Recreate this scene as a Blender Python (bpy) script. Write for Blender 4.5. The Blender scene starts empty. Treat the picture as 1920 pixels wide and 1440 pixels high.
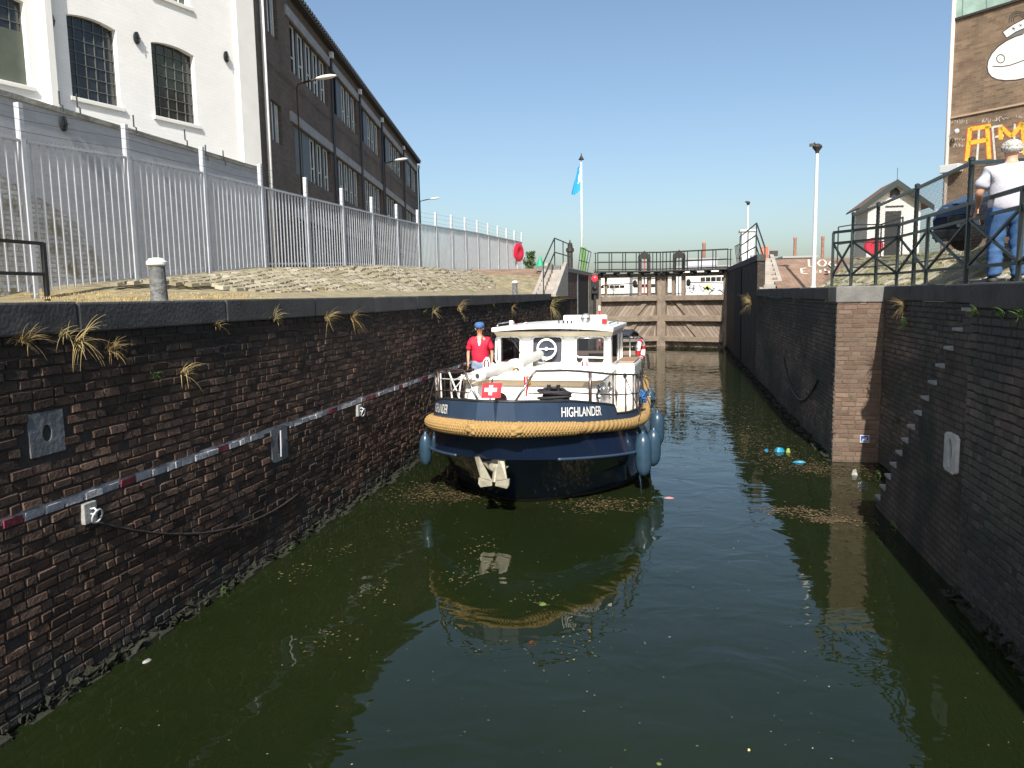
import bpy, bmesh, math, random
from mathutils import Vector, Matrix
random.seed(7)
PI = math.pi
S = bpy.context.scene
COL = S.collection

# ------------------------------------------------------------------ camera
F_PX, CX, CY, HC = 1430.0, 960.0, 720.0, 3.06
RM = Matrix(((0.97843807, -0.00759324, 0.20640077),
             (0.20584933, 0.11753113, -0.97150012),
             (-0.01688168, 0.99304017, 0.1165600)))
cam = bpy.data.cameras.new('camera'); camo = bpy.data.objects.new('camera', cam); COL.objects.link(camo)
cam.sensor_fit = 'HORIZONTAL'; cam.sensor_width = 36.0; cam.lens = 36.0 * F_PX / 1920.0
cam.clip_start = 0.05; cam.clip_end = 3000
camo.matrix_world = Matrix.Translation((0, 0, HC)) @ RM.to_4x4()
S.camera = camo

# ------------------------------------------------------------------ light
SUN_EL, SUN_ROT = 41.0, 175.5
w = bpy.data.worlds.new('World'); S.world = w; w.use_nodes = True
nt = w.node_tree; nt.nodes.clear()
sky = nt.nodes.new('ShaderNodeTexSky'); sky.sky_type = 'NISHITA'; sky.sun_disc = False
sky.sun_elevation = math.radians(SUN_EL); sky.sun_rotation = math.radians(SUN_ROT)
sky.air_density = 1.0; sky.dust_density = 2.2; sky.ozone_density = 1.9; sky.altitude = 20
bg = nt.nodes.new('ShaderNodeBackground'); bg.inputs[1].default_value = 0.115
wo = nt.nodes.new('ShaderNodeOutputWorld')
tn_ = nt.nodes.new('ShaderNodeVectorMath'); tn_.operation = 'MULTIPLY'; tn_.inputs[1].default_value = (.885, .91, .895)
nt.links.new(sky.outputs[0], tn_.inputs[0]); nt.links.new(tn_.outputs[0], bg.inputs[0]); nt.links.new(bg.outputs[0], wo.inputs[0])
sl = bpy.data.lights.new('sun', 'SUN'); sl.energy = 4.6; sl.angle = math.radians(0.5); sl.color = (1, .95, .87)
so = bpy.data.objects.new('sun', sl); COL.objects.link(so)
el, az = math.radians(SUN_EL), math.radians(SUN_ROT)
sdir = Vector((math.sin(az) * math.cos(el), math.cos(az) * math.cos(el), math.sin(el)))
so.rotation_euler = sdir.to_track_quat('Z', 'Y').to_euler(); so.location = sdir * 50
S.view_settings.view_transform = 'Standard'; S.view_settings.look = 'None'
S.view_settings.exposure = 0.6; S.view_settings.gamma = 1.0
S.cycles.max_bounces = 6; S.cycles.use_denoising = True

# ------------------------------------------------------------------ measuring helpers
def ray(x, y):
    v = RM @ Vector((x - CX, CY - y, -F_PX)); return v.normalized()
C0 = Vector((0, 0, HC))
def at(x, y, X=None, Y=None, Z=None):
    r = ray(x, y)
    if X is not None: t = X / r.x
    elif Y is not None: t = Y / r.y
    else: t = (Z - HC) / r.z
    return C0 + r * t
class Plane:
    """vertical facade plane through P with heading yaw (deg, from +Y towards +X)"""
    def __init__(s, P, yaw):
        s.P = Vector((P[0], P[1], 0)); a = math.radians(yaw)
        s.d = Vector((math.sin(a), math.cos(a), 0)); s.n = Vector((s.d.y, -s.d.x, 0))
    def px(s, x, y):
        r = ray(x, y); t = ((s.P - C0).dot(s.n)) / r.dot(s.n); q = C0 + r * t
        return (q - s.P).dot(s.d), q.z
    def w(s, u, z, out=0.0): return s.P + s.d * u + s.n * out + Vector((0, 0, z))

# ------------------------------------------------------------------ materials
MATS = {}
def mat(name, col, rough=.7, metal=0., noise=None, bump=None, spec=.5, ior=None, trans=0, emit=None, coat=0):
    """noise=(scale, amount, detail)  bump=(scale, strength)"""
    if name in MATS: return MATS[name]
    m = bpy.data.materials.new(name); m.use_nodes = True; t = m.node_tree; N = t.nodes; L = t.links
    p = N['Principled BSDF']
    p.inputs['Base Color'].default_value = (*col, 1); p.inputs['Roughness'].default_value = rough
    p.inputs['Metallic'].default_value = metal; p.inputs['Specular IOR Level'].default_value = spec
    if ior: p.inputs['IOR'].default_value = ior
    if trans: p.inputs['Transmission Weight'].default_value = trans
    if coat: p.inputs['Coat Weight'].default_value = coat; p.inputs['Coat Roughness'].default_value = .05
    if emit: p.inputs['Emission Color'].default_value = (*emit[:3], 1); p.inputs['Emission Strength'].default_value = emit[3]
    if noise or bump:
        tc = N.new('ShaderNodeTexCoord')
    if noise:
        n = N.new('ShaderNodeTexNoise'); n.inputs['Scale'].default_value = noise[0]; n.inputs['Detail'].default_value = noise[2] if len(noise) > 2 else 6
        n.inputs['Roughness'].default_value = .65
        L.new(tc.outputs['Object'], n.inputs['Vector'])
        r = N.new('ShaderNodeMapRange'); r.inputs[1].default_value = .3; r.inputs[2].default_value = .7
        r.inputs[3].default_value = 1 - noise[1]; r.inputs[4].default_value = 1 + noise[1]
        L.new(n.outputs['Fac'], r.inputs[0])
        mx = N.new('ShaderNodeVectorMath'); mx.operation = 'SCALE'; mx.inputs[0].default_value = col
        L.new(r.outputs[0], mx.inputs['Scale']); L.new(mx.outputs[0], p.inputs['Base Color'])
    if bump:
        n2 = N.new('ShaderNodeTexNoise'); n2.inputs['Scale'].default_value = bump[0]; n2.inputs['Detail'].default_value = 5
        L.new(tc.outputs['Object'], n2.inputs['Vector'])
        b = N.new('ShaderNodeBump'); b.inputs['Strength'].default_value = bump[1]; b.inputs['Distance'].default_value = .02
        L.new(n2.outputs['Fac'], b.inputs['Height']); L.new(b.outputs[0], p.inputs['Normal'])
    MATS[name] = m; return m

def ramp(N, stops):
    r = N.new('ShaderNodeValToRGB'); e = r.color_ramp.elements
    while len(e) < len(stops): e.new(.5)
    for k, (pos, c) in enumerate(stops): e[k].position = pos; e[k].color = (*c, 1)
    return r

def brick_geo_mat(name, stops, stain=(.012, .011, .010), stain_amt=.8, stain_scale=(.35, .35, .9), bumps=.8, green=None, hstain=None):
    """for relief brickwork: per-brick tone from the 'tone' attribute, stains from noise"""
    m = bpy.data.materials.new(name); m.use_nodes = True; t = m.node_tree; N = t.nodes; L = t.links
    p = N['Principled BSDF']; p.inputs['Roughness'].default_value = .85; p.inputs['Specular IOR Level'].default_value = .3
    at_ = N.new('ShaderNodeAttribute'); at_.attribute_name = 'tone'
    r = ramp(N, stops); tc = N.new('ShaderNodeTexCoord')
    n0 = N.new('ShaderNodeTexNoise'); n0.inputs['Scale'].default_value = 22; n0.inputs['Detail'].default_value = 6
    L.new(tc.outputs['Object'], n0.inputs['Vector'])
    ad = N.new('ShaderNodeMath'); ad.operation = 'MULTIPLY_ADD'; ad.inputs[1].default_value = .7
    s_ = N.new('ShaderNodeMath'); s_.operation = 'SUBTRACT'; s_.inputs[1].default_value = .35
    L.new(at_.outputs['Fac'], s_.inputs[0]); L.new(n0.outputs['Fac'], ad.inputs[0]); L.new(s_.outputs[0], ad.inputs[2])
    L.new(ad.outputs[0], r.inputs[0])
    mp = N.new('ShaderNodeMapping'); mp.inputs['Scale'].default_value = stain_scale
    L.new(tc.outputs['Object'], mp.inputs[0])
    n1 = N.new('ShaderNodeTexNoise'); n1.inputs['Scale'].default_value = 1.0; n1.inputs['Detail'].default_value = 7; n1.inputs['Roughness'].default_value = .62
    L.new(mp.outputs[0], n1.inputs['Vector'])
    mr = N.new('ShaderNodeMapRange'); mr.inputs[1].default_value = .43; mr.inputs[2].default_value = .6; mr.inputs[4].default_value = stain_amt
    L.new(n1.outputs['Fac'], mr.inputs[0])
    mx = N.new('ShaderNodeMix'); mx.data_type = 'RGBA'; mx.inputs[7].default_value = (*stain, 1)
    L.new(mr.outputs[0], mx.inputs[0]); L.new(r.outputs[0], mx.inputs[6])
    out = mx.outputs[2]
    if hstain:
        sx = N.new('ShaderNodeSeparateXYZ'); L.new(tc.outputs['Object'], sx.inputs[0])
        nn = N.new('ShaderNodeTexNoise'); nn.inputs['Scale'].default_value = 1; nn.inputs['Detail'].default_value = 7
        m5 = N.new('ShaderNodeMapping'); m5.inputs['Scale'].default_value = (1, 1.6, .5); L.new(tc.outputs['Object'], m5.inputs[0]); L.new(m5.outputs[0], nn.inputs['Vector'])
        for (a, b, sgn, colr, amt) in hstain:
            ma5 = N.new('ShaderNodeMath'); ma5.operation = 'MULTIPLY_ADD'; ma5.inputs[1].default_value = 1.5 * sgn; L.new(nn.outputs['Fac'], ma5.inputs[0]); L.new(sx.outputs[2], ma5.inputs[2])
            r5 = N.new('ShaderNodeMapRange'); r5.inputs[1].default_value = a + .75 * sgn; r5.inputs[2].default_value = b + .75 * sgn; r5.inputs[4].default_value = amt; L.new(ma5.outputs[0], r5.inputs[0])
            x5 = N.new('ShaderNodeMix'); x5.data_type = 'RGBA'; x5.inputs[7].default_value = (*colr, 1); L.new(r5.outputs[0], x5.inputs[0]); L.new(out, x5.inputs[6]); out = x5.outputs[2]
    if green:
        n3 = N.new('ShaderNodeTexNoise'); n3.inputs['Scale'].default_value = .6; n3.inputs['Detail'].default_value = 5
        L.new(tc.outputs['Object'], n3.inputs['Vector'])
        m3 = N.new('ShaderNodeMapRange'); m3.inputs[1].default_value = .5; m3.inputs[2].default_value = .68; m3.inputs[4].default_value = green[3]
        L.new(n3.outputs['Fac'], m3.inputs[0])
        x3 = N.new('ShaderNodeMix'); x3.data_type = 'RGBA'; x3.inputs[7].default_value = (*green[:3], 1)
        L.new(m3.outputs[0], x3.inputs[0]); L.new(out, x3.inputs[6]); out = x3.outputs[2]
    L.new(out, p.inputs['Base Color'])
    b = N.new('ShaderNodeBump'); b.inputs['Strength'].default_value = bumps; b.inputs['Distance'].default_value = .012
    n2 = N.new('ShaderNodeTexNoise'); n2.inputs['Scale'].default_value = 38; n2.inputs['Detail'].default_value = 6
    L.new(tc.outputs['Object'], n2.inputs['Vector']); L.new(n2.outputs['Fac'], b.inputs['Height']); L.new(b.outputs[0], p.inputs['Normal'])
    return m

def tex_brick_mat(name, c1, c2, mortar, bw=.22, bh=.07, ms=.01, coords='UV', dist=.0, noise=.35, bump=.5, off=.5, rough=.85, nscale=1.5, stain=None):
    m = bpy.data.materials.new(name); m.use_nodes = True; t = m.node_tree; N = t.nodes; L = t.links
    p = N['Principled BSDF']; p.inputs['Roughness'].default_value = rough; p.inputs['Specular IOR Level'].default_value = .3
    tc = N.new('ShaderNodeTexCoord'); v = tc.outputs[coords]
    if dist:
        dn = N.new('ShaderNodeTexNoise'); dn.inputs['Scale'].default_value = 1.3; dn.inputs['Detail'].default_value = 3
        L.new(v, dn.inputs['Vector'])
        sc = N.new('ShaderNodeVectorMath'); sc.operation = 'MULTIPLY_ADD'; sc.inputs[1].default_value = (dist, dist, dist)
        L.new(dn.outputs['Color'], sc.inputs[0]); L.new(v, sc.inputs[2]); v = sc.outputs[0]
    b = N.new('ShaderNodeTexBrick'); b.offset = off
    b.inputs['Color1'].default_value = (*c1, 1); b.inputs['Color2'].default_value = (*c2, 1); b.inputs['Mortar'].default_value = (*mortar, 1)
    b.inputs['Scale'].default_value = 1; b.inputs['Mortar Size'].default_value = ms; b.inputs['Mortar Smooth'].default_value = .2
    b.inputs['Brick Width'].default_value = bw; b.inputs['Row Height'].default_value = bh
    L.new(v, b.inputs['Vector'])
    n = N.new('ShaderNodeTexNoise'); n.inputs['Scale'].default_value = nscale; n.inputs['Detail'].default_value = 8; n.inputs['Roughness'].default_value = .65
    L.new(tc.outputs[coords], n.inputs['Vector'])
    r = N.new('ShaderNodeMapRange'); r.inputs[1].default_value = .3; r.inputs[2].default_value = .7; r.inputs[3].default_value = 1 - noise; r.inputs[4].default_value = 1 + noise
    L.new(n.outputs['Fac'], r.inputs[0])
    mx = N.new('ShaderNodeVectorMath'); mx.operation = 'SCALE'; L.new(b.outputs['Color'], mx.inputs[0]); L.new(r.outputs[0], mx.inputs['Scale'])
    out = mx.outputs[0]
    if stain:
        m3 = N.new('ShaderNodeMapRange'); m3.inputs[1].default_value = stain[3]; m3.inputs[2].default_value = stain[3] + .12
        n3 = N.new('ShaderNodeTexNoise'); n3.inputs['Scale'].default_value = stain[4]; n3.inputs['Detail'].default_value = 6
        L.new(tc.outputs[coords], n3.inputs['Vector']); L.new(n3.outputs['Fac'], m3.inputs[0])
        x3 = N.new('ShaderNodeMix'); x3.data_type = 'RGBA'; x3.inputs[7].default_value = (*stain[:3], 1)
        L.new(m3.outputs[0], x3.inputs[0]); L.new(out, x3.inputs[6]); out = x3.outputs[2]
    L.new(out, p.inputs['Base Color'])
    bp = N.new('ShaderNodeBump'); bp.inputs['Strength'].default_value = bump; bp.inputs['Distance'].default_value = .02; bp.invert = True
    fn = N.new('ShaderNodeTexNoise'); fn.inputs['Scale'].default_value = 30; fn.inputs['Detail'].default_value = 4; L.new(tc.outputs[coords], fn.inputs['Vector'])
    ma = N.new('ShaderNodeMath'); ma.operation = 'MULTIPLY_ADD'; ma.inputs[1].default_value = .35
    L.new(fn.outputs['Fac'], ma.inputs[0]); L.new(b.outputs['Fac'], ma.inputs[2])
    L.new(ma.outputs[0], bp.inputs['Height']); L.new(bp.outputs[0], p.inputs['Normal'])
    return m

M = {}
M['brick_left'] = brick_geo_mat('lock_brick_left', [(0, (.034, .023, .017)), (.35, (.075, .047, .034)), (.65, (.11, .068, .048)), (1, (.15, .095, .07))], stain=(.02, .016, .013), stain_amt=.7, hstain=[(2.15, 2.75, 1, (.014, .013, .012), .88), (.38, .12, -1, (.04, .042, .038), .8)])
M['brick_right'] = brick_geo_mat('lock_brick_right', [(0, (.08, .065, .057)), (.5, (.15, .115, .095)), (1, (.22, .175, .145))], stain=(.042, .046, .042), green=(.04, .072, .058, .5), hstain=[(2.0, 2.8, 1, (.042, .048, .046), .75), (.5, .12, -1, (.06, .066, .056), .85)])
M['brick_end'] = brick_geo_mat('lock_brick_end', [(0, (.12, .075, .055)), (.5, (.17, .108, .08)), (1, (.22, .155, .115))], stain=(.1, .075, .055), stain_amt=.4)
M['mortar_dark'] = mat('mortar_dark', (.042, .035, .030), .95, noise=(3, .4), bump=(40, .6))
M['mortar_tan'] = mat('mortar_tan', (.12, .095, .072), .95, noise=(3, .3), bump=(40, .6))
M['paint_white'] = mat('stripe_white', (.36, .36, .37), .7, noise=(14, .3), bump=(40, .5))
M['paint_red'] = mat('stripe_red', (.2, .035, .045), .7, noise=(14, .3), bump=(40, .5))
M['coping'] = mat('coping_bluestone', (.05, .05, .05), .75, noise=(2.2, .45, 9), bump=(30, .5))
M['coping_light'] = mat('coping_grey', (.16, .155, .145), .8, noise=(4, .25, 8), bump=(30, .4))
M['stone_plate'] = mat('grey_stone', (.12, .13, .14), .8, noise=(6, .3, 8), bump=(25, .4))
M['plate_white'] = mat('pale_stone', (.28, .28, .26), .8, noise=(6, .3, 8), bump=(25, .4))
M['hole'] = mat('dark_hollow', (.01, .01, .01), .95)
M['algae'] = mat('algae', (.018, .02, .01), .9, noise=(20, .6), bump=(50, .8))
M['galv'] = mat('galvanised_steel', (.54, .56, .60), .45, .15, noise=(4, .12))
M['black'] = mat('black_paint', (.016, .018, .02), .45, noise=(8, .3), bump=(60, .15))
M['greenblack'] = mat('dark_green_paint', (.016, .026, .026), .4, noise=(8, .25))
M['rust'] = mat('rusty_iron', (.09, .05, .03), .8, .2, noise=(14, .5), bump=(40, .5))
M['iron'] = mat('dark_iron', (.06, .055, .05), .6, .5, noise=(12, .4), bump=(40, .4))
M['grass_dry'] = mat('dry_grass', (.40, .30, .13), .8, noise=(6, .35))
M['grass_green'] = mat('green_plant', (.12, .20, .04), .7, noise=(6, .35))
M['leaf_dark'] = mat('tree_leaf', (.055, .095, .03), .7, noise=(2, .5))
M['concrete'] = mat('concrete', (.33, .30, .265), .85, noise=(2, .2, 8), bump=(20, .3))
M['white_paint'] = mat('white_paint', (.78, .77, .73), .5, noise=(1.5, .06, 6))
M['glass_dark'] = mat('dark_glass', (.012, .014, .016), .06, spec=.8)

# ------------------------------------------------------------------ mesh builder
class MB:
    def __init__(s): s.v = []; s.f = []; s.m = []; s.cur = 0; s.tone = None
    def add(s, vs, fs, mi=None):
        o = len(s.v); s.v.extend([tuple(x) for x in vs])
        for f in fs: s.f.append(tuple(i + o for i in f)); s.m.append(s.cur if mi is None else mi)
        return s
    def quad(s, a, b, c, d, mi=None): return s.add([a, b, c, d], [(0, 1, 2, 3)], mi)
    def box(s, x0, x1, y0, y1, z0, z1, mi=None):
        vs = [(x0, y0, z0), (x1, y0, z0), (x1, y1, z0), (x0, y1, z0), (x0, y0, z1), (x1, y0, z1), (x1, y1, z1), (x0, y1, z1)]
        return s.add(vs, [(0, 3, 2, 1), (4, 5, 6, 7), (0, 1, 5, 4), (1, 2, 6, 5), (2, 3, 7, 6), (3, 0, 4, 7)], mi)
    def obox(s, c, a, b, d, mi=None):
        """box from centre c and three half vectors"""
        c, a, b, d = Vector(c), Vector(a), Vector(b), Vector(d)
        if a.cross(b).dot(d) < 0: a = -a
        vs = [c - a - b - d, c + a - b - d, c + a + b - d, c - a + b - d, c - a - b + d, c + a - b + d, c + a + b + d, c - a + b + d]
        return s.add(vs, [(0, 3, 2, 1), (4, 5, 6, 7), (0, 1, 5, 4), (1, 2, 6, 5), (2, 3, 7, 6), (3, 0, 4, 7)], mi)
    def bar(s, p, q, wd, ht, up=(0, 0, 1), mi=None):
        p, q = Vector(p), Vector(q); d = q - p
        if d.length < 1e-6: return s
        n = d.normalized(); u = Vector(up); sd = n.cross(u)
        if sd.length < 1e-4: sd = n.cross(Vector((1, 0, 0)))
        sd.normalize(); u2 = sd.cross(n)
        return s.obox((p + q) / 2, d / 2, sd * wd / 2, u2 * ht / 2, mi)
    def tube(s, pts, r, n=8, closed=False, caps=True, mi=None, rf=None):
        pts = [Vector(p) for p in pts]; k = len(pts)
        R_ = r if isinstance(r, (list, tuple)) else [r] * k
        o = len(s.v); T = []
        for i in range(k):
            a = pts[(i - 1) % k] if (closed or i > 0) else pts[i]; b = pts[(i + 1) % k] if (closed or i < k - 1) else pts[i]
            T.append((b - a).normalized())
        ref = Vector((0, 0, 1)) if abs(T[0].z) < .9 else Vector((1, 0, 0))
        u = T[0].cross(ref).normalized()
        for i in range(k):
            u = (u - T[i] * u.dot(T[i])).normalized(); v = T[i].cross(u)
            for j in range(n):
                a = 2 * PI * j / n; rr = R_[i] * (rf(i, a) if rf else 1)
                s.v.append(tuple(pts[i] + (u * math.cos(a) + v * math.sin(a)) * rr))
        rings = k if closed else k - 1
        for i in range(rings):
            i2 = (i + 1) % k
            for j in range(n):
                j2 = (j + 1) % n
                s.f.append((o + i * n + j, o + i * n + j2, o + i2 * n + j2, o + i2 * n + j)); s.m.append(s.cur if mi is None else mi)
        if caps and not closed:
            s.f.append(tuple(o + j for j in range(n))[::-1]); s.m.append(s.cur if mi is None else mi)
            s.f.append(tuple(o + (k - 1) * n + j for j in range(n))); s.m.append(s.cur if mi is None else mi)
        return s
    def lathe(s, prof, org=(0, 0, 0), axis=(0, 0, 1), n=20, mi=None):
        org, ax = Vector(org), Vector(axis).normalized()
        ref = Vector((1, 0, 0)) if abs(ax.x) < .9 else Vector((0, 1, 0))
        u = ax.cross(ref).normalized(); v = ax.cross(u); o = len(s.v)
        for r, h in prof:
            for j in range(n):
                a = 2 * PI * j / n; s.v.append(tuple(org + ax * h + (u * math.cos(a) + v * math.sin(a)) * r))
        for i in range(len(prof) - 1):
            for j in range(n):
                j2 = (j + 1) % n; s.f.append((o + i * n + j, o + i * n + j2, o + (i + 1) * n + j2, o + (i + 1) * n + j)); s.m.append(s.cur if mi is None else mi)
        if prof[0][0] > 1e-4: s.f.append(tuple(o + j for j in range(n))[::-1]); s.m.append(s.cur if mi is None else mi)
        if prof[-1][0] > 1e-4: s.f.append(tuple(o + (len(prof) - 1) * n + j for j in range(n))); s.m.append(s.cur if mi is None else mi)
        return s
    def prism(s, poly, off, mi=None):
        """polygon of 3-D points extruded by vector off"""
        P = [Vector(p) for p in poly]; off = Vector(off); n = len(P)
        vs = P + [p + off for p in P]
        fs = [tuple(range(n))[::-1], tuple(range(n, 2 * n))] + [(i, (i + 1) % n, (i + 1) % n + n, i + n) for i in range(n)]
        return s.add(vs, fs, mi)
    def build(s, name, mats, parent=None, smooth=False, sharp=None, loc=None, bevel=None, uv=None):
        me = bpy.data.meshes.new(name); me.from_pydata(s.v, [], s.f)
        mats = mats if isinstance(mats, (list, tuple)) else [mats]
        for m in mats: me.materials.append(M[m] if isinstance(m, str) else m)
        if len(mats) > 1: me.polygons.foreach_set('material_index', s.m)
        me.validate(); me.update()
        bm = bmesh.new(); bm.from_mesh(me); bmesh.ops.recalc_face_normals(bm, faces=bm.faces) if s.tone is None else None
        bm.to_mesh(me); bm.free()
        if s.tone is not None and len(s.tone) == len(me.polygons):
            a = me.attributes.new('tone', 'FLOAT', 'FACE'); a.data.foreach_set('value', s.tone)
        if uv:
            ul = me.uv_layers.new(name='UVMap')
            for lp in me.loops:
                ul.data[lp.index].uv = uv(Vector(me.vertices[lp.vertex_index].co))
        if smooth:
            me.polygons.foreach_set('use_smooth', [True] * len(me.polygons))
            if sharp: me.set_sharp_from_angle(angle=math.radians(sharp))
        o = bpy.data.objects.new(name, me); COL.objects.link(o)
        if parent: o.parent = parent
        if loc: o.location = loc
        if bevel:
            b = o.modifiers.new('bevel', 'BEVEL'); b.width = bevel; b.segments = 2; b.limit_method = 'ANGLE'
        return o

def tag(o, label=None, cat=None, group=None, kind=None):
    if label: o['label'] = label
    if cat: o['category'] = cat
    if group: o['group'] = group
    if kind: o['kind'] = kind
    return o
def empty(name, loc=(0, 0, 0), rz=0, label=None, cat=None, group=None):
    o = bpy.data.objects.new(name, None); COL.objects.link(o); o.location = loc; o.rotation_euler = (0, 0, rz)
    o.empty_display_size = .2
    return tag(o, label, cat, group)
def copy_tree(o, parent=None):
    c = o.copy(); COL.objects.link(c); c.parent = parent
    for ch in list(o.children): copy_tree(ch, c)
    return c
def arc(c, r, a0, a1, n, ax=(1, 0, 0), ay=(0, 0, 1)):
    c, ax, ay = Vector(c), Vector(ax), Vector(ay)
    return [c + ax * r * math.cos(a0 + (a1 - a0) * i / n) + ay * r * math.sin(a0 + (a1 - a0) * i / n) for i in range(n + 1)]
def interp(x, xs, ys):
    if x <= xs[0]: return ys[0]
    for i in range(len(xs) - 1):
        if x <= xs[i + 1]:
            t = (x - xs[i]) / (xs[i + 1] - xs[i]); return ys[i] + (ys[i + 1] - ys[i]) * t
    return ys[-1]
def sstep(t): t = max(0, min(1, t)); return t * t * (3 - 2 * t)

# ================================================================== WATER
def water_mat():
    m = bpy.data.materials.new('canal_water'); m.use_nodes = True; t = m.node_tree; N = t.nodes; L = t.links
    p = N['Principled BSDF']; p.inputs['Roughness'].default_value = .015; p.inputs['IOR'].default_value = 1.41
    tc = N.new('ShaderNodeTexCoord')
    n = N.new('ShaderNodeTexNoise'); n.inputs['Scale'].default_value = .35; n.inputs['Detail'].default_value = 4
    L.new(tc.outputs['Object'], n.inputs['Vector'])
    r = ramp(N, [(.3, (.0085, .0135, .004)), (.7, (.0125, .0185, .0058))]); L.new(n.outputs['Fac'], r.inputs[0]); L.new(r.outputs[0], p.inputs['Base Color'])
    mp = N.new('ShaderNodeMapping'); mp.inputs['Scale'].default_value = (1, 1.25, 1); L.new(tc.outputs['Object'], mp.inputs[0])
    a = N.new('ShaderNodeTexNoise'); a.inputs['Scale'].default_value = 1.5; a.inputs['Detail'].default_value = 2.0; a.inputs['Distortion'].default_value = .7
    L.new(mp.outputs[0], a.inputs['Vector'])
    b2 = N.new('ShaderNodeTexNoise'); b2.inputs['Scale'].default_value = 8; b2.inputs['Detail'].default_value = 1
    L.new(mp.outputs[0], b2.inputs['Vector'])
    ad = N.new('ShaderNodeMath'); ad.operation = 'MULTIPLY_ADD'; ad.inputs[1].default_value = .05
    L.new(b2.outputs['Fac'], ad.inputs[0]); L.new(a.outputs['Fac'], ad.inputs[2])
    bp = N.new('ShaderNodeBump'); bp.inputs['Strength'].default_value = .16; bp.inputs['Distance'].default_value = .07
    L.new(ad.outputs[0], bp.inputs['Height']); L.new(bp.outputs[0], p.inputs['Normal'])
    return m
M['water'] = water_mat()
mb = MB(); mb.quad((-4.9, -40, 0), (4.2, -40, 0), (4.2, 45.5, 0), (-4.9, 45.5, 0)); mb.build('water', 'water')['kind'] = 'structure'
mb = MB(); mb.quad((-30, 46.2, 2.7), (30, 46.2, 2.7), (60, 130, 2.7), (-60, 130, 2.7)); mb.build('upstream_water', 'water')['kind'] = 'structure'

# ================================================================== LOCK WALLS
XL, XR, XREC = -4.65, 2.80, 3.57
def brickwork(name, org, ud, nd, length, z0, z1, mats, parent, bh=.079, bl=.2, prot=(.005, .017), stripe=None, seed=1, skip=None, u_off=0):
    rnd = random.Random(seed)
    org, ud, nd = Vector(org), Vector(ud), Vector(nd)
    mb = MB(); tone = []
    def P(u, z, o): return org + ud * u + nd * o + Vector((0, 0, z))
    step = 2.0; u = 0
    while u < length - 1e-6:
        u2 = min(u + step, length)
        mb.quad(P(u, z0, -.002), P(u2, z0, -.002), P(u2, z1, -.002), P(u, z1, -.002), 1); tone.append(.5); u = u2
    rows = int(round((z1 - z0) / bh)); bh = (z1 - z0) / rows
    for r in range(rows):
        za, zb = z0 + r * bh, z0 + (r + 1) * bh
        u = -(bl * .5 if r % 2 else 0) + rnd.uniform(-.02, .02)
        while u < length:
            L_ = bl * (1 if rnd.random() > .42 else .56) * rnd.uniform(.94, 1.06)
            a, b = max(u, 0), min(u + L_, length); u += L_
            if b - a < .03: continue
            zc = (za + zb) / 2
            if skip and skip((a + b) / 2, zc): continue
            if rnd.random() < .010 and not (stripe and stripe(0, zc, r)): continue
            g = .006 + rnd.uniform(0, .004)
            o1 = rnd.uniform(*prot); tl = rnd.uniform(-.004, .004); tz = rnd.uniform(-.003, .003)
            w1, w2 = rnd.uniform(-.004, .004), rnd.uniform(-.004, .004)
            A = [P(a + g, za + g + w1, -.002), P(b - g, za + g + w2, -.002), P(b - g, zb - g + w2, -.002), P(a + g, zb - g + w1, -.002)]
            i = .005
            j = lambda: rnd.uniform(-.003, .003)
            B = [P(a + g + i + j(), za + g + i + j() + w1, o1 - tl - tz), P(b - g - i + j(), za + g + i + j() + w2, o1 + tl - tz), P(b - g - i + j(), zb - g - i + j() + w2, o1 + tl + tz), P(a + g + i + j(), zb - g - i + j() + w1, o1 - tl + tz)]
            mi = 0
            if stripe:
                st = stripe((a + b) / 2, zc, r)
                if st: mi = st
            mb.add(A + B, [(4, 5, 6, 7), (0, 1, 5, 4), (1, 2, 6, 5), (2, 3, 7, 6), (3, 0, 4, 7)], mi)
            tn = min(1, max(0, rnd.gauss(.5, .22))); tone += [tn] * 5
    mb.tone = tone
    # orientation: make sure faces point along nd
    o = mb.build(name, mats, parent)
    me = o.data; nrm = me.polygons[0].normal
    if nrm.dot(nd) < 0: me.flip_normals()
    return o

def coping_stones(parent, pts, z0, z1, nd, depth, mats, jit=0, seed=3):
    """pts: list of u break points along Y"""
    rnd = random.Random(seed)
    for a, b, x0, x1, mi in pts:
        mb = MB(); d = rnd.uniform(-.004, .004); e = rnd.uniform(-.006, .006)
        mb.box(x0 + d, x1 + d, a + .005, b - .005, z0 + e, z1 + e)
        mb.build('coping_stone', mats[mi], parent, bevel=.018)

# ---- left wall
lw = empty('lock_wall', (XL, 5, 0), label='long dark brick lock wall with a white and red painted stripe, beside the boat', cat='wall')
def local(o): return Vector(o) - Vector((XL, 5, 0))
def stripe_l(u, z, r):
    if abs(z - 1.525) < .0395:
        yy = u - 3.0
        k = (yy - 5.72) / 1.36
        return 3 if abs(k - round(k)) * 1.36 < .13 else 2
    return 0
plates = [(5.05, 1.87, .29, .42), (8.06, 1.40, .2, .36)]
def skip_l(u, z):
    yy = u - 3.0
    for (py, pz, pw, ph) in plates:
        if abs(yy - py) < pw / 2 + .05 and abs(z - pz) < ph / 2 + .02 and pw > .01: return True
    return False
pA = [at(52, 775, X=XL), at(118, 768, X=XL), at(115, 848, X=XL), at(57, 857, X=XL)]
pB = [at(507, 802, X=XL), at(537, 796, X=XL), at(538, 860, X=XL), at(509, 868, X=XL)]
plates = [(sum(p.y for p in q) / 4, sum(p.z for p in q) / 4, q[1].y - q[0].y, ((q[0].z - q[3].z) + (q[1].z - q[2].z)) / 2) for q in (pA, pB)]
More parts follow.
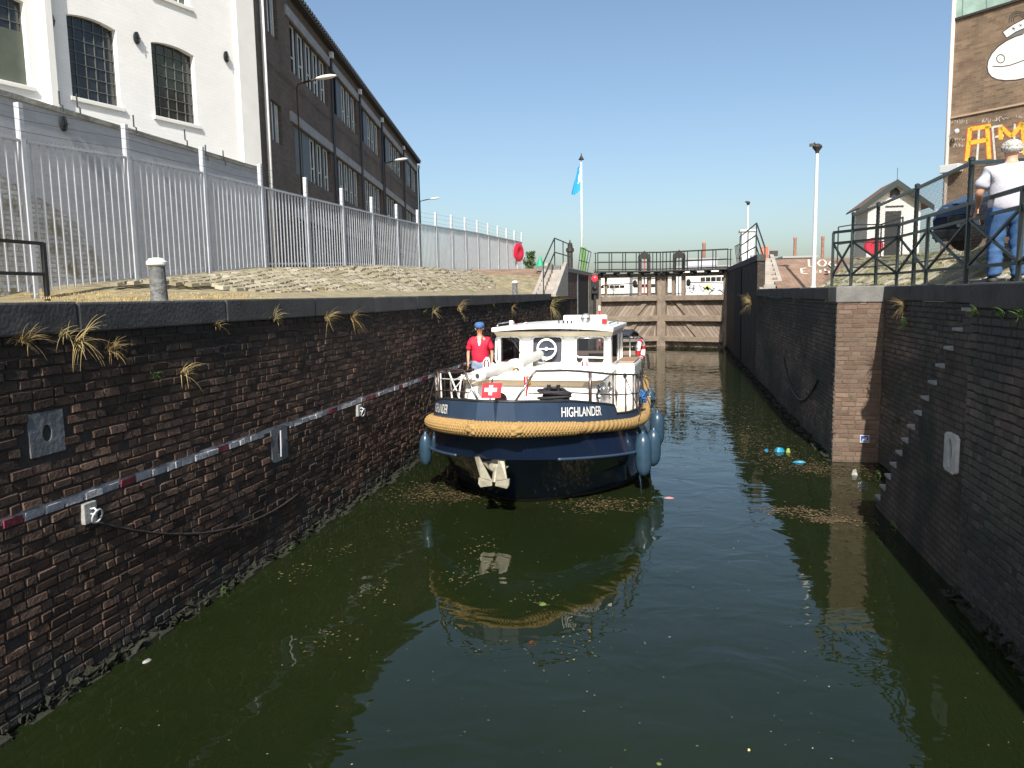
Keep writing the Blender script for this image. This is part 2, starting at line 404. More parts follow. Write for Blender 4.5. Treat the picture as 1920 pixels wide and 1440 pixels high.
bw_l = brickwork('brickwork', local((XL, -3, 0)), (0, 1, 0), (1, 0, 0), 46, -.15, 2.82, ['brick_left', 'mortar_dark', 'paint_white', 'paint_red'], lw, stripe=stripe_l, skip=skip_l, seed=11, prot=(.004, .019), bh=.0792)
mb = MB(); mb.quad((.003, -8, 1.492), (.003, 27, 1.492), (.003, 27, 1.554), (.003, -8, 1.554)); mb.build('stripe_underpaint', 'paint_white', lw)
st = []; y = -3.0; k = 0
while y < 31.5:
    st.append((y - 5, min(y + 2.06, 31.6) - 5, -.62, .03, 0)); y += 2.06
coping_stones(lw, st, 2.815, 3.06, 1, .6, ['coping'])
# raised wall by the gate
mb = MB(); mb.box(-.9, .02, 26.6, 44, 2.8, 4.0); mb.build('raised_brickwork', tex_brick_mat('raised_brick', (.13, .085, .065), (.19, .12, .09), (.06, .05, .045), coords='UV', noise=.4), lw, uv=lambda v: (v.x + v.y, v.z))
mb = MB(); mb.box(-.95, .06, 26.55, 44, 4.0, 4.22); mb.build('coping_stone', 'coping_light', lw, bevel=.02)
# plates with holes
def plate_hole(parent, name, Y, z, wd, ht, hw, hh, m, out=.012, nd=1, X=XL):
    mb = MB(); n = 24; c = Vector((X, Y, z))
    R_, I_, D_ = [], [], []
    for i in range(n):
        a = 2 * PI * i / n; cs, sn = math.cos(a), math.sin(a)
        k = 1 / max(abs(cs) / (wd / 2), abs(sn) / (ht / 2))
        R_.append(c + Vector((nd * out, cs * k, sn * k))); I_.append(c + Vector((nd * out, cs * hw / 2, sn * hh / 2)))
        D_.append(c + Vector((-nd * .14, cs * hw / 2, sn * hh / 2)))
    for i in range(n):
        j = (i + 1) % n
        mb.quad(R_[i], R_[j], I_[j], I_[i], 0); mb.quad(I_[i], I_[j], D_[j], D_[i], 0)
        mb.quad(R_[i], R_[j], R_[j] - Vector((nd * .06, 0, 0)), R_[i] - Vector((nd * .06, 0, 0)), 0)
    mb.add(D_, [tuple(range(n))], 1)
    off = parent.location
    mb.v = [tuple(Vector(v) - off) for v in mb.v]
    return mb.build(name, [m, 'hole'], parent)
plate_hole(lw, 'recess_plate', *plates[0], .09, .13, 'stone_plate')
plate_hole(lw, 'recess_plate', *plates[1], .10, .27, 'stone_plate')
mb = MB(); c = local((XL + .02, plates[1][0], plates[1][1])); mb.tube([c + Vector((0, 0, -.16)), c + Vector((0.01, 0, .16))], .009, 6); mb.build('recess_bar', 'galv', lw)

def ring(Y, z, X, nd, label, mat_plate='plate_white', r=.055, plate=True):
    e = empty('mooring_ring', (X + nd * .02, Y, z), label=label, cat='mooring ring', group='mooring rings on the lock walls')
    if plate:
        mb = MB(); mb.box(-.03, .025, -.07, .07, -.08, .09); mb.build('backing_plate', mat_plate, e, bevel=.006)
    mb = MB(); mb.tube([(0, 0, .03), (nd * .06, 0, .045), (nd * .085, 0, .02), (nd * .06, 0, -.01), (0, 0, 0)], .009, 8); mb.build('eye', 'galv', e, smooth=True)
    pts = [(nd * .07 + .018 * math.cos(a), r * math.sin(a) + .012, -r + .03 + r * math.cos(a)) for a in [2 * PI * i / 24 for i in range(24)]]
    mb = MB(); mb.tube(pts, .0075, 8, closed=True); mb.build('ring', 'galv', e, smooth=True)
    return e
rp = at(162, 962, X=XL)
ring(rp.y, rp.z, XL, 1, 'galvanised mooring ring on a pale square plate, just under the painted stripe')
rp2 = at(670, 770, X=XL)
ring(rp2.y, rp2.z, XL, 1, 'small mooring ring on the striped wall between the slotted plate and the bow', r=.06)
# hanging chains
def sag(name, p, q, drop, r, label, m='iron', X=None, n=36):
    pts = []
    for i in range(n + 1):
        t = i / n; v = Vector(p).lerp(Vector(q), t); v.z -= drop * 4 * t * (1 - t); pts.append(v)
    mb = MB(); mb.tube(pts, r, 7, rf=lambda i, a: 1 + .3 * math.sin(i * 2.6 + a)); o = mb.build(name, m, smooth=True)
    return tag(o, label, 'chain')
a_, b_ = at(175, 978, X=XL + .05), at(560, 925, X=XL + .02)
sag('mooring_chain', a_, b_, .28, .013, 'thin dark chain sagging from the plated ring along the striped brick wall')
a_, b_ = at(1469, 668, X=XR - .03), at(1533, 712, X=XR - .04)
sag('mooring_chain', a_, b_, .72, .02, 'black chain hanging in a loop on the shaded wall, right of the water', 'black')

# ---- right walls
rw = empty('lock_wall', (XR, 5, 0), label='shaded dark brick lock wall at the right edge, with a stair down to the water', cat='wall')
ro = Vector((XR, 5, 0))
nich = [at(1775, 810, X=XR), at(1800, 818, X=XR), at(1798, 890, X=XR), at(1774, 880, X=XR)]
ny = sum(p.y for p in nich) / 4; nz = sum(p.z for p in nich) / 4
brickwork('brickwork', Vector((XR, 8.1, 0)) - ro, (0, -1, 0), (-1, 0, 0), 12, -.15, 2.86, ['brick_right', 'mortar_dark'], rw, seed=21,
          skip=lambda u, z: 0)
plate_hole(rw, 'recess_plate', ny, nz, .34, .40, .12, .29, mat('niche_stone', (.5, .5, .48), .8, noise=(6, .3, 8), bump=(25, .4)), nd=-1, X=XR, out=.03)
brickwork('brickwork', Vector((XREC, 14.28, 0)) - ro, (0, -1, 0), (-1, 0, 0), 6.18 + 3, -.15, 2.86, ['brick_right', 'mortar_dark'], rw, seed=22)
brickwork('brickwork', Vector((XR, 14.28, 0)) - ro, (1, 0, 0), (0, -1, 0), XREC - XR, -.15, 2.86, ['brick_end', 'mortar_tan'], rw, seed=23, bh=.082, bl=.23, prot=(.002, .008))
brickwork('brickwork', Vector((XR, 27.5, 0)) - ro, (0, -1, 0), (-1, 0, 0), 27.5 - 14.28, -.15, 2.86, ['brick_right', 'mortar_dark'], rw, seed=24)
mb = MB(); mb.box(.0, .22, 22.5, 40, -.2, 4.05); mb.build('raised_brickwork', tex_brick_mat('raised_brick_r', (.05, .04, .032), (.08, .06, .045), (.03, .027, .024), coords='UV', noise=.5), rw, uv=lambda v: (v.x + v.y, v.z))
mb = MB(); mb.box(-.03, .26, 22.45, 40, 4.05, 4.28); mb.build('coping_stone', 'coping', rw, bevel=.02)
cs = []; y = -4
while y < 8.05: cs.append((y - 5, min(y + 1.8, 8.1) - 5, -.03, .85, 0)); y += 1.8
y = 8.1
while y < 14.2: cs.append((y - 5, min(y + 1.55, 14.28) - 5, XREC - XR - .03, XREC - XR + .6, 0)); y += 1.55
y = 14.98
while y < 27.4: cs.append((y - 5, min(y + 1.55, 27.45) - 5, -.03, .62, 0)); y += 1.55
coping_stones(rw, cs, 2.86, 3.1, -1, .6, ['coping', 'coping_light'], seed=5)
mb = MB(); mb.box(-.03, XREC - XR + .6, 14.25 - 5, 14.97 - 5, 2.82, 3.105); mb.build('coping_stone', 'coping_light', rw, bevel=.02)
# stair in the recess, going down away from the camera
mb = MB(); z = 2.855; y = 8.1 - 5; pr, rise = .227, .2055
for k in range(15):
    if z < .02: break
    mb.box(.005, XREC - XR - .012, y, y + pr + (0 if k else 0), -.15, z - rise * 0 - .03, 0)
    mb.box(-.012, XREC - XR - .012, y - .01, y + pr + .012, z - .03, z, 1)
    y += pr; z -= rise
mb.build('stair', [tex_brick_mat('stair_brick', (.11, .085, .07), (.075, .062, .052), (.04, .038, .034), coords='UV', bw=.22, bh=.0745, noise=.5, bump=.8, stain=(.02, .03, .024, .5, .8)), 'plate_white'], rw, uv=lambda v: (v.y + v.x, v.z))

# algae & plants fringe along waterline
def fringe(name, X, y0, y1, nd, label, seed, n=700):
    rnd = random.Random(seed); mb = MB()
    for i in range(n):
        yy = rnd.uniform(y0, y1); z = rnd.uniform(-.06, .06) + .05 * rnd.random(); o = rnd.uniform(.0, .09) * (1 - max(z, 0) * 5)
        s = rnd.uniform(.015, .06)
        c = Vector((X + nd * o, yy, z)); vs = [c + Vector((rnd.uniform(-s, s), rnd.uniform(-s, s) * 1.6, rnd.uniform(-s, s))) for _ in range(5)]
        mb.add(vs, [(0, 1, 2), (0, 2, 3), (0, 3, 4), (1, 2, 4), (0, 1, 4)])
    # base ledge
    yy = y0
    while yy < y1:
        a = .05 + .05 * math.sin(yy * 5) * math.sin(yy * 1.7); mb.box(X - .03 if nd > 0 else X - .05 - a, X + .05 + a if nd > 0 else X + .03, yy, yy + .2, -.2, .02 + .03 * math.sin(yy * 7)); yy += .2
    o = mb.build(name, 'algae'); return tag(o, label, 'algae', kind='stuff')
fringe('algae', XL, 1, 42, 1, 'dark wet algae ledge at the foot of the striped wall', 3, 2600)
fringe('algae', XR, 0, 8.1, -1, 'dark algae at the foot of the right-hand shaded wall', 4, 900)
fringe('algae', XR, 14.3, 43, -1, 'dark algae at the foot of the far right wall', 5, 1400)

# ================================================================== GROUND
def zfence(Y): return interp(Y, [9.3, 10.6, 12.6, 14.5, 19.4, 25, 30, 41], [3.14, 3.33, 3.47, 3.64, 3.83, 3.91, 3.97, 4.13])
footx = lambda Y: interp(Y, [9, 12, 17, 24, 29], [-6.75, -6.6, -5.95, -5.9, -6.3])
def zl(X, Y):
    base = 3.045
    b2 = base + .11 * max(0, min(1, (-5.3 - X) / 1.3))
    side = b2 + (zfence(Y) + .02 - b2) * (lambda t: .75 * t + .25 * sstep(t))(max(0, min(1, (footx(Y) - X) / 1.45)))
    end = base + (4.15 - base) * max(0, min(1, (Y - 29.3) / 3.0))
    if X < -8.6: side = zfence(Y)
    return max(side, end) + .012 * math.sin(X * 1.1) * math.sin(Y * 1.3)
def zr(X, Y):
    base = 3.09
    top = interp(Y, [5, 14, 20, 24, 34, 45], [3.7, 3.8, 3.85, 3.95, 4.24, 4.36])
    side = base + (top - base) * sstep((X - 4.5) / 1.5)
    if X > 6: side = top + (X - 6) * .015
    end = base + (4.22 - base) * max(0, min(1, (Y - 27.0) / 4.0))
    return max(side, end) + .012 * math.sin(X * 3.1) * math.sin(Y * 2.3)
def grid(xs, ys, zf):
    mb = MB(); nx = len(xs)
    vs = [(x, y, zf(x, y)) for y in ys for x in xs]
    fs = [(j * nx + i, j * nx + i + 1, (j + 1) * nx + i + 1, (j + 1) * nx + i) for j in range(len(ys) - 1) for i in range(nx - 1)]
    mb.add(vs, fs); return mb
def frange(a, b, s): n = max(1, int(round((b - a) / s))); return [a + (b - a) * i / n for i in range(n + 1)]
def dirt_mat():
    m = bpy.data.materials.new('dry_ground'); m.use_nodes = True; t = m.node_tree; N = t.nodes; L = t.links
    p = N['Principled BSDF']; p.inputs['Roughness'].default_value = .9
    tc = N.new('ShaderNodeTexCoord'); n = N.new('ShaderNodeTexNoise'); n.inputs['Scale'].default_value = 3; n.inputs['Detail'].default_value = 9; n.inputs['Roughness'].default_value = .7
    L.new(tc.outputs['Object'], n.inputs['Vector'])
    r = ramp(N, [(.32, (.12, .11, .05)), (.45, (.25, .2, .1)), (.58, (.34, .27, .15)), (.72, (.3, .27, .2))]); L.new(n.outputs['Fac'], r.inputs[0]); L.new(r.outputs[0], p.inputs['Base Color'])
    b = N.new('ShaderNodeBump'); b.inputs['Strength'].default_value = .8; b.inputs['Distance'].default_value = .03
    n2 = N.new('ShaderNodeTexNoise'); n2.inputs['Scale'].default_value = 25; n2.inputs['Detail'].default_value = 5; L.new(tc.outputs['Object'], n2.inputs['Vector'])
    L.new(n2.outputs['Fac'], b.inputs['Height']); L.new(b.outputs[0], p.inputs['Normal'])
    return m
M['dirt'] = dirt_mat(); M['joint'] = mat('joint_soil', (.24, .205, .125), .95, noise=(4, .5, 8), bump=(20, .8))
M['cobble'] = tex_brick_mat('cobble', (.50, .45, .33), (.38, .34, .26), (.10, .085, .045), bw=.30, bh=.2, ms=.022, coords='Object', dist=.28, noise=.35, bump=.9, stain=(.2, .18, .06, .56, 1.4))
M['cobble_r'] = tex_brick_mat('cobble_weedy', (.40, .36, .26), (.3, .27, .2), (.13, .13, .05), bw=.34, bh=.22, ms=.022, coords='Object', dist=.28, noise=.35, bump=.9, stain=(.17, .17, .05, .5, 1.8))
M['redbrick_slope'] = tex_brick_mat('red_paving', (.31, .205, .145), (.25, .165, .115), (.17, .12, .085), bw=.22, bh=.1, ms=.012, coords='Object', dist=.05, noise=.3, bump=.6, stain=(.22, .2, .1, .66, 1))
xs = frange(-5.27, -9.6, .14); ys = frange(-2, 33.6, .2)
g = grid(xs, ys, zl); ob = g.build('left_bank', ['dirt', 'joint', 'redbrick_slope'], smooth=True); ob['kind'] = 'structure'
for p in ob.data.polygons:
    c = p.center; jit = .12 * math.sin(c.y * 4.1) + .08 * math.sin(c.y * 9.7)
    if c.y > 29.0 and (zl(c.x, c.y) > 3.06 and (c.y - 29.3) / 3.0 * 1.1 > (zfence(c.y) - 3.045) * sstep((footx(c.y) - c.x) / 1.45) - .03): p.material_index = 2
    elif c.x < footx(c.y) + jit * .3 and c.y > 10.2: p.material_index = 1
    elif c.y > 29.2: p.material_index = 2
xs = [3.0, 3.3, 3.45] + frange(3.6, 8.5, .14) + frange(9, 24, .8)
ys = frange(14.6, 34, .2)
for (xs_, ys_) in (([4.15] + frange(4.2, 8.5, .14) + frange(9, 24, .8), frange(-2, 15, .2)), ([3.42] + frange(3.5, 8.5, .14) + frange(9, 24, .8), frange(15, 34, .2))):
    ob = grid(xs_, ys_, zr).build('right_bank', ['dirt', 'joint', 'redbrick_slope'], smooth=True); ob['kind'] = 'structure'
    for p in ob.data.polygons:
        c = p.center
        if c.y > 26.9 and c.x < 8.0: p.material_index = 2
        elif c.x > 4.55 and c.x < 6.4: p.material_index = 1
def setts(name, zf, x0, x1, y0, y1, dw, dl, cond, mats, label, seed, warp=0.0):
    rr = random.Random(seed); mb = MB(); tone = []
    nrow = int(abs(x1 - x0) / dw)
    for i in range(nrow):
        y = y0 + rr.uniform(-.2, 0)
        while y < y1:
            l = dl * rr.uniform(.75, 1.25); xa, xb = x0 + (x1 - x0) * i / nrow, x0 + (x1 - x0) * (i + 1) / nrow
            wv = lambda X, Y: X + warp * math.sin(Y * 1.1 + i * .35) + .03 * math.sin(Y * 5)
            yc, xc = y + l / 2, (xa + xb) / 2
            if cond(xc, yc) and rr.random() > .02:
                g = .013; h = rr.uniform(.026, .038); c4 = [(xa, y), (xb, y), (xb, y + l), (xa, y + l)]; B_, T_ = [], []
                sk = .02 * math.sin(i * 1.7)
                for (X, Y) in c4:
                    X2 = xc + (X - xc) * (1 - 2 * g / abs(xb - xa)) + rr.uniform(-.008, .008); Y2 = yc + (Y - yc) * (1 - 2 * g / l) + rr.uniform(-.01, .01) + sk
                    X2 = wv(X2, Y2); B_.append((X2, Y2, zf(X2, Y2) - .02)); X3 = xc2 = X2 + (wv(xc, yc) - X2) * .12; Y3 = Y2 + (yc + sk - Y2) * .1; T_.append((X3, Y3, zf(X3, Y3) + h + rr.uniform(-.003, .003)))
                mb.add(B_ + T_, [(4, 5, 6, 7), (0, 1, 5, 4), (1, 2, 6, 5), (2, 3, 7, 6), (3, 0, 4, 7)]); tn = min(1, max(0, rr.gauss(.5, .25))); tone += [tn] * 5
            y += l
    mb.tone = tone; o = mb.build(name, mats); o['kind'] = 'structure'
    return o
M['sett'] = brick_geo_mat('sett_stone', [(0, (.20, .175, .12)), (.5, (.31, .275, .20)), (1, (.42, .375, .285))], stain=(.2, .17, .08), stain_amt=.5, stain_scale=(1.5, 1.5, 1.5), bumps=.6)
M['sett_r'] = brick_geo_mat('sett_stone_weedy', [(0, (.22, .2, .14)), (.5, (.36, .33, .25)), (1, (.5, .46, .36))], stain=(.15, .16, .05), stain_amt=.75, stain_scale=(1.2, 1.2, 1.2), bumps=.6)
setts('cobbled_mound', zl, -5.85, -8.5, 9.5, 30.2, .165, .2, lambda x, y: x < footx(y) + .06 * math.sin(y * 2.3) and y > 10.2 + (x + 8.6) * .8 and (y < 29.2 or (y - 29.3) / 3.0 * 1.1 < (zfence(y) - 3.045) * max(0, min(1, (footx(y) - x) / 1.45))), 'sett', '', 61, .06)
setts('cobbled_bank', zr, 4.62, 6.5, 5.0, 26.8, .22, .32, lambda x, y: True, 'sett_r', '', 62, .05)
# far land, one sheet each side out to the horizon
mb = MB()
mb.quad((-1500, -200, 2.9), (-9.5, -200, 2.9), (-9.5, 12, 2.9), (-1500, 12, 2.9)); mb.quad((-1500, 12, 3.2), (-9.55, 12, 3.2), (-9.55, 33.5, 3.9), (-1500, 33.5, 3.9))
mb.quad((-1500, 33.5, 4.14), (-5.55, 33.5, 4.14), (-5.55, 46.2, 4.14), (-1500, 46.2, 4.14))
mb.quad((-1500, 46.2, 4.14), (-12, 46.2, 4.14), (-60, 130, 4.3), (-1500, 130, 4.3))
mb.quad((3.1, 33.9, 4.24), (1500, 33.9, 4.34), (1500, 46.2, 4.42), (3.1, 46.2, 4.42))
mb.quad((12, 46.2, 4.41), (1500, 46.2, 4.41), (1500, 130, 4.4), (60, 130, 4.4))
mb.quad((23.9, -200, 3.9), (1500, -200, 3.9), (1500, 34, 4.33), (23.9, 34, 4.33))
mb.quad((4.15, -200, 3.08), (24, -200, 3.08), (24, -2, 3.08), (4.15, -2, 3.08)); mb.quad((-9.6, -200, 3.04), (-5.27, -200, 3.04), (-5.27, -2, 3.04), (-9.6, -2, 3.04))
mb.quad((-1500, 130, 2.9), (1500, 130, 2.9), (1500, 1500, 3.0), (-1500, 1500, 3.0))
mb.build('ground', 'dirt')['kind'] = 'structure'
mb = MB(); mb.box(-6.2, 4.9, 46.1, 46.3, -1, 2.5); mb.build('lock_sill', 'concrete')['kind'] = 'structure'
# kerb course on the right bank
mb = MB(); y = 6.2
while y < 12.9:
    mb.box(4.32, 4.55, y, y + .42, 3.05, 3.17 + random.uniform(-.012, .012)); y += .43
tag(mb.build('kerb', 'stone_plate', bevel=.012), 'row of worn kerb stones at the foot of the cobbled bank on the right', 'kerb')

# ================================================================== GRASS TUFTS
def tuft(px, py, X, n, ln, label, m='grass_dry', nd=1, droop=.7, seed=0, cat='grass tuft', lean=0, name='grass_tuft', group='grass tufts growing from the lock walls'):
    rnd = random.Random(seed); p0 = at(px, py, X=X); mb = MB()
    for i in range(int(n * 1.5)):
        L_ = ln * .98 * rnd.uniform(.4, 1.2); a = rnd.uniform(-1.2, 1.2) + lean; o = rnd.uniform(.15, .8)
        d = Vector((nd * o, math.sin(a), math.cos(a) * .9 - (1.1 if rnd.random() < (.15 + .1 * (seed % 4)) else 0))).normalized()
        pts = []; p = Vector((0, rnd.uniform(-.05, .05), rnd.uniform(-.02, .02))); seg = 6
        for k in range(seg + 1):
            pts.append(p.copy()); p = p + d * L_ / seg; d.z -= droop * .35 * rnd.uniform(.5, 1.2); d.normalize()
        w_ = .0036
        mb.tube(pts, [w_ * (1 - k / seg * .8) for k in range(seg + 1)], 3, caps=False)
    if m == 'grass_green':
        for i in range(n * 2):
            c = Vector((nd * rnd.uniform(0, .1), rnd.uniform(-.1, .1), rnd.uniform(-.08, .08))) * (ln / .15); s = .018
            mb.quad(c + Vector((0, -s, 0)), c + Vector((nd * s, 0, s * .6)), c + Vector((0, s, 0)), c + Vector((-nd * s * .4, 0, -s)))
    if m == 'grass_dry' and seed % 3: m = M.setdefault('dry%d' % (seed % 3), mat('grass_dry%d' % (seed % 3), ((.24, .17, .07), (.33, .27, .12))[seed % 3 - 1], .85, noise=(8, .4)))
    o = mb.build(name, m, loc=p0); return tag(o, label, cat, group)
LT = [(48, 640, 26, .20, 'spiky dry grass tuft at the far left, under the coping edge'), (120, 632, 16, .17, 'dry tuft beside the far left spiky one'), (150, 640, 22, .26, 'dry grass with long stems arching right, left end of the coping'),
      (210, 655, 34, .15, 'bushy brown weed hanging below the left coping'), (515, 600, 16, .19, 'upright straw tuft above the slotted wall plate'), (612, 600, 26, .26, 'wide dry tuft drooping under the coping, middle of the wall'),
      (660, 598, 22, .28, 'dry tuft with blades curving right, beside the wide drooping one'), (812, 585, 14, .25, 'thin straw tuft with a long hanging stem'), (858, 580, 24, .32, 'yellow grass tuft rising over the coping above the man'),
      (960, 578, 16, .3, 'dull weed tuft below the coping, right of the man'), (1032, 575, 60, .8, 'large straw-coloured weed mass where the wall meets the gate pier'),
      (345, 700, 10, .22, 'sparse dry stems in the brickwork below the coping'), (408, 610, 10, .12, 'small brown weed below the coping near the bollard')]
for i, (x, y, n, ln, lb) in enumerate(LT):
    tuft(x, y, XL + .02, n, ln, lb, seed=40 + i, lean=.2 if 'right' in lb else 0)
tuft(1695, 575, XREC - .03, 34, .26, 'straw tuft on the recess wall beside the sunlit corner', nd=-1, seed=70)
tuft(1700, 605, XREC - .03, 14, .15, 'green leafy weed under the straw tuft in the stair recess', m='grass_green', nd=-1, seed=71, cat='weed', name='weed', group='green weeds on the walls')
tuft(1410, 570, XR - .03, 60, .55, 'dry hanging weeds at the far end of the right wall', nd=-1, seed=72)
for i, (x, y, X, lb) in enumerate([(1555, 562, XR - .02, 'leafy green weed under the coping, left of the sunlit corner'), (1490, 562, XR - .02, 'small green weed under the far right coping'), (1435, 560, XR - .02, 'green weed at the far end of the right coping'),
                                (1832, 585, XR - .03, 'green sprout under the near right coping'), (1880, 588, XR - .03, 'pair of green leaves under the near right coping edge'), (1915, 590, XR - .03, 'green weed at the right edge under the coping'),
                                (290, 703, XL + .02, 'tiny bright green sprout alone in the bare brickwork above the slotted plate'), (795, 585, XL + .02, 'small green weed under the coping left of the tall yellow tuft'),
                                (925, 572, XL + .02, 'green weed under the coping above the wheelhouse'), (1600, 745, XR + .12, 'tiny weed on the sunlit brick corner'), (1680, 985, XR - .08, 'green weed at the water line right of the stair foot'), (1650, 888, 3.2, 'weed at the foot of the sunlit brick corner'),
                                (540, 1035, XL + .08, 'little green plant at the water line of the striped wall'), (415, 1105, XL + .08, 'pale weed on the algae ledge, lower left')]):
    tuft(x, y, X, 5, .1, lb, m='grass_green', nd=-1 if X > 0 else 1, seed=90 + i, cat='weed', name='weed', group='green weeds on the walls')
def ground_weeds(name, spots, m, label, ln, n, seed):
    rnd = random.Random(seed); mb = MB()
    for (X, Y, zz) in spots:
        for i in range(n):
            a = rnd.uniform(0, 2 * PI); L_ = ln * rnd.uniform(.4, 1); b = Vector((X + rnd.uniform(-.12, .12), Y + rnd.uniform(-.12, .12), zz - .01))
            t = b + Vector((math.cos(a) * L_ * .5, math.sin(a) * L_ * .5, L_)); s = Vector((-math.sin(a), math.cos(a), 0)) * .004
            mb.add([b - s, b + s, t], [(0, 1, 2)])
    return tag(mb.build(name, m), label, 'weeds', kind='stuff')
rnd = random.Random(9)
sp = [(x, y, zl(x, y)) for x, y in [(rnd.uniform(-6.7, -5.35), rnd.uniform(5, 29)) for _ in range(260)]]
ground_weeds('dry_grass', sp, 'grass_dry', 'dry yellow grass along the left quay edge', .035, 30, 1)
sp = [(rnd.uniform(-8.7, -8.35), rnd.uniform(12, 40), 0) for _ in range(90)]; sp = [(x, y, zl(x, y)) for x, y, z in sp]
ground_weeds('dry_grass', sp, 'grass_dry', 'dry grass along the foot of the steel fence', .09, 20, 2)
sp = [(x, y, zr(x, y)) for x, y in [(rnd.uniform(4.2, 6.5), rnd.uniform(9, 27)) for _ in range(150)]]
ground_weeds('bank_grass', sp, 'grass_green', 'green and yellow weeds between the cobbles of the right bank', .08, 22, 3)
sp = [(x, y, zr(x, y)) for x, y in [(rnd.uniform(4.5, 6.3), rnd.uniform(14, 27)) for _ in range(120)]]
ground_weeds('bank_grass', sp, 'grass_dry', 'dry grass blades on the right bank', .1, 22, 4)
sp = [(x, y, zl(x, y)) for x, y in [(footx(q) + rnd.uniform(-.2, .1), q) for q in (19.4, 20, 22, 22.4, 24.5, 27.2, 27.6)]]
ground_weeds('green_weeds', sp, 'grass_green', 'green weeds at the foot of the left cobbled mound', .16, 40, 5)

# ================================================================== LEFT FENCE
XF = -8.6
postsY = [6.95 - .03] + [9.0 + i * 2.05 for i in range(18)]
fe = empty('steel_fence', (XF, 9, 3.1), label='tall galvanised bar fence with barbed wire posts along the left bank', cat='fence')
fo = Vector((XF, 9, 3.1))
def ptop(Y): return interp(Y, [9, 10.6, 25, 29, 33, 44], [5.72, 5.86, 5.97, 6.2, 6.37, 6.6])
def pantop(Y): return interp(Y, [9, 10.7, 12.7, 25, 33, 44], [5.22, 5.33, 5.40, 5.50, 5.80, 6.05])
for Y in postsY:
    mb = MB(); z0 = zl(XF, Y) - .05; z1 = ptop(Y); mb.box(XF - .05 - fo.x, XF + .03 - fo.x, Y - .035 - 9, Y + .035 - 9, z0 - 3.1, z1 - 3.1)
    mb.build('post', 'galv', fe)
for i in range(len(postsY) - 1):
    a, b = postsY[i] + .07, postsY[i + 1] - .05
    mb = MB(); n = 13; zt0, zt1 = pantop(a), pantop(b)
    for k in range(n):
        y = a + (b - a) * (k + .5) / n; zt = zt0 + (zt1 - zt0) * (k + .5) / n; zb = zl(XF, y) + .05
        mb.box(-.014, .014, y - .010 - 9, y + .010 - 9, zb - 3.1, zt - .02 - 3.1)
    mb.bar((0, a - 9, zt0 - 3.1), (0, b - 9, zt1 - 3.1), .045, .035)
    mb.bar((-.03, a - 9, zl(XF, a) + .12 - 3.1), (-.03, b - 9, zl(XF, b) + .12 - 3.1), .03, .04)
    nt_ = 26
    for k in range(nt_):   # spiky top strip
        y = a + (b - a) * (k + .5) / nt_; zt = zt0 + (zt1 - zt0) * (k + .5) / nt_ + .017
        mb.add([(-.012, y - .02 - 9, zt - 3.1), (-.012, y + .02 - 9, zt - 3.1), (.0, y - 9, zt + .035 - 3.1)], [(0, 1, 2)])
    mb.build('panel', 'galv', fe)
mb = MB()
for j in range(3):
    for i in range(len(postsY) - 1):
        a, b = postsY[i], postsY[i + 1]; f = .25 + .3 * j
        mb.tube([(0.035, a - 9, pantop(a) + (ptop(a) - pantop(a)) * f - 3.1), (0.035, (a + b) / 2 - 9, pantop((a + b) / 2) + (ptop((a + b) / 2) - pantop((a + b) / 2)) * f - .02 - 3.1), (0.035, b - 9, pantop(b) + (ptop(b) - pantop(b)) * f - 3.1)], .0035, 3, caps=False)
mb.build('barbed_wire', 'iron', fe)

# black railing far left
e = empty('railing', (-5.45, 5.6, 3.05), label='black steel railing end at the far left of the quay', cat='railing')
ra = at(80, 455, X=-6.5); rb_ = at(78, 552, X=-6.5)
e.location = (-6.5, ra.y, 3.05)
mb = MB(); mb.bar((0, 0, -.02), (0, 0, ra.z - 3.05), .04, .04, up=(0, 1, 0)); mb.build('post', 'black', e)
for zz in (ra.z - 3.05 - .01, (at(75, 514, X=-6.5).z - 3.05)):
    mb = MB(); mb.bar((0, 0, zz), (0, -4, zz), .03, .035); mb.build('rail', 'black', e)

# bollards
def bollard(X, Y, z, label):
    e = empty('bollard', (X, Y, z), label=label, cat='bollard', group='mooring bollards on the left quay')
    mb = MB(); mb.lathe([(.095, -.03), (.088, .1), (.080, .36), (.082, .385)], n=24); mb.build('shaft', M.setdefault('bollard_iron', mat('bollard_iron', (.13, .13, .13), .8, noise=(14, .6, 8), bump=(30, .6))), e, smooth=True, sharp=40)
    mb = MB(); mb.lathe([(.082, .385), (.105, .4), (.107, .43), (.088, .445), (.078, .465), (.03, .475), (0, .475)], n=24); mb.build('cap', 'white_paint', e, smooth=True, sharp=40)
    return e
bp_ = at(298, 553, X=-5.42); bollard(-5.42, bp_.y, 3.04, 'weathered iron bollard with white cap in front of the cobbled mound, near left')
bq = at(957, 550, X=-5.2); bollard(-5.2, 25.2, 3.04, 'small far bollard in front of the red brick slope')

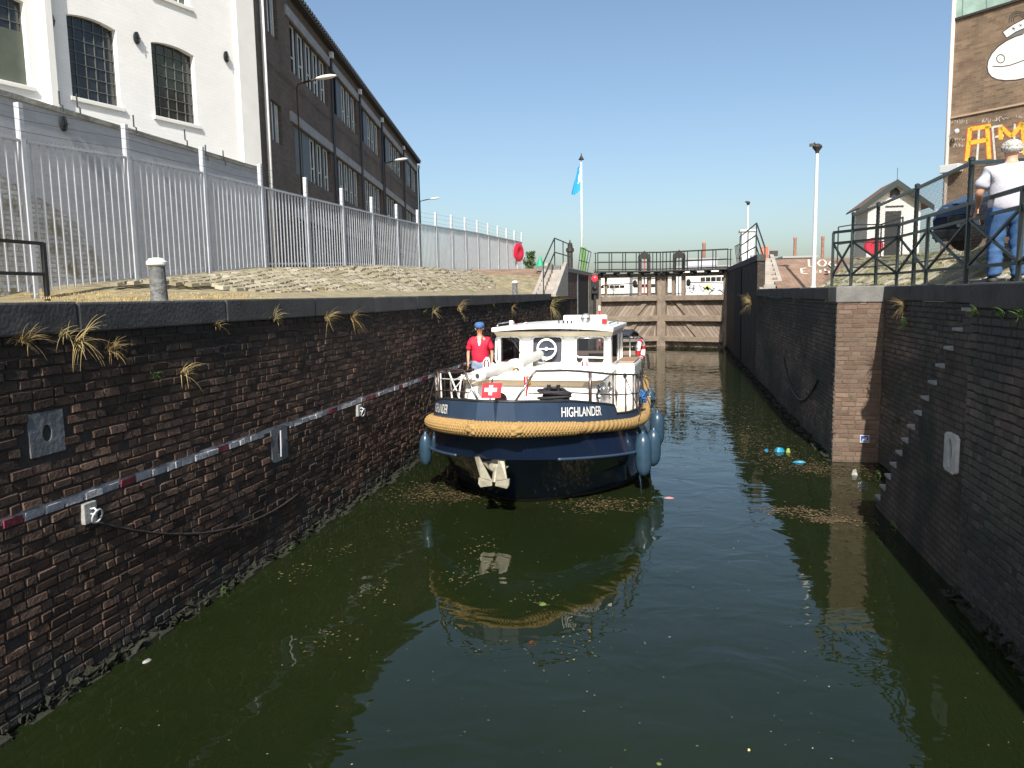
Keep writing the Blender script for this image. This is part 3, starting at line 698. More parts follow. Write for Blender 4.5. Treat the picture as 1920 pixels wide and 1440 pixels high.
# ================================================================== WHITE BUILDING
CN = (-9.62, 16.96)
M['white_brick'] = tex_brick_mat('white_brick', (.86, .85, .82), (.88, .87, .84), (.82, .81, .78), bw=.23, bh=.075, ms=.004, coords='UV', noise=.04, bump=.3, dist=.01)
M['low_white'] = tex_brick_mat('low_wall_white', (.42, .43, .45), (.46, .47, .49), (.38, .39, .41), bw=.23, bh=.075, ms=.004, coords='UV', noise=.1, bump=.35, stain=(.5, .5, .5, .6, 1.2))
PW = Plane(CN, 15)
wb = empty('white_building', (CN[0], CN[1], 3.1), label='white painted brick factory building with arched steel windows, upper left', cat='building')
wo_ = Vector((CN[0], CN[1], 3.1))
def facade_with_holes(pl, u0, u1, z0, z1, holes, name, mats, parent, org, depth=.14, arch=.1, solid=0):
    """plane grid with rectangular holes (u0,u1,z0,z1,arch); reveals added"""
    us = sorted(set([u0, u1] + [h[0] for h in holes] + [h[1] for h in holes])); zs = sorted(set([z0, z1] + [h[2] for h in holes] + [h[3] for h in holes]))
    mb = MB(); L_ = lambda u, z, o=0: pl.w(u, z, o) - org
    for i in range(len(us) - 1):
        for j in range(len(zs) - 1):
            uc, zc = (us[i] + us[i + 1]) / 2, (zs[j] + zs[j + 1]) / 2
            if any(h[0] < uc < h[1] and h[2] < zc < h[3] for h in holes): continue
            mb.quad(L_(us[i], zs[j]), L_(us[i + 1], zs[j]), L_(us[i + 1], zs[j + 1]), L_(us[i], zs[j + 1]))
    for h in holes:
        a, b, c, d = h[:4]; ar = h[4] if len(h) > 4 else 0
        n = 10
        # arch filler at top corners
        pts = [(a + (b - a) * k / n, d - ar * (2 * k / n - 1) ** 2) for k in range(n + 1)] if ar else [(a, d), (b, d)]
        if ar:
            for k in range(n):
                (p, q), (r, s) = pts[k], pts[k + 1]
                mb.quad(L_(p, q), L_(r, s), L_(r, d), L_(p, d))
        loop = [(a, c), (b, c)] + pts[::-1]
        for k in range(len(loop)):
            (p, q), (r, s) = loop[k], loop[(k + 1) % len(loop)]
            mb.quad(L_(p, q), L_(r, s), L_(r, s, -depth), L_(p, q, -depth))
    def uvf(v):
        wv = v + org; r = wv - pl.P; return (r.dot(pl.d) + r.dot(pl.n), wv.z)
    o = mb.build(name, mats, parent, uv=uvf)
    return o
wins = []
for q in ([(131, 43), (216, 60), (220, 203), (137, 192)], [(286, 75), (361, 90), (365, 222), (293, 213)]):
    P4 = [PW.px(*p) for p in q]
    wins.append([(P4[0][0] + P4[3][0]) / 2, (P4[1][0] + P4[2][0]) / 2, (P4[2][1] + P4[3][1]) / 2, (P4[0][1] + P4[1][1]) / 2 + .03])
zb_, zt_ = (wins[0][2] + wins[1][2]) / 2, (wins[0][3] + wins[1][3]) / 2
for h in wins: h[0] -= .03; h[1] += .05; h[2], h[3] = zb_, zt_ + .03
r0 = PW.px(52, 25); wins.append([r0[0] - 1.05, PW.px(57, 150)[0], zb_ - .0, zt_])
up = [PW.px(285, 0), PW.px(355, 0), PW.px(362, 16)]
wins.append([up[0][0], up[1][0], PW.px(358, 14)[1], PW.px(358, 14)[1] + 1.4])
sp_ = wins[0][0] - wins[2][0]
wins.append([wins[2][0] , wins[2][1], wins[3][2], wins[3][3]]); wins.append([wins[0][0], wins[0][1], wins[3][2], wins[3][3]])
holes = [(h[0], h[1], h[2], h[3], .07) for h in wins]
facade_with_holes(PW, -14, .0, 3.0, 12.5, holes, 'wall', 'white_brick', wb, wo_)
M['steel_frame'] = mat('steel_window_frame', (.11, .115, .11), .6)
M['win_glass'] = mat('factory_glass', (.02, .022, .022), .12, spec=.7, noise=(1.8, .6, 3))
M['shade_green'] = mat('green_blind', (.085, .10, .075), .7, noise=(3, .2))
for k, h in enumerate(wins):
    a, b, c, d = h; L_ = lambda u, z, o=0: PW.w(u, z, o) - wo_
    mb = MB(); mb.quad(L_(a, c, -.13), L_(b, c, -.13), L_(b, d, -.13), L_(a, d, -.13))
    wobj = mb.build('window', 'win_glass' if k != 3 else 'shade_green', wb)
    mb = MB(); cols, rows = 5, 7
    for i in range(cols + 1):
        u = a + (b - a) * i / cols; mb.bar(L_(u, c, -.12), L_(u, d, -.12), .013 if 0 < i < cols else .04, .02, up=PW.n)
    for j in range(rows + 1):
        z = c + (d - c) * j / rows; mb.bar(L_(a, z, -.118), L_(b, z, -.118), .013 if 0 < j < rows else .04, .02, up=PW.n)
    mb.build('frame', 'steel_frame' if k != 3 else 'white_paint', wobj)
    if k == 2:
        mb = MB(); mb.quad(L_(a, c, -.105), L_(b, c, -.105), L_(b, c + .62 * (d - c), -.105), L_(a, c + .62 * (d - c), -.105)); mb.build('blind', 'shade_green', wobj)
    mb = MB(); mb.obox(L_((a + b) / 2, c - .05, .015), PW.d * ((b - a) / 2 + .06), PW.n * .03, (0, 0, .04)); mb.build('sill', 'white_paint', wb, bevel=.01)
# corner pilaster, drainpipe
mb = MB(); c = PW.w(-.28, 7.8, .03) - wo_; mb.obox(c, PW.d * .27, PW.n * .035, (0, 0, 4.7)); mb.build('corner_pilaster', 'white_paint', wb)
pu = PW.px(88, 100)[0]; mb = MB(); mb.obox(PW.w(pu, 7.8, .07) - wo_, PW.d * .07, PW.n * .07, (0, 0, 4.7)); mb.build('drainpipe', 'white_paint', wb, bevel=.01)
mb = MB(); L_ = lambda u, z, o=0: PW.w(u, z, o) - wo_
mb.add([L_(-14, 3, -9), L_(0, 3, -9), L_(0, 12.5, -9), L_(-14, 12.5, -9), L_(-14, 12.5), L_(0, 12.5), L_(0, 3), L_(-14, 3)], [(0, 1, 2, 3), (3, 2, 5, 4), (1, 6, 5, 2)])
mb.build('rear_wall', 'white_paint', wb)
def bulkhead(pl, x, y, label, grp='oval bulkhead lamps on the white building'):
    u, z = pl.px(x, y); e = empty('wall_lamp', pl.w(u, z, .02), label=label, cat='wall lamp', group=grp)
    e.rotation_euler = (0, 0, math.atan2(pl.n.y, pl.n.x))
    n = 20; mb = MB()
    for k in range(n):
        a, b = 2 * PI * k / n, 2 * PI * (k + 1) / n
        P = lambda a, r, o: (o, r * .066 * math.sin(a), r * .12 * math.cos(a))
        mb.quad(P(a, 1, 0), P(b, 1, 0), P(b, 1, .03), P(a, 1, .03)); mb.quad(P(a, 1, .03), P(b, 1, .03), P(b, .8, .035), P(a, .8, .035))
    mb.build('housing', 'black', e, smooth=True, sharp=40)
    mb = MB()
    for k in range(n):
        a, b = 2 * PI * k / n, 2 * PI * (k + 1) / n
        P = lambda a, r, o: (o, r * .066 * math.sin(a), r * .12 * math.cos(a))
        mb.quad(P(a, .8, .034), P(b, .8, .034), P(b, .45, .048), P(a, .45, .048)); mb.add([P(a, .45, .048), P(b, .45, .048), (.05, 0, 0)], [(0, 1, 2)])
    mb.build('glass', 'glass_dark', e, smooth=True)
    mb = MB(); mb.bar((.055, -.06, 0), (.055, .06, 0), .010, .012); mb.bar((.055, 0, -.11), (.055, 0, .11), .012, .012); mb.build('guard', 'black', e)
bulkhead(PW, 93, 39, 'black oval bulkhead lamp beside the white drainpipe')
bulkhead(PW, 254, 72, 'black oval bulkhead lamp between the two gridded windows')
bulkhead(PW, 422, 107, 'black oval bulkhead lamp nearest the white building corner')
# low white wall with brackets
XW = -9.6
lo = empty('low_wall', (XW, 10, 3.0), label='white painted yard wall in shade, behind the steel fence', cat='wall')
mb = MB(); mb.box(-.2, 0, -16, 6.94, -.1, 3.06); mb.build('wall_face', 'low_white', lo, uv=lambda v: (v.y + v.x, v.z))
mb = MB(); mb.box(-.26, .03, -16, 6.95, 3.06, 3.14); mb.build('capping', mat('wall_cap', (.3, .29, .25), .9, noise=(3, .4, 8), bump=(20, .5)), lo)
M['raw_brick'] = tex_brick_mat('stripped_brick', (.52, .53, .54), (.38, .37, .35), (.33, .33, .32), coords='UV', bw=.2, bh=.075, ms=.01, noise=.35, bump=1, stain=(.22, .2, .13, .5, 2.6))
mb = MB(); mb.add([(.006, -8, -.05), (.006, 1.75, -.05), (.006, 1.6, .5), (.006, 1.35, .9), (.006, 1.0, 1.35), (.006, .45, 1.6), (.006, -.6, 2.0), (.006, -8, 2.3)], [tuple(range(8))]); mb.build('stripped_patch', 'raw_brick', lo, uv=lambda v: (v.y, v.z))
for x, y in [(112, 195), (145, 200), (251, 237), (347, 262), (386, 290), (419, 300)]:
    q = at(x, y, X=XW + .04); mb = MB(); v = q - Vector((XW, 10, 3)); mb.tube([v + Vector((0, 0, .2)), v, v + Vector((.03, 0.02, -.02)), v + Vector((.03, .02, -.12))], .013, 6); mb.build('bracket', 'black', lo)
PLW = Plane((XW, 0), 0)
bulkhead(PLW, 116, 232, 'black oval lamp low on the shaded yard wall', grp=None)

# ================================================================== BROWN BUILDING
PB = Plane(CN, -11.4)
M['brown_brick'] = tex_brick_mat('brown_brick', (.11, .085, .072), (.15, .118, .10), (.15, .13, .12), bw=.22, bh=.065, ms=.008, coords='UV', noise=.25, bump=.3, nscale=.8)
bb = empty('brick_building', (CN[0], CN[1], 3.1), label='long dark brown brick warehouse with grey lintel bands and rows of tall windows', cat='building')
b0 = Vector((CN[0], CN[1], 3.1)); BL = lambda u, z, o=0: PB.w(u, z, o) - b0
uend = PB.px(785, 400)[0]
ds_u = [PB.px(*p)[0] for p in [(617, 140), (671, 200), (713, 250), (754, 290)]]
zr1 = PB.px(550, 0)[1]; band1 = PB.px(560, 50)[1]; band2 = PB.px(570, 238)[1]
edges = [PB.px(538, 60)[0]] + ds_u + [uend - .3]
holesB = []
for f, (zt, hgt) in enumerate([(band1 - .14, 1.32), (band2 - .14, 1.32), (band2 - 2.7, 1.2)]):
    for i in range(5):
        a, b = edges[i] + .25, edges[i + 1] - .25; holesB.append((a, b, zt - hgt, zt))
sm1 = [PB.px(500, 20)[0], PB.px(519, 20)[0]]; holesB.append((sm1[0], sm1[1], PB.px(510, 66)[1], PB.px(510, 66)[1] + 1.25))
holesB.append((sm1[0] - .05, sm1[1] - .05, PB.px(512, 262)[1], PB.px(512, 188)[1]))
facade_with_holes(PB, .02, uend, 3.0, zr1 - .1, holesB, 'wall', 'brown_brick', bb, b0, depth=.15)
M['win_white'] = mat('window_frame_white', (.62, .64, .62), .6, noise=(4, .2)); M['curtain'] = mat('louvre_dark', (.05, .052, .055), .5, noise=(3, .3))
rnd = random.Random(5)
for k, h in enumerate(holesB):
    a, b, c, d = h
    mb = MB(); mb.quad(BL(a, c, -.13), BL(b, c, -.13), BL(b, d, -.13), BL(a, d, -.13)); wobj = mb.build('window', 'win_glass', bb)
    n = 5 if k < 15 else 2; W_ = (b - a) / n; mb = MB()
    mb2 = MB()
    for i in range(n):
        u0_, u1_ = a + W_ * i, a + W_ * (i + 1)
        if k < 15 and rnd.random() < .2: mb2.obox(BL((u0_ + u1_) / 2, (c + d) / 2, -.06), PB.d * W_ * .46, PB.n * .02, (0, 0, (d - c) / 2)); continue
        mb2.obox(BL(u0_, (c + d) / 2, -.09), PB.d * W_ * .1, PB.n * .03, (0, 0, (d - c) / 2))
        for u in (u0_ + W_ * .28, u1_ - W_ * .28): mb.bar(BL(u, c + .02, -.09), BL(u, d - .01, -.09), .07, .03, up=PB.n)
        for z in (c + .04, c + (d - c) * .35, d - .03): mb.bar(BL(u0_ + W_ * .28, z, -.1), BL(u1_ - W_ * .28, z, -.1), .035, .02, up=PB.n)
    mb.bar(BL(a, c + .015, -.1), BL(b, c + .015, -.1), .03, .02, up=PB.n); mb2.bar(BL(a, d - .01, -.11), BL(b, d - .01, -.11), .02, .02, up=PB.n); mb2.bar(BL(a, c + .0, -.11), BL(b, c + .0, -.11), .02, .02, up=PB.n)
    mb.build('frame', 'win_white', wobj); mb2.build('mullion', 'curtain', wobj)
for z in (band1, band2, band2 - 2.55):
    for i in range(5):
        mb = MB(); a, b = edges[i] - (.15 if i == 0 else -.06), edges[i + 1] - .06
        mb.obox(BL((a + b) / 2, z, .02), PB.d * (b - a) / 2, PB.n * .035, (0, 0, .13)); mb.build('lintel_band', mat('lintel', (.3, .31, .33), .8, noise=(3, .2)), bb)
for u in ds_u + [uend - .06]:
    mb = MB(); mb.tube([BL(u, zr1 - .35, .08), BL(u, 3, .08)], .05, 8); mb.build('downpipe', mat('lead_pipe', (.05, .055, .065), .5), bb, smooth=True)
    mb = MB(); mb.obox(BL(u, zr1 - .32, .1), PB.d * .07, PB.n * .07, (0, 0, .1)); mb.build('hopper', 'win_white', bb, bevel=.02)
mb = MB(); mb.tube([BL(.45, zr1 - .2, .09), BL(.45, 3, .09)], .05, 8); mb.build('downpipe', 'white_paint', bb, smooth=True)
mb = MB(); mb.obox(BL(uend / 2, zr1 - .04, -.2), PB.d * (uend / 2 + .05), PB.n * .4, (0, 0, .06))
u = 0.1
while u < uend: mb.obox(BL(u, zr1 + .04, .12), PB.d * .06, PB.n * .12, (0, 0, .035)); u += .24
mb.build('roof', mat('roof_dark', (.035, .033, .035), .8), bb)
mb = MB(); mb.add([BL(uend, 3), BL(uend, 3, -8), BL(uend, zr1, -8), BL(uend, zr1 - .1), BL(.02, 3, -8), BL(.02, zr1, -8)], [(0, 1, 2, 3), (1, 4, 5, 2)]); mb.build('end_wall', 'brown_brick', bb, uv=lambda v: (v.x, v.z))
mb = MB()
for (z, sg) in ((band2 + .9, .05), (band2 - 3.0, .12), (band2 - 2.8, .1)):
    pts = [BL(u_, z - sg * math.sin(u_ * 1.3) ** 2, .05) for u_ in frange(.5, uend - .5, .5)]; mb.tube(pts, .012, 4)
mb.build('cable', 'black', bb)
# street lamps on brackets
def wall_arm(u, ztop, zb, ln, label, hl=.6):
    e = empty('street_lamp', PB.w(u, ztop, .12), label=label, cat='street lamp', group='street lamps on the brown warehouse')
    mb = MB(); mb.tube([(0, 0, zb - ztop), (0, 0, -.1), (.04, 0, 0), (.25, 0, .03)], .022, 8); mb.build('conduit', 'rust', e, smooth=True)
    mb = MB(); mb.tube([(.2, 0, .03), (ln, 0, .1)], .028, 8); mb.build('arm', 'rust', e, smooth=True)
    mb = MB(); mb.lathe([(.03, 0), (.07, .06), (.1, .25), (.09, .45), (.03, hl)], (ln - .05, 0, .095), (1, 0, .14), n=14)
    mb.v = [(x, y, .1 + (z - .1) * .6) for x, y, z in mb.v]; mb.build('lamp_head', 'white_paint', e, smooth=True)
u, z = PB.px(548, 158); wall_arm(u, z, z - 3, .62, 'rusty-armed street lamp on the warehouse, nearest and highest of the three')
u, z = PB.px(716, 306); wall_arm(u, z, z - 2.5, .55, 'street lamp on a bracket, middle of the warehouse front')
u, z = PB.px(784, 377); wall_arm(u, z, z - 2, .7, 'thin street lamp at the far end of the warehouse')

# ================================================================== GATE
YG0, YGC, XC = 42.9, 44.5, -.68
M['gate_wood'] = mat('gate_timber', (.21, .165, .125), .85, noise=(3, .35, 9), bump=(25, .6))
def planks_mat():
    m = bpy.data.materials.new('gate_planks'); m.use_nodes = True; t = m.node_tree; N = t.nodes; L = t.links
    p = N['Principled BSDF']; p.inputs['Roughness'].default_value = .85
    tc = N.new('ShaderNodeTexCoord'); mp = N.new('ShaderNodeMapping'); mp.inputs['Scale'].default_value = (3, 3, 3); L.new(tc.outputs['Object'], mp.inputs[0])
    n = N.new('ShaderNodeTexNoise'); n.inputs['Scale'].default_value = 1; n.inputs['Detail'].default_value = 6; L.new(mp.outputs[0], n.inputs['Vector'])
    at_ = N.new('ShaderNodeAttribute'); at_.attribute_name = 'tone'; ma = N.new('ShaderNodeMath'); ma.operation = 'MULTIPLY_ADD'; ma.inputs[1].default_value = .5; L.new(at_.outputs['Fac'], ma.inputs[0]); m2 = N.new('ShaderNodeMath'); m2.operation = 'MULTIPLY'; m2.inputs[1].default_value = .5; L.new(n.outputs['Fac'], m2.inputs[0]); L.new(m2.outputs[0], ma.inputs[2])
    r = ramp(N, [(.15, (.12, .09, .07)), (.5, (.225, .175, .135)), (.8, (.31, .255, .205))]); L.new(ma.outputs[0], r.inputs[0]); L.new(r.outputs[0], p.inputs['Base Color'])
    return m
M['gate_planks'] = planks_mat()
def zat(y, Y=43.4): return at(1240, y, Y=Y).z
zT, zW1, zB1, zP1, zB2, zP2, zB3, zBot = [zat(v) for v in (512, 519, 554, 564, 592, 603, 632, 641)]
def gate_leaf(xa, side):
    A = Vector((xa, YG0, 0)); B = Vector((XC + side * .012, YGC, 0)); d = (B - A); Ln = d.length; d.normalize(); nrm = Vector((d.y, -d.x, 0))
    if nrm.y > 0: nrm = -nrm
    e = empty('lock_gate', A, label='weathered timber lock gate leaf on the %s' % ('left, behind the boat' if side < 0 else 'right, beside the dark wall'), cat='lock gate', group=None)
    P = lambda u, z, o=0: d * u + nrm * o + Vector((0, 0, z))
    def beam(name, u0, u1, z0, z1, o0, o1, m='gate_wood'):
        mb = MB(); mb.obox(P((u0 + u1) / 2, (z0 + z1) / 2, (o0 + o1) / 2), d * (u1 - u0) / 2, nrm * (o1 - o0) / 2, (0, 0, (z1 - z0) / 2)); return mb.build(name, m, e, bevel=.02)
    beam('heel_post', 0, .32, -.3, zT + .05, -.05, .3); beam('mitre_post', Ln - .36, Ln - .005, -.3, zT + .05, -.05, .31)
    beam('top_beam', .32, Ln - .36, zW1, zT, 0, .28)
    for a, b in ((zP1, zB1), (zP2, zB2), (zBot, zB3)): beam('cross_beam', .32, Ln - .36, a, b, 0, .36)
    for us in ((Ln * .64, Ln * .69), (Ln * .78, Ln * .83), (.6, .72)) if side < 0 else ((Ln * .64, Ln * .69), (Ln * .78, Ln * .83), (.25, .4)): beam('sluice_post', us[0], us[1], zB1, zW1, .02, .22)
    # diagonal planking
    for (z0, z1) in ((zB2, zP1), (zB3, zP2), (-.3, zBot)):
        mb = MB(); tone = []; u = .32 - .9; wd = .24; sh = (z1 - z0) * .8; rr = random.Random(int(z0 * 10) + side)
        while u < Ln:
            q = [(u, z0), (u + wd - .025, z0), (u + wd - .025 + sh, z1), (u + sh, z1)]
            q = [(min(max(x, .32), Ln - .36), z) for x, z in q]
            if q[1][0] - q[0][0] > .01 or q[2][0] - q[3][0] > .01:
                o = .06 + rr.uniform(-.012, .012)
                mb.prism([P(x, z, o) for x, z in q], nrm * -.05); tone += [rr.random()] * 6
            u += wd
        mb.tone = tone; mb.build('planking', 'gate_planks', e)
        mb = MB(); mb.quad(P(.3, z0, -.03), P(Ln - .3, z0, -.03), P(Ln - .3, z1, -.03), P(.3, z1, -.03)); mb.build('dark_backing', 'hole', e)  # near-black sheet behind the planks, seen through their gaps
        if z0 > 0:
            mb = MB(); uc = Ln * (.55 if z0 > 1 else .4); mb.prism([P(uc, z0, .16), P(uc + .3, z0, .16), P(uc + .3 + sh * 1.1, z1, .16), P(uc + sh * 1.1, z1, .16)], nrm * -.09); mb.build('diagonal_brace', 'gate_wood', e)
    # walkway deck & brackets
    zd_ = zat(508); mb = MB(); mb.obox(P(Ln / 2, zd_, .35), d * Ln / 2, nrm * .38, (0, 0, .035)); mb.build('walkway', 'iron', e)
    mb = MB()
    for i in range(5): u = Ln * (.1 + .2 * i); mb.obox(P(u, zd_ - .12, .35), d * .09, nrm * .3, (0, 0, .075))
    mb.build('walkway_bracket', 'black', e)
    # railings (both sides) 
    ht = 1.05
    for o in (.7, -.02):
        mb = MB()
        for zz in (ht, ht * .5, .12): mb.bar(P(0, zd_ + zz, o), P(Ln, zd_ + zz, o), .035, .035)
        for i in range(6): u = Ln * i / 5.; mb.bar(P(u + (.1 if o < .5 else 0), zd_, o), P(u + (.1 if o < .5 else 0), zd_ + ht, o), .04, .04, up=d)
        mb.build('walkway_railing', 'black', e)
    # sluice winch arch
    uw = Ln * .735; zt = zat(473, 43.6)
    mb = MB()
    for s_ in (-1, 1): mb.obox(P(uw + s_ * .26, (zd_ + zt - .3) / 2 + .0, .1), d * .07, nrm * .08, (0, 0, (zt - .3 - zd_) / 2 + .1))
    poly = [P(uw - .33, zt - .42, .2), P(uw - .33, zt - .15, .2), P(uw - .14, zt, .2), P(uw + .14, zt, .2), P(uw + .33, zt - .15, .2), P(uw + .33, zt - .42, .2), P(uw + .15, zt - .32, .2), P(uw - .15, zt - .32, .2)]
    mb.prism(poly, nrm * -.2); mb.lathe([(.05, 0), (.05, .08), (0, .15)], P(uw, zt, .1), n=8); mb.build('winch_frame', 'iron', e, bevel=.015)
    mb = MB(); mb.box(-.03, .03, -.03, .03, 0, zt - zB1); o = mb.build('sluice_rack', mat('red_rod', (.45, .03, .04), .6) if side < 0 else M['iron'], e); o.location = P(uw, zB1, .1)
    mb = MB(); mb.tube([P(.4, zat(533), .25), P(Ln * .6, zat(530), .25)], .03, 6); mb.build('drive_rod', 'rust', e)
    mb = MB(); c = P(Ln * .58, zat(531), .25); mb.lathe([(.05, -.2), (.12, -.1), (.12, .1), (.05, .2)], c, n=8); mb.build('drive_gear', 'black', e)
    return e
xa_l = at(1114, 600, Y=YG0).x; xa_r = at(1371, 600, Y=YG0).x
gate_leaf(xa_l, -1); gate_leaf(xa_r, 1)
# masonry closing the gate recess on both sides (quoins)
tb = tex_brick_mat('quoin_brick', (.12, .08, .062), (.17, .11, .085), (.07, .06, .05), coords='Object', noise=.4)
mb = MB(); mb.box(XL - .9, xa_l - .02, 42.7, 46.1, -.3, 4.1); tag(mb.build('gate_pier', tb), 'narrow brick pier holding the left lock gate', 'pier')
mb = MB(); mb.box(xa_r + .02, 4.0, 42.7, 46.1, -.3, 4.2); tag(mb.build('gate_pier', M['coping']), 'dark pier holding the right lock gate', 'pier')

# flat near-black panel standing in for the shaded gate recess, left wall
mb = MB(); q0, q1 = at(1083, 560, X=XL + .03).y, at(1103, 560, X=XL + .03).y
mb.box(XL + .022, XL + .03, q0, q1, -.1, 3.95); tag(mb.build('slot_shade_panel', 'hole'), 'tall dark panel for the shaded slot in the left wall just before the gate', 'slot')
mb = MB(); mb.box(XL + .02, XL + .07, q0 - .1, q0, -.1, 4.0); mb.box(XL + .02, XL + .07, q1, q1 + .1, -.1, 4.0); tag(mb.build('slot_frame', 'stone_plate'), 'pale steel guides either side of the dark slot near the gate', 'steel guide')
mb = MB(); mb.box(XR - .03, XR - .022, 33.5, 37, -.1, 4.0); tag(mb.build('slot_shade_panel', 'hole'), 'dark panel for the shaded slot in the right wall just before the gate', 'slot')  # flat near-black panel in place of the recess shade on the right
# railings beside the gate (stair railings, fan ends)
def rail_px(name, pts_top, h, X, label, m='black', lev=(1, .5), parent=None, fan=0):
    pass
def simple_rail(P, h, label, m='black', levels=(1, .55), every=1, thick=.04, group=None, name='railing', posts=None):
    e = empty(name, P[0], label=label, cat='railing', group=group); o = Vector(P[0])
    Q = [Vector(p) - o for p in P]
    for a, b in zip(Q[:-1], Q[1:]):
        for l in levels:
            mb = MB(); mb.bar(a + Vector((0, 0, h * l)), b + Vector((0, 0, h * l)), thick, thick); mb.build('rail', m, e)
    for p in (Q if posts is None else [Q[i] for i in posts]):
        mb = MB(); mb.bar(p + Vector((0, 0, -.05)), p + Vector((0, 0, h)), thick, thick, up=(0, 1, 0)); mb.build('post', m, e)
    return e
simple_rail([(-4.85, 28.9, 3.06), (-4.85, 31.8, 4.2), (-4.85, 34.3, 4.22), (-4.85, 37.5, 4.22)], 1.15, 'black stair railing climbing beside the left gate stair', levels=(1, .5))
simple_rail([(-5.95, 29.2, 3.1), (-5.95, 31.8, 4.15)], .0001 + 0, 'x') if False else None
simple_rail([(3.05, 27.7, 3.2), (3.05, 30.6, 4.28), (3.05, 34, 4.28), (3.05, 38, 4.28)], 1.3, 'black stair railing at the foot of the right gate stair', levels=(1, .66, .33))
def fan(x0, y0, x1, y1, Y, label, flip=1):
    e = empty('railing', at(x0, y1, Y=Y), label=label, cat='railing', group='slanted railing ends of the gate walkway'); o = e.location
    T0, T1 = at(x0, y0, Y=Y) - o, at(x1, y0 + 7 * flip, Y=Y) - o; B0, B1 = at(x0 - 6 * flip, y1, Y=Y) - o, at(x1 - 8 * flip, y1, Y=Y) - o
    T0.y = B0.y = 0; T1.y = B1.y = 1.2
    mb = MB()
    for i in range(5): t = i / 4; mb.bar(B0.lerp(B1, t), T0.lerp(T1, t), .035, .035, up=(0, 1, 0))
    for s_ in (0, .5, 1): mb.bar(B0.lerp(T0, s_), B1.lerp(T1, s_), .035, .035)
    mb.build('rail', 'black', e)
fan(1089, 464, 1104, 512, 42.0, 'slanted barred railing end above the left red signal')
fan(1378, 462, 1390, 508, 42.0, 'slanted barred railing end above the right red signal', flip=-1)
# black capstan post
cp = at(1069, 505, X=-5.1)
mb = MB(); mb.lathe([(.14, 0), (.14, .9), (.2, .95), (.2, 1.1), (.12, 1.15), (.12, 1.35), (.04, 1.4), (.03, 1.5), (0, 1.55)], n=12); e = mb.build('gate_winch', 'iron', loc=(-5.1, cp.y, 4.2), smooth=True, sharp=40); tag(e, 'dark iron winch column with pointed top left of the gate', 'winch')
# traffic lights
def signal(x, y, Y, label):
    p = at(x, y, Y=Y); e = empty('traffic_light', p, label=label, cat='signal', group='red signals beside the lock gate')
    mb = MB(); mb.box(-.2, .2, 0, .25, -.85, .25); mb.build('housing', 'black', e, bevel=.03)
    mb = MB(); mb.lathe([(.17, 0), (.15, .05), (0, .07)], (0, 0, 0), (0, -1, 0), n=20); mb.build('red_lamp', mat('signal_red', (.8, .02, .03), .3, emit=(1, .02, .03, 2.2)), e, smooth=True)
    mb = MB(); mb.lathe([(.14, 0), (.1, .02), (0, .03)], (0, 0, -.55), (0, -1, 0), n=16); mb.build('dark_lamp', 'glass_dark', e, smooth=True)
    mb = MB(); mb.tube(arc((0, -.06, 0), .18, 0, PI, 10), .012, 5); mb.build('hood', 'black', e)
    mb = MB(); mb.box(-.06, .06, .1, .22, -4 + .2, -.85); mb.build('post', 'black', e)
signal(1115, 522, 42.3, 'red lock signal beside the left gate leaf'); signal(1371, 517, 42.3, 'red lock signal beside the right gate leaf')
# depth gauge board
mb = MB(); p = at(1124, 573, Y=42.55)
for k in range(8): mb.box(-.05, .05, 0, .02, -k * .28 - .28, -k * .28 - .002, k % 2)
tag(mb.build('depth_gauge', ['white_paint', mat('gauge_red', (.6, .02, .03), .6)], loc=p), 'red and white depth gauge strip at the left gate leaf', 'gauge')

# stairs at both sides
def stair(name, x0, x1, y0, y1, z0, z1, n, label, cheeks=True):
    e = empty(name, ((x0 + x1) / 2, y0, z0), label=label, cat='stairs'); w_ = (x1 - x0) / 2
    mb = MB()
    for i in range(n):
        mb.box(-w_ + .12, w_ - .12, (y1 - y0) * i / n, (y1 - y0) + .3, (z1 - z0) * i / n - (.1 if i == 0 else 0), (z1 - z0) * (i + 1) / n)
    mb.build('steps', 'concrete', e, bevel=.015)
    for s_ in (-1, 1):
        mb = MB(); x = s_ * (w_ - .06)
        mb.prism([(x - .07, -.25, -.1), (x - .07, -.25, .02), (x - .07, y1 - y0, z1 - z0 + .16), (x - .07, y1 - y0 + .3, z1 - z0 + .16), (x - .07, y1 - y0 + .3, -.1)], (.14, 0, 0)); mb.build('cheek', 'concrete', e, bevel=.01)
    return e
M['concrete'] = MATS['concrete']
stair('stairs', at(1003, 549, Y=29.6).x, at(1046, 549, Y=29.6).x, 29.3, 32.2, 3.05, 4.2, 7, 'concrete steps up to the left gate pier')
stair('stairs', at(1424, 541, Y=27.5).x, at(1470, 541, Y=27.5).x, 27.6, 30.6, 3.08, 4.24, 7, 'concrete steps up to the gate on the right bank')

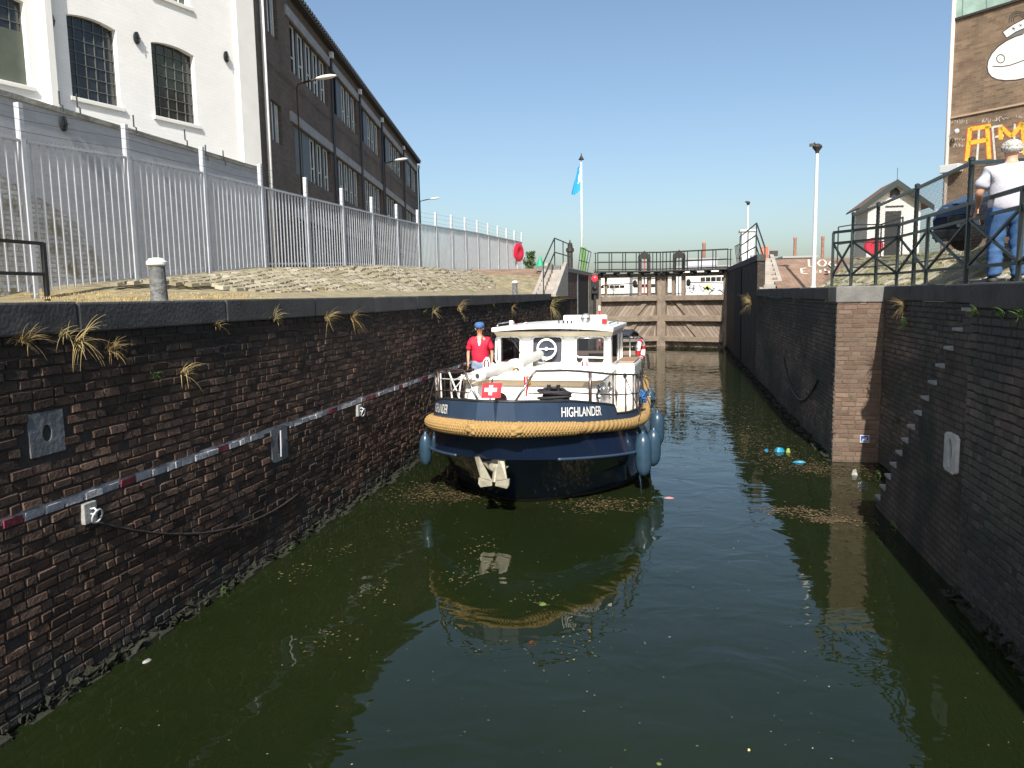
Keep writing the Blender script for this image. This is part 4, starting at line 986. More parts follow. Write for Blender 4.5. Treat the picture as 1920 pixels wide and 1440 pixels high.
# ================================================================== RIGHT RAILINGS
R0 = empty('railing', (3.72, 12.65, 3.1), label='dark green X-braced railing along the stair recess, in front of the standing man', cat='railing')
ro2 = Vector((3.72, 12.65, 3.1))
PP = [Vector(p) for p in [(2.95, 15.6, 3.09), (3.2, 15.2, 3.09), (3.72, 14.2, 3.09), (3.72, 12.65, 3.09), (3.72, 11.03, 3.09), (3.72, 9.47, 3.09), (3.72, 7.9, 3.09), (3.72, 6.3, 3.09)]]
for i, p in enumerate(PP):
    mb = MB(); mb.bar(p - ro2 - Vector((0, 0, .04)), p - ro2 + Vector((0, 0, 1.03)), .045, .045, up=(0, 1, 0)); mb.build('post', 'greenblack', R0)
for i in range(len(PP) - 1):
    a, b = PP[i] - ro2, PP[i + 1] - ro2
    for z, t in ((1.03, .05), (.83, .04), (.22, .04)):
        mb = MB(); mb.bar(a + Vector((0, 0, z)), b + Vector((0, 0, z)), .03, t); mb.build('rail', 'greenblack', R0)
    mb = MB()
    mb.bar(a + Vector((0, 0, .22)), b + Vector((0, 0, .83)), .03, .03); mb.bar(a + Vector((0.003, 0, .83)), b + Vector((0.003, 0, .22)), .03, .03)
    mb.build('cross_brace', 'greenblack', R0)
# mesh fence climbing the bank behind
T = [at(1600, 404, Y=22), at(1647, 386, Y=19.5), at(1720, 353, Y=16.2), at(1822, 305, Y=13.2), at(1925, 300, Y=10.5)]
Bz = [zr(p.x, p.y) for p in T]
mf = empty('mesh_fence', (T[2].x, T[2].y, Bz[2]), label='black post fence with fine wire mesh rising up the bank before the car', cat='fence'); mo = mf.location.copy()
for i, p in enumerate(T):
    if i == 4: continue
    mb = MB(); b = Vector((p.x, p.y, Bz[i] - .1)) - mo; mb.tube([b, p - mo + Vector((0, 0, .03))], .04, 10); mb.lathe([(.05, 0), (.05, .04), (.02, .06), (0, .06)], p - mo + Vector((0, 0, .03)), n=10); mb.build('post', 'greenblack', mf, smooth=True, sharp=40)
for i in range(4):
    a, b = T[i] - mo, T[i + 1] - mo; mb = MB(); mb.bar(a, b, .05, .05)
    za, zb2 = Bz[i] - mo.z, Bz[i + 1] - mo.z
    a2, b2 = Vector((a.x, a.y, za + .45 if i else za + .5)), Vector((b.x, b.y, zb2 + .45)); mb.bar(a2, b2, .03, .03); mb.build('rail', 'greenblack', mf)
    mb = MB(); n = int((b - a).length / .07); 
    for k in range(-12, n):
        t0 = k / n; 
        for s_ in (1, -1):
            # diagonal strands between bottom & top
            u0, u1 = t0, t0 + .35 * 3.0 / (b - a).length
            if s_ < 0: u0, u1 = u1, u0
            lo_, hi_ = (0, 1)
            f0, f1 = 0.0, 1.0
            # clip to [0,1]
            def clipf(u0, u1):
                f0, f1 = 0., 1.; du = u1 - u0
                for lim, sg in ((0, 1), (1, -1)):
                    v0, v1 = (u0 - lim) * sg, (u1 - lim) * sg
                    if v0 < 0 and v1 < 0: return None
                    if v0 < 0: f0 = max(f0, -v0 / (v1 - v0))
                    if v1 < 0: f1 = min(f1, v0 / (v0 - v1))
                return (f0, f1) if f1 > f0 else None
            cf = clipf(u0, u1)
            if not cf: continue
            def pt(f): u = u0 + (u1 - u0) * f; return a2.lerp(b2, u).lerp(a.lerp(b, u), f)
            p_, q_ = pt(cf[0]), pt(cf[1]); mb.tube([p_, q_], .0022, 3, caps=False)
    mb.build('wire_mesh', 'iron', mf)
# low rail with posts in front of the little house
simple_rail([at(1570, 491, Y=24), at(1597, 487, Y=24), at(1640, 487, Y=24), at(1650, 487, Y=24), at(1690, 480, Y=22)], 1.0, 'thin black rail in front of the little white house', levels=(1, .5), thick=.035)

# ================================================================== LITTLE HOUSE
def house():
    Y = 40; g0, g1 = at(1624, 487, Y=Y), at(1723, 470, Y=Y); zbase = 4.5
    ap = at(1680, 331, Y=Y - .3).z; evz = at(1738, 385, Y=Y - .3).z
    e = empty('small_house', (g0.x, Y, zbase), label='small white gabled hut with dark green bargeboards and red disc beside it', cat='hut')
    yaw = math.radians(0); W_ = g1.x - g0.x; D_ = 2.6; H_ = evz - zbase + .2; A_ = ap - zbase - .35
    M['hut_white'] = tex_brick_mat('hut_white', (.84, .83, .80), (.88, .87, .84), (.6, .6, .56), coords='UV', noise=.06, bump=.3)
    mb = MB(); mb.add([(0, 0, 0), (W_, 0, 0), (W_, 0, H_), (W_ / 2, 0, A_), (0, 0, H_), (0, D_, 0), (W_, D_, 0), (W_, D_, H_), (W_ / 2, D_, A_), (0, D_, H_)], [(0, 1, 2, 3, 4), (9, 8, 7, 6, 5), (0, 4, 9, 5), (1, 6, 7, 2)])
    mb.build('wall', 'hut_white', e, uv=lambda v: (v.x + v.y, v.z))
    # grey side wing to the left
    mb = MB()
    for s_ in (-1, 1):
        xe = W_ / 2 + s_ * (W_ / 2 + .45); ze = H_ - .25
        a, b = Vector((W_ / 2, -.35, A_ + .12)), Vector((xe, -.35, ze)); c, d_ = Vector((xe, D_, ze)), Vector((W_ / 2, D_, A_ + .12))
        mb.add([a, b, c, d_, a + Vector((0, 0, .08)), b + Vector((0, 0, .08)), c + Vector((0, 0, .08)), d_ + Vector((0, 0, .08))], [(0, 1, 2, 3), (4, 5, 6, 7), (0, 1, 5, 4), (1, 2, 6, 5), (2, 3, 7, 6)])
    mb.build('roof', mat('hut_tiles', (.16, .09, .065), .8, noise=(6, .3), bump=(20, .5)), e)
    for s_ in (-1, 1):
        xe = W_ / 2 + s_ * (W_ / 2 + .47); ze = H_ - .3
        mb = MB(); mb.prism([(W_ / 2, -.4, A_ + .22), (xe, -.4, ze + .1), (xe, -.4, ze - .16), (W_ / 2, -.4, A_ - .1)], (0, .06, 0)); mb.build('bargeboard', 'greenblack', e)
    ww = W_ / 2; zc = H_ + .25
    mb = MB(); mb.prism([(ww - .22, -.02, zc), (ww + .22, -.02, zc), (ww + .22, -.02, zc + .3), (ww, -.02, zc + .5), (ww - .22, -.02, zc + .3)], (0, .03, 0)); mb.build('gable_window', 'black', e)
    mb = MB(); mb.box(ww - .4, ww + .4, -.03, 0, zc - .45, zc - .38); mb.build('name_strip', 'coping', e)
    dx = at(1655, 470, Y=Y).x - g0.x; mb = MB(); mb.box(dx + .05, dx + .75, -.03, .02, 0, 2.0); dr = mb.build('door', 'black', e)
    mb = MB(); mb.box(dx + .05, dx + .75, -.04, 0, 2.02, 2.2); mb.build('transom', 'glass_dark', e)
    mb = MB(); mb.box(ww - .1, ww + .15, -.08, 0, H_ - .55, H_ - .4); mb.build('wall_light', 'coping', e)
    mb = MB(); mb.tube([(ww, -.3, A_ + .2), (ww, -.3, A_ + .75)], .012, 5); mb.build('finial', 'black', e)
house()
def lifering(px, py, r_px, Y, label, post_z):
    p = at(px, py, Y=Y); r = r_px * Y / 1430 * 1.02
    e = empty('lifebuoy', p, label=label, cat='lifebuoy', group='red lifebuoy housings on both banks')
    mb = MB(); n = 20; mb.lathe([(r * .9, -.06), (r, -.02), (r, .06), (r * .85, .1), (r * .4, .1), (r * .3, .06), (0, .06)], (0, 0, 0), (0, -1, 0), n=20)
    mb.build('cover', mat('lifebuoy_red', (.62, .015, .05), .45, noise=(5, .15)), e, smooth=True, sharp=40)
    mb = MB(); mb.tube([(0, .1, r * .5), (0, .1, post_z - p.z)], .035, 8); mb.build('post', 'galv', e)
    return e
lifering(1638, 462, 15, 29, 'round red lifebuoy housing in front of the small white house', 4.0)
e = lifering(972, 473, 17, 41.5, 'red lifebuoy housing at the far end of the steel fence', 4.1); e.rotation_euler = (0, 0, math.radians(72))

# ================================================================== TOWER with mural
PTn = at(1776, 360, Y=50)
# facade heading: from VP at x~50
rv = ray(40, 567); yawT = math.degrees(math.atan2(rv.x, rv.y)); PT = Plane((PTn.x, 50), yawT + 180)   # runs towards the right and the camera
if PT.n.y > 0: PT.n = -PT.n
tw = empty('brick_tower', PT.w(0, 4, 0), label='tall brown brick wall with a painted white mural and yellow graffiti, upper right', cat='building'); to = Vector(tw.location)
TL = lambda u, z, o=0: PT.w(u, z, o) - to
M['tower_brick'] = tex_brick_mat('tower_brick', (.23, .16, .105), (.145, .098, .066), (.22, .18, .135), bw=.44, bh=.14, ms=.010, coords='UV', noise=.3, bump=.5, nscale=.6, stain=(.13, .085, .06, .6, .5))
uvT = lambda v: (((v + to) - PT.P).dot(PT.d) + ((v + to) - PT.P).dot(PT.n), (v + to).z)
zcop = PT.px(1795, 33)[1]; zled = PT.px(1785, 221)[1]; zfoot = PT.px(1780, 318)[1]
mb = MB(); mb.quad(TL(0, 3.5), TL(24, 3.5), TL(24, zcop), TL(0, zcop)); mb.quad(TL(0, 3.5), TL(0, 3.5, -9), TL(0, zcop, -9), TL(0, zcop)); mb.build('wall', 'tower_brick', tw, uv=uvT)
M['verdigris'] = mat('verdigris_cladding', (.30, .42, .36), .6, noise=(1.2, .25, 8))
mb = MB(); mb.obox(TL(12, zcop + 2, -.1), PT.d * 12.05, PT.n * .16, (0, 0, 2)); mb.build('cladding', 'verdigris', tw)
mb = MB()
for i in range(18): mb.bar(TL(.4 + i * 1.3, zcop, .065), TL(.4 + i * 1.1, zcop + 4, .065), .04, .02, up=PT.n)
mb.build('cladding_seam', mat('verdigris_dark', (.14, .2, .17), .6), tw)
mb = MB(); mb.obox(TL(12, zcop - .08, .03), PT.d * 12, PT.n * .08, (0, 0, .06)); mb.build('drip_edge', 'iron', tw)
mb = MB(); mb.obox(TL(12, zled, .04), PT.d * 12, PT.n * .05, (0, 0, .05)); mb.build('ledge', mat('ledge_tan', (.4, .29, .2), .8), tw)
mb = MB(); mb.tube([TL(-.1, 4, .06), TL(-.1, zcop + 5, .06)], .11, 10); mb.build('drainpipe', mat('pipe_pinkwhite', (.62, .55, .5), .6), tw, smooth=True)
mb = MB(); c = TL(.3, zfoot - .0, .25); mb.obox(c, PT.d * .55, PT.n * .3, (0, 0, .22)); mb.build('sign_box', mat('signbox', (.5, .52, .52), .4), tw, bevel=.04)
ua, za = PT.px(1790, 250); mb = MB(); mb.tube([TL(.05, za - .35, .03), TL(.05, za - .05, .15), TL(.45, za + .08, .3)], .02, 6); mb.lathe([(.05, 0), (.11, .12), (.13, .3), (.05, .34)], TL(.38, za + .05, .28), PT.d * .8 + PT.n * .5 + Vector((0, 0, -.1)), n=10); mb.build('wall_light', 'galv', tw)
# mural, painted flat on the brick
def TP(x, y, o=.008): u, z = PT.px(x, y); return TL(u, z, o)
def flat_poly(name, pts, m, parent, o=.008):
    mb = MB(); mb.add([TP(x, y, o) for x, y in pts], [tuple(range(len(pts)))]); return mb.build(name, m, parent)
def stroke(pts, wpx, o): 
    mb = MB(); q = []
    for i, (x, y) in enumerate(pts):
        x0, y0 = pts[max(0, i - 1)]; x1, y1 = pts[min(len(pts) - 1, i + 1)]; dx, dy = x1 - x0, y1 - y0; L_ = math.hypot(dx, dy) or 1
        q.append((x - dy / L_ * wpx / 2, y + dx / L_ * wpx / 2, x + dy / L_ * wpx / 2, y - dx / L_ * wpx / 2))
    for i in range(len(q) - 1):
        a, b = q[i], q[i + 1]; mb.quad(TP(a[0], a[1], o), TP(b[0], b[1], o), TP(b[2], b[3], o), TP(a[2], a[3], o))
    return mb
M['mural_white'] = mat('mural_white', (.74, .73, .69), .8, noise=(3, .06)); M['mural_black'] = mat('mural_black', (.04, .04, .04), .8)
head = [(1918, 64), (1905, 68), (1888, 76), (1872, 87), (1860, 100), (1853, 113), (1851, 125), (1853, 136), (1859, 144), (1869, 149), (1885, 151), (1905, 150), (1925, 146), (1960, 138), (2010, 118), (2030, 90), (2010, 60), (1960, 52)]
flat_poly('mural_head', head, 'mural_white', tw, .006)
mb = stroke(head[:15] , 2.0, .010); mb.build('mural_outline', 'mural_black', tw)
mb = stroke([(1876.5 + 7.5 * math.cos(a), 110 + 7.8 * math.sin(a)) for a in [2 * PI * i / 24 for i in range(25)]], 1.5, .014); mb.build('mural_eye', 'mural_black', tw)
mb = stroke([(1861, 124), (1878, 125), (1895, 122), (1912, 116), (1930, 109)], 1.6, .014); mb.build('mural_mouth', 'mural_black', tw)
band = [(1880, 60), (1900, 46), (1925, 33), (1950, 24), (1956, 40), (1928, 50), (1905, 60), (1888, 71)]
flat_poly('mural_cap_band', band, 'mural_white', tw, .010)
mb = stroke(band + [band[0]], 1.6, .013); mb.build('mural_cap_outline', 'mural_black', tw)
flat_poly('mural_cap_shadow', [(1888, 71), (1905, 60), (1928, 50), (1950, 42), (1950, 52), (1918, 64), (1900, 69)], mat('mural_grey', (.16, .15, .15), .8), tw, .007)
mb = MB()
for r_ in (10, 14, 18):
    s_ = stroke([(1910 + r_ * math.cos(a), 38 + r_ * .9 * math.sin(a)) for a in [PI * .9 + 1.2 * PI * i / 16 for i in range(17)]], 1.6, .005); mb.add(s_.v, s_.f)
mb.build('mural_swirl', 'mural_black', tw)
mb = MB()
for (x, y, dx, dy) in [(1898, 55, 4, -2), (1901, 51, 1, 7), (1897, 52, 7, 2), (1911, 46, 5, 3), (1912, 50, 4, -5)]:
    s_ = stroke([(x, y), (x + dx, y + dy)], 1.2, .016); mb.add(s_.v, s_.f)
mb.build('mural_marks', 'mural_black', tw)
# graffiti letters A M
M['graf_yellow'] = mat('graffiti_yellow', (.62, .42, .04), .8, noise=(5, .3)); M['graf_red'] = mat('graffiti_red', (.45, .09, .05), .8, noise=(5, .3)); M['graf_white'] = mat('graffiti_white', (.6, .55, .48), .8, noise=(5, .3))
def letters(strokes, wy, wr):
    a, b = MB(), MB()
    for st_ in strokes:
        s_ = stroke(st_, wr, .006); a.add(s_.v, s_.f)
        s_ = stroke(st_, wy, .011); b.add(s_.v, s_.f)
    return a, b
Ls = [[(1813, 302), (1819, 240)], [(1819, 242), (1858, 236)], [(1817, 268), (1853, 262)], [(1851, 236), (1855, 298)], [(1877, 262), (1876, 238)], [(1877, 238), (1897, 256)], [(1897, 256), (1918, 230)], [(1917, 230), (1922, 290)], [(1935, 232), (1965, 226)]]
a, b = letters(Ls, 8, 13); a.build('graffiti_letters', 'graf_red', tw); b.build('graffiti_letters', 'graf_yellow', tw)
mb = MB()
for st_ in [[(1836, 243), (1832, 300)], [(1861, 237), (1866, 300)], [(1863, 238), (1880, 235)], [(1866, 257), (1882, 254)], [(1903, 232), (1901, 285)], [(1901, 285), (1925, 284)]]:
    s_ = stroke(st_, 4, .009); mb.add(s_.v, s_.f)
rnd = random.Random(3)
for (x0, y0, n) in [(1786, 228, 7), (1840, 226, 9), (1786, 262, 6), (1784, 272, 6), (1868, 222, 6), (1906, 218, 3)]:
    for i in range(n):
        x = x0 + i * 4.2; pts = [(x + rnd.uniform(-1.5, 2.5), y0 + rnd.uniform(-4, 4)) for _ in range(4)]; s_ = stroke(pts, .8, .008); mb.add(s_.v, s_.f)
mb.build('graffiti_scrawl', 'graf_white', tw)

# ================================================================== POLES
def lamp_post(px, ptop, X, Y, z0, label, r=.05):
    e = empty('street_lamp', (X, Y, z0), label=label, cat='street lamp'); h = at(px, ptop, Y=Y).z - z0
    mb = MB(); mb.tube([(0, 0, -.05), (0, 0, h - .25)], [r * 1.35, r], 12); mb.lathe([(r * 1.9, 0), (r * 1.9, .05), (r * 1.3, .08)], n=12); mb.build('pole', mat('lamp_white', (.62, .64, .66), .5), e, smooth=True, sharp=50)
    mb = MB(); mb.lathe([(r, -.28), (r * 1.3, -.2), (.13, -.12), (.15, -.08), (.12, -.02), (.05, .02), (0, .02)], (0, 0, h), n=14); mb.build('lamp_head', 'iron', e, smooth=True, sharp=50)
    mb = MB(); mb.tube([(0, 0, h - .1), (-.1, -.05, h + .05), (-.16, -.08, h)], .02, 6); mb.box(-.24, -.1, -.12, -.02, h - .06, h + .02); mb.build('camera_arm', 'iron', e)
    return e
lp = at(1525, 538, Y=26); lamp_post(1529, 271, lp.x, 26, 3.09, 'tall white lamp post on the right quay')
lp = at(1401, 480, Y=60); lamp_post(1402, 378, lp.x, 60, 4.4, 'thin white lamp post far behind the right gate railing', r=.07)
fp = at(1091, 470, Y=58)
e = empty('flagpole', (fp.x, 58, 4.1), label='white flagpole with a blue and white flag behind the gate', cat='flagpole'); h = at(1090, 300, Y=58).z - 4.1
mb = MB(); mb.tube([(0, 0, 0), (0, 0, h)], [.09, .045], 10); mb.build('pole', 'white_paint', e, smooth=True)
mb = MB(); mb.lathe([(.03, 0), (.22, .02), (.05, .3), (.02, .5), (0, .5)], (0, 0, h), n=10); mb.build('finial', 'black', e)
def cloth(name, o, W_, H_, fold, mats, zone, seed=1, parent=None, nx=20, nz=26):
    mb = MB()
    for j in range(nz + 1):
        for i in range(nx + 1):
            u, v = i / nx, j / nz
            mb.v.append((o[0] + fold(u, v)[0], o[1] + fold(u, v)[1], o[2] + fold(u, v)[2]))
    for j in range(nz):
        for i in range(nx):
            a = j * (nx + 1) + i; mb.f.append((a, a + 1, a + nx + 2, a + nx + 1)); mb.m.append(zone((i + .5) / nx, (j + .5) / nz))
    return mb.build(name, mats, parent, smooth=True)
M['flag_blue'] = mat('flag_blue', (.03, .33, .62), .7); M['flag_white'] = mat('flag_white', (.75, .78, .8), .7)
ff = lambda u, v: (-(u * .75 + .0) * (.35 + .65 * v), .12 * math.sin(u * 14 + v * 3) * u, -v * 2.0 - u * (.25 + .3 * math.sin(u * 3)))
cloth('flag', (0, 0, h - .15), 1, 2, ff, ['flag_blue', 'flag_white'], lambda u, v: 1 if (.12 < v < .66 and u < .5) and not (.22 < v < .3) and not (.53 < v < .57) else 0, parent=e)

# ================================================================== FAR THINGS
def far_box(name, x0, x1, ytop, Y, zb, depth, m, label, cat, group=None):
    a, b = at(x0, ytop, Y=Y), at(x1, ytop, Y=Y)
    mb = MB(); mb.box(a.x, b.x, Y, Y + depth, zb, a.z); return tag(mb.build(name, m), label, cat, group)
M['chimney'] = tex_brick_mat('chimney_brick', (.42, .19, .14), (.36, .15, .11), (.3, .2, .16), bw=1, bh=.4, ms=.05, coords='Object')
for (x, yt, wpx, lb) in [(1320, 455, 7, 'slim red brick factory chimney behind the gate railing'), (1491, 445, 6, 'distant brick chimney left of the white lamp post'), (1543, 443, 6, 'distant brick chimney right of the white lamp post')]:
    Y = 260; a = at(x, yt, Y=Y); r = wpx / 2 * Y / 1430; mb = MB(); mb.lathe([(r * 1.25, -40), (r * .82, -1), (r * .95, -.9), (r * .95, 0), (r * .6, 0)], (a.x, Y, a.z), n=14)
    tag(mb.build('chimney', 'chimney', smooth=True, sharp=40), lb, 'chimney', 'factory chimneys on the skyline')
mb = MB(); a, b = at(1388, 434, Y=190), at(1418, 434, Y=190); e = empty('concrete_tower', (a.x, 190, 3), label='pale concrete tower with a flat cap on the skyline', cat='tower')
mb.box(.4, b.x - a.x - .4, 0, 5, 0, a.z - 3); mb.build('shaft', mat('far_pale', (.62, .63, .64), .8), e); mb = MB(); mb.box(0, b.x - a.x, -.4, 5.4, a.z - 3, a.z - 2.6); mb.build('cap', 'far_pale' in M and 'far_pale' or MATS['far_pale'], e)
# orange signal mast with floodlight
p = at(1433, 490, Y=48); e = empty('orange_mast', (p.x, 48, 4.4), label='orange lattice mast with a small floodlight right of the gate', cat='mast'); h = at(1433, 463, Y=48).z - 4.4
mb = MB(); w_ = .17
for s_ in (-1, 1): mb.box(s_ * w_ - .05, s_ * w_ + .05, -.06, .06, 0, h)
for i in range(6): mb.box(-w_, w_, -.05, .05, h * i / 5.5, h * i / 5.5 + .12)
mb.build('mast', mat('orange', (.62, .13, .05), .6), e)
mb = MB(); mb.box(.3, .75, -.15, .15, h * .55, h * .8); mb.build('floodlight', 'iron', e)
# green beacon
p = at(1013, 502, Y=46); e = empty('beacon', (p.x, 46, 4.1), label='small white beacon with a green cone top beyond the fence end', cat='beacon')
mb = MB(); mb.lathe([(.16, 0), (.16, .55), (.12, .6)], n=12); mb.build('shaft', 'white_paint', e, smooth=True, sharp=40); mb = MB(); mb.lathe([(.34, .6), (.2, .8), (.02, 1.25), (0, 1.25)], n=12); mb.build('cone', mat('cone_green', (.02, .32, .17), .5), e, smooth=True, sharp=40)
# green marker sign behind left railing
p = at(1094, 486, Y=47); mb = MB(); mb.box(-.16, .16, 0, .05, -.7, .7); mb.box(-.04, .04, .05, .1, -1.5, -.7); tag(mb.build('green_board', mat('lime', (.09, .22, .05), .5), loc=p), 'bright green marker board behind the left railing end', 'sign')
# buildings seen through the gate
def far_hall(x0, x1, yt, Y, m, label, strips, nm='far_hall'):
    a, b = at(x0, yt, Y=Y), at(x1, yt, Y=Y); e = empty(nm, (a.x, Y, 2.8), label=label, cat='building'); W_ = b.x - a.x; H_ = a.z - 2.8
    mb = MB(); mb.box(0, W_, 0, 12, 0, H_); mb.build('wall', m, e)
    mb = MB(); mb.box(-.3, W_ + .3, -.3, 12.3, H_, H_ + .35); mb.build('roof', mat('far_roof', (.3, .3, .3), .8), e)
    for (f0, f1, g0, g1, n) in strips:
        for i in range(n):
            u0, u1 = W_ * (f0 + (f1 - f0) * i / n), W_ * (f0 + (f1 - f0) * (i + .88) / n); mb = MB(); mb.box(u0, u1, -.04, 0, H_ * g0, H_ * g1); mb.build('window', 'glass_dark', e)
    return e
far_hall(1268, 1400, 503, 130, mat('far_white', (.7, .7, .68), .7), 'white industrial hall seen through the right gate leaf', [(.35, .95, .45, .62, 8)])
far_hall(1100, 1180, 520, 150, MATS['far_white'], 'low white shed seen through the left gate leaf', [(.3, .9, .35, .5, 5)])
far_hall(1180, 1262, 522, 170, mat('far_grey', (.5, .5, .48), .7), 'grey far hall behind the mitre post', [(.1, .9, .4, .6, 6)])
mb = MB(); a, b = at(1285, 533, Y=110), at(1372, 533, Y=110); mb.box(a.x, b.x, 110, 110.4, 2.6, a.z); gw = tag(mb.build('graffiti_wall', mat('gw_white', (.62, .62, .6), .8)), 'white quay wall covered with graffiti, seen through the right gate', 'wall')
rnd = random.Random(8)
for k, (c, nm) in enumerate([((.25, .25, .27), 'graffiti_grey'), ((.5, .6, .05), 'graffiti_lime'), ((.1, .1, .1), 'graffiti_black')]):
    mb = MB()
    for i in range(14 if k != 1 else 3):
        x = a.x + (b.x - a.x) * rnd.random(); z = 2.9 + rnd.random() * .9; mb.bar((x, 109.97 - k * .006, z), (x + rnd.uniform(-.6, .6), 109.97 - k * .006, z + rnd.uniform(-.5, .5)), .01, .14 if k != 1 else .6)
    mb.build(nm, mat(nm, c, .8), gw)
far_hall(1290, 1345, 487, 210, mat('far_bluegrey', (.42, .45, .5), .8), 'blue grey roofed works behind the gate railing', [(.1, .9, .5, .6, 4)])
far_hall(1470, 1530, 484, 150, mat('far_dark', (.2, .2, .2), .8), 'long dark low roof behind the red brick slope', [])
# trees
def tree(px, pb, Y, zb, hpx, wpx, label, seed, n=1500, group='trees on the skyline', m='leaf_dark', name='tree'):
    rnd = random.Random(seed); p = at(px, pb, Y=Y); h = hpx * Y / 1430 + (p.z - zb); w_ = wpx * Y / 1430 / 2
    e = empty(name, (p.x, Y, zb), label=label, cat='tree', group=group)
    mb = MB(); mb.tube([(0, 0, 0), (.05 * h, 0, h * .3), (0, 0, h * .7)], [h * .035, h * .025, h * .008], 7)
    for i in range(5):
        a = i * 1.3; mb.tube([(0, 0, h * (.3 + i * .06)), (math.cos(a) * w_ * .6, math.sin(a) * w_ * .6, h * (.5 + i * .07))], [h * .014, h * .004], 5)
    mb.build('trunk', mat('bark', (.09, .07, .05), .9, noise=(5, .3)), e)
    mb = MB(); cl = []
    for i in range(22):
        a = rnd.uniform(0, 2 * PI); r = w_ * rnd.uniform(0, .8); z = h * rnd.uniform(.3, .92); k = 1 - abs(z / h - .55) * 1.1; cl.append((math.cos(a) * r * k, math.sin(a) * r * k, z, w_ * rnd.uniform(.22, .42)))
    for i in range(n):
        c = rnd.choice(cl); d = Vector((rnd.gauss(0, 1), rnd.gauss(0, 1), rnd.gauss(0, .8))).normalized() * c[3] * rnd.uniform(.6, 1.05); q = Vector(c[:3]) + d
        s = h * .028 * rnd.uniform(.6, 1.3); u = Vector((rnd.gauss(0, 1), rnd.gauss(0, 1), rnd.gauss(0, 1))).normalized(); v = u.cross(Vector((rnd.gauss(0, 1), rnd.gauss(0, 1), rnd.gauss(0, 1)))).normalized()
        mb.quad(q - u * s, q - v * s * .6, q + u * s, q + v * s * .6)
    mb.build('crown', m, e)
tree(993, 502, 75, 4, 33, 34, 'round green tree just beyond the steel fence end', 1)
tree(1032, 503, 110, 3.5, 10, 26, 'low dark bush beside the green beacon', 2, 900)
tree(972, 503, 90, 3.8, 20, 20, 'small green tree behind the lifebuoy', 3, 700)
tree(1166, 553, 62, 3.0, 9, 44, 'bright green bush seen through the left gate opening', 4, 1400, m=mat('bush_green', (.12, .22, .04), .7, noise=(2, .4)), name='bush', group=None)
tree(1150, 545, 120, 2.8, 14, 46, 'reddish brown bush behind the green one', 5, 900, m=mat('bush_brown', (.10, .06, .045), .8), name='bush', group=None)
# treeline mass
rnd = random.Random(31); mb = MB()
for i in range(5000):
    x = rnd.uniform(-170, 170); y = 420 + rnd.uniform(0, 20); hh = 2.2 + 1.6 * math.sin(x * .07) + 1.2 * math.sin(x * .19); z = 3 + rnd.random() * max(.6, hh); s = 1.0
    u = Vector((rnd.gauss(0, 1), rnd.gauss(0, .4), rnd.gauss(0, 1))).normalized() * s; v = Vector((rnd.gauss(0, 1), rnd.gauss(0, .4), rnd.gauss(0, 1))).normalized() * s
    c = Vector((x, y, z)); mb.quad(c - u, c - v, c + u, c + v)
tag(mb.build('far_trees', mat('far_leaf', (.1, .13, .09), .9)), 'low hazy line of far-off trees on the horizon', 'trees', kind='stuff')

# white graffiti on the red slope
def slope_pt(x, y):
    r = ray(x, y)
    t = 20.0
    for _ in range(4000):
        q = C0 + r * t
        if q.z < zr(q.x, q.y): return q
        t += .01
    return q
mb = MB()
for st_ in [[(1516, 487), (1517, 500), (1526, 501)], [(1538, 488), (1533, 494), (1538, 500), (1546, 499), (1549, 493), (1545, 488), (1538, 488)], [(1568, 489), (1558, 490), (1554, 496), (1560, 501), (1567, 499), (1567, 496), (1561, 496)],
            [(1512, 503), (1502, 504), (1503, 513), (1514, 514)], [(1502, 509), (1509, 509)], [(1527, 503), (1527, 510), (1533, 511)], [(1538, 507), (1538, 512)], [(1556, 503), (1547, 504), (1547, 508), (1555, 509), (1555, 513), (1546, 514)]]:
    P3 = [slope_pt(*p) + Vector((0, -.012, .012)) for p in st_]
    for a, b in zip(P3[:-1], P3[1:]):
        d = (b - a).normalized(); s_ = d.cross(Vector((0, -.32, .95))).normalized() * .035; mb.quad(a - s_, b - s_, b + s_, a + s_)
tag(mb.build('painted_writing', 'graf_white'), 'white painted capital letters on the red brick slope beside the lamp post', 'graffiti')

# blue sign on the sunlit brick corner
p = at(1621, 823, Y=14.26); e = empty('mooring_sign', (p.x, 14.262, p.z), label='small blue square sign with white pictogram low on the sunlit brick corner', cat='sign')
mb = MB(); mb.box(-.075, .075, -.006, 0, -.065, .065); mb.build('border', 'white_paint', e); mb = MB(); mb.box(-.066, .066, -.009, -.006, -.056, .056); mb.build('panel', mat('sign_blue', (.03, .07, .3), .5), e)
mb = MB(); mb.bar((-.05, -.011, -.04), (.05, -.011, -.03), .004, .012); mb.bar((-.035, -.011, -.015), (.03, -.011, .0), .004, .02); mb.bar((-.02, -.011, 0), (.04, -.0115, .03), .004, .008); mb.bar((0, -.011, 0), (0, -.011, .04), .004, .01, up=(0, 1, 0)); mb.build('pictogram', 'white_paint', e)

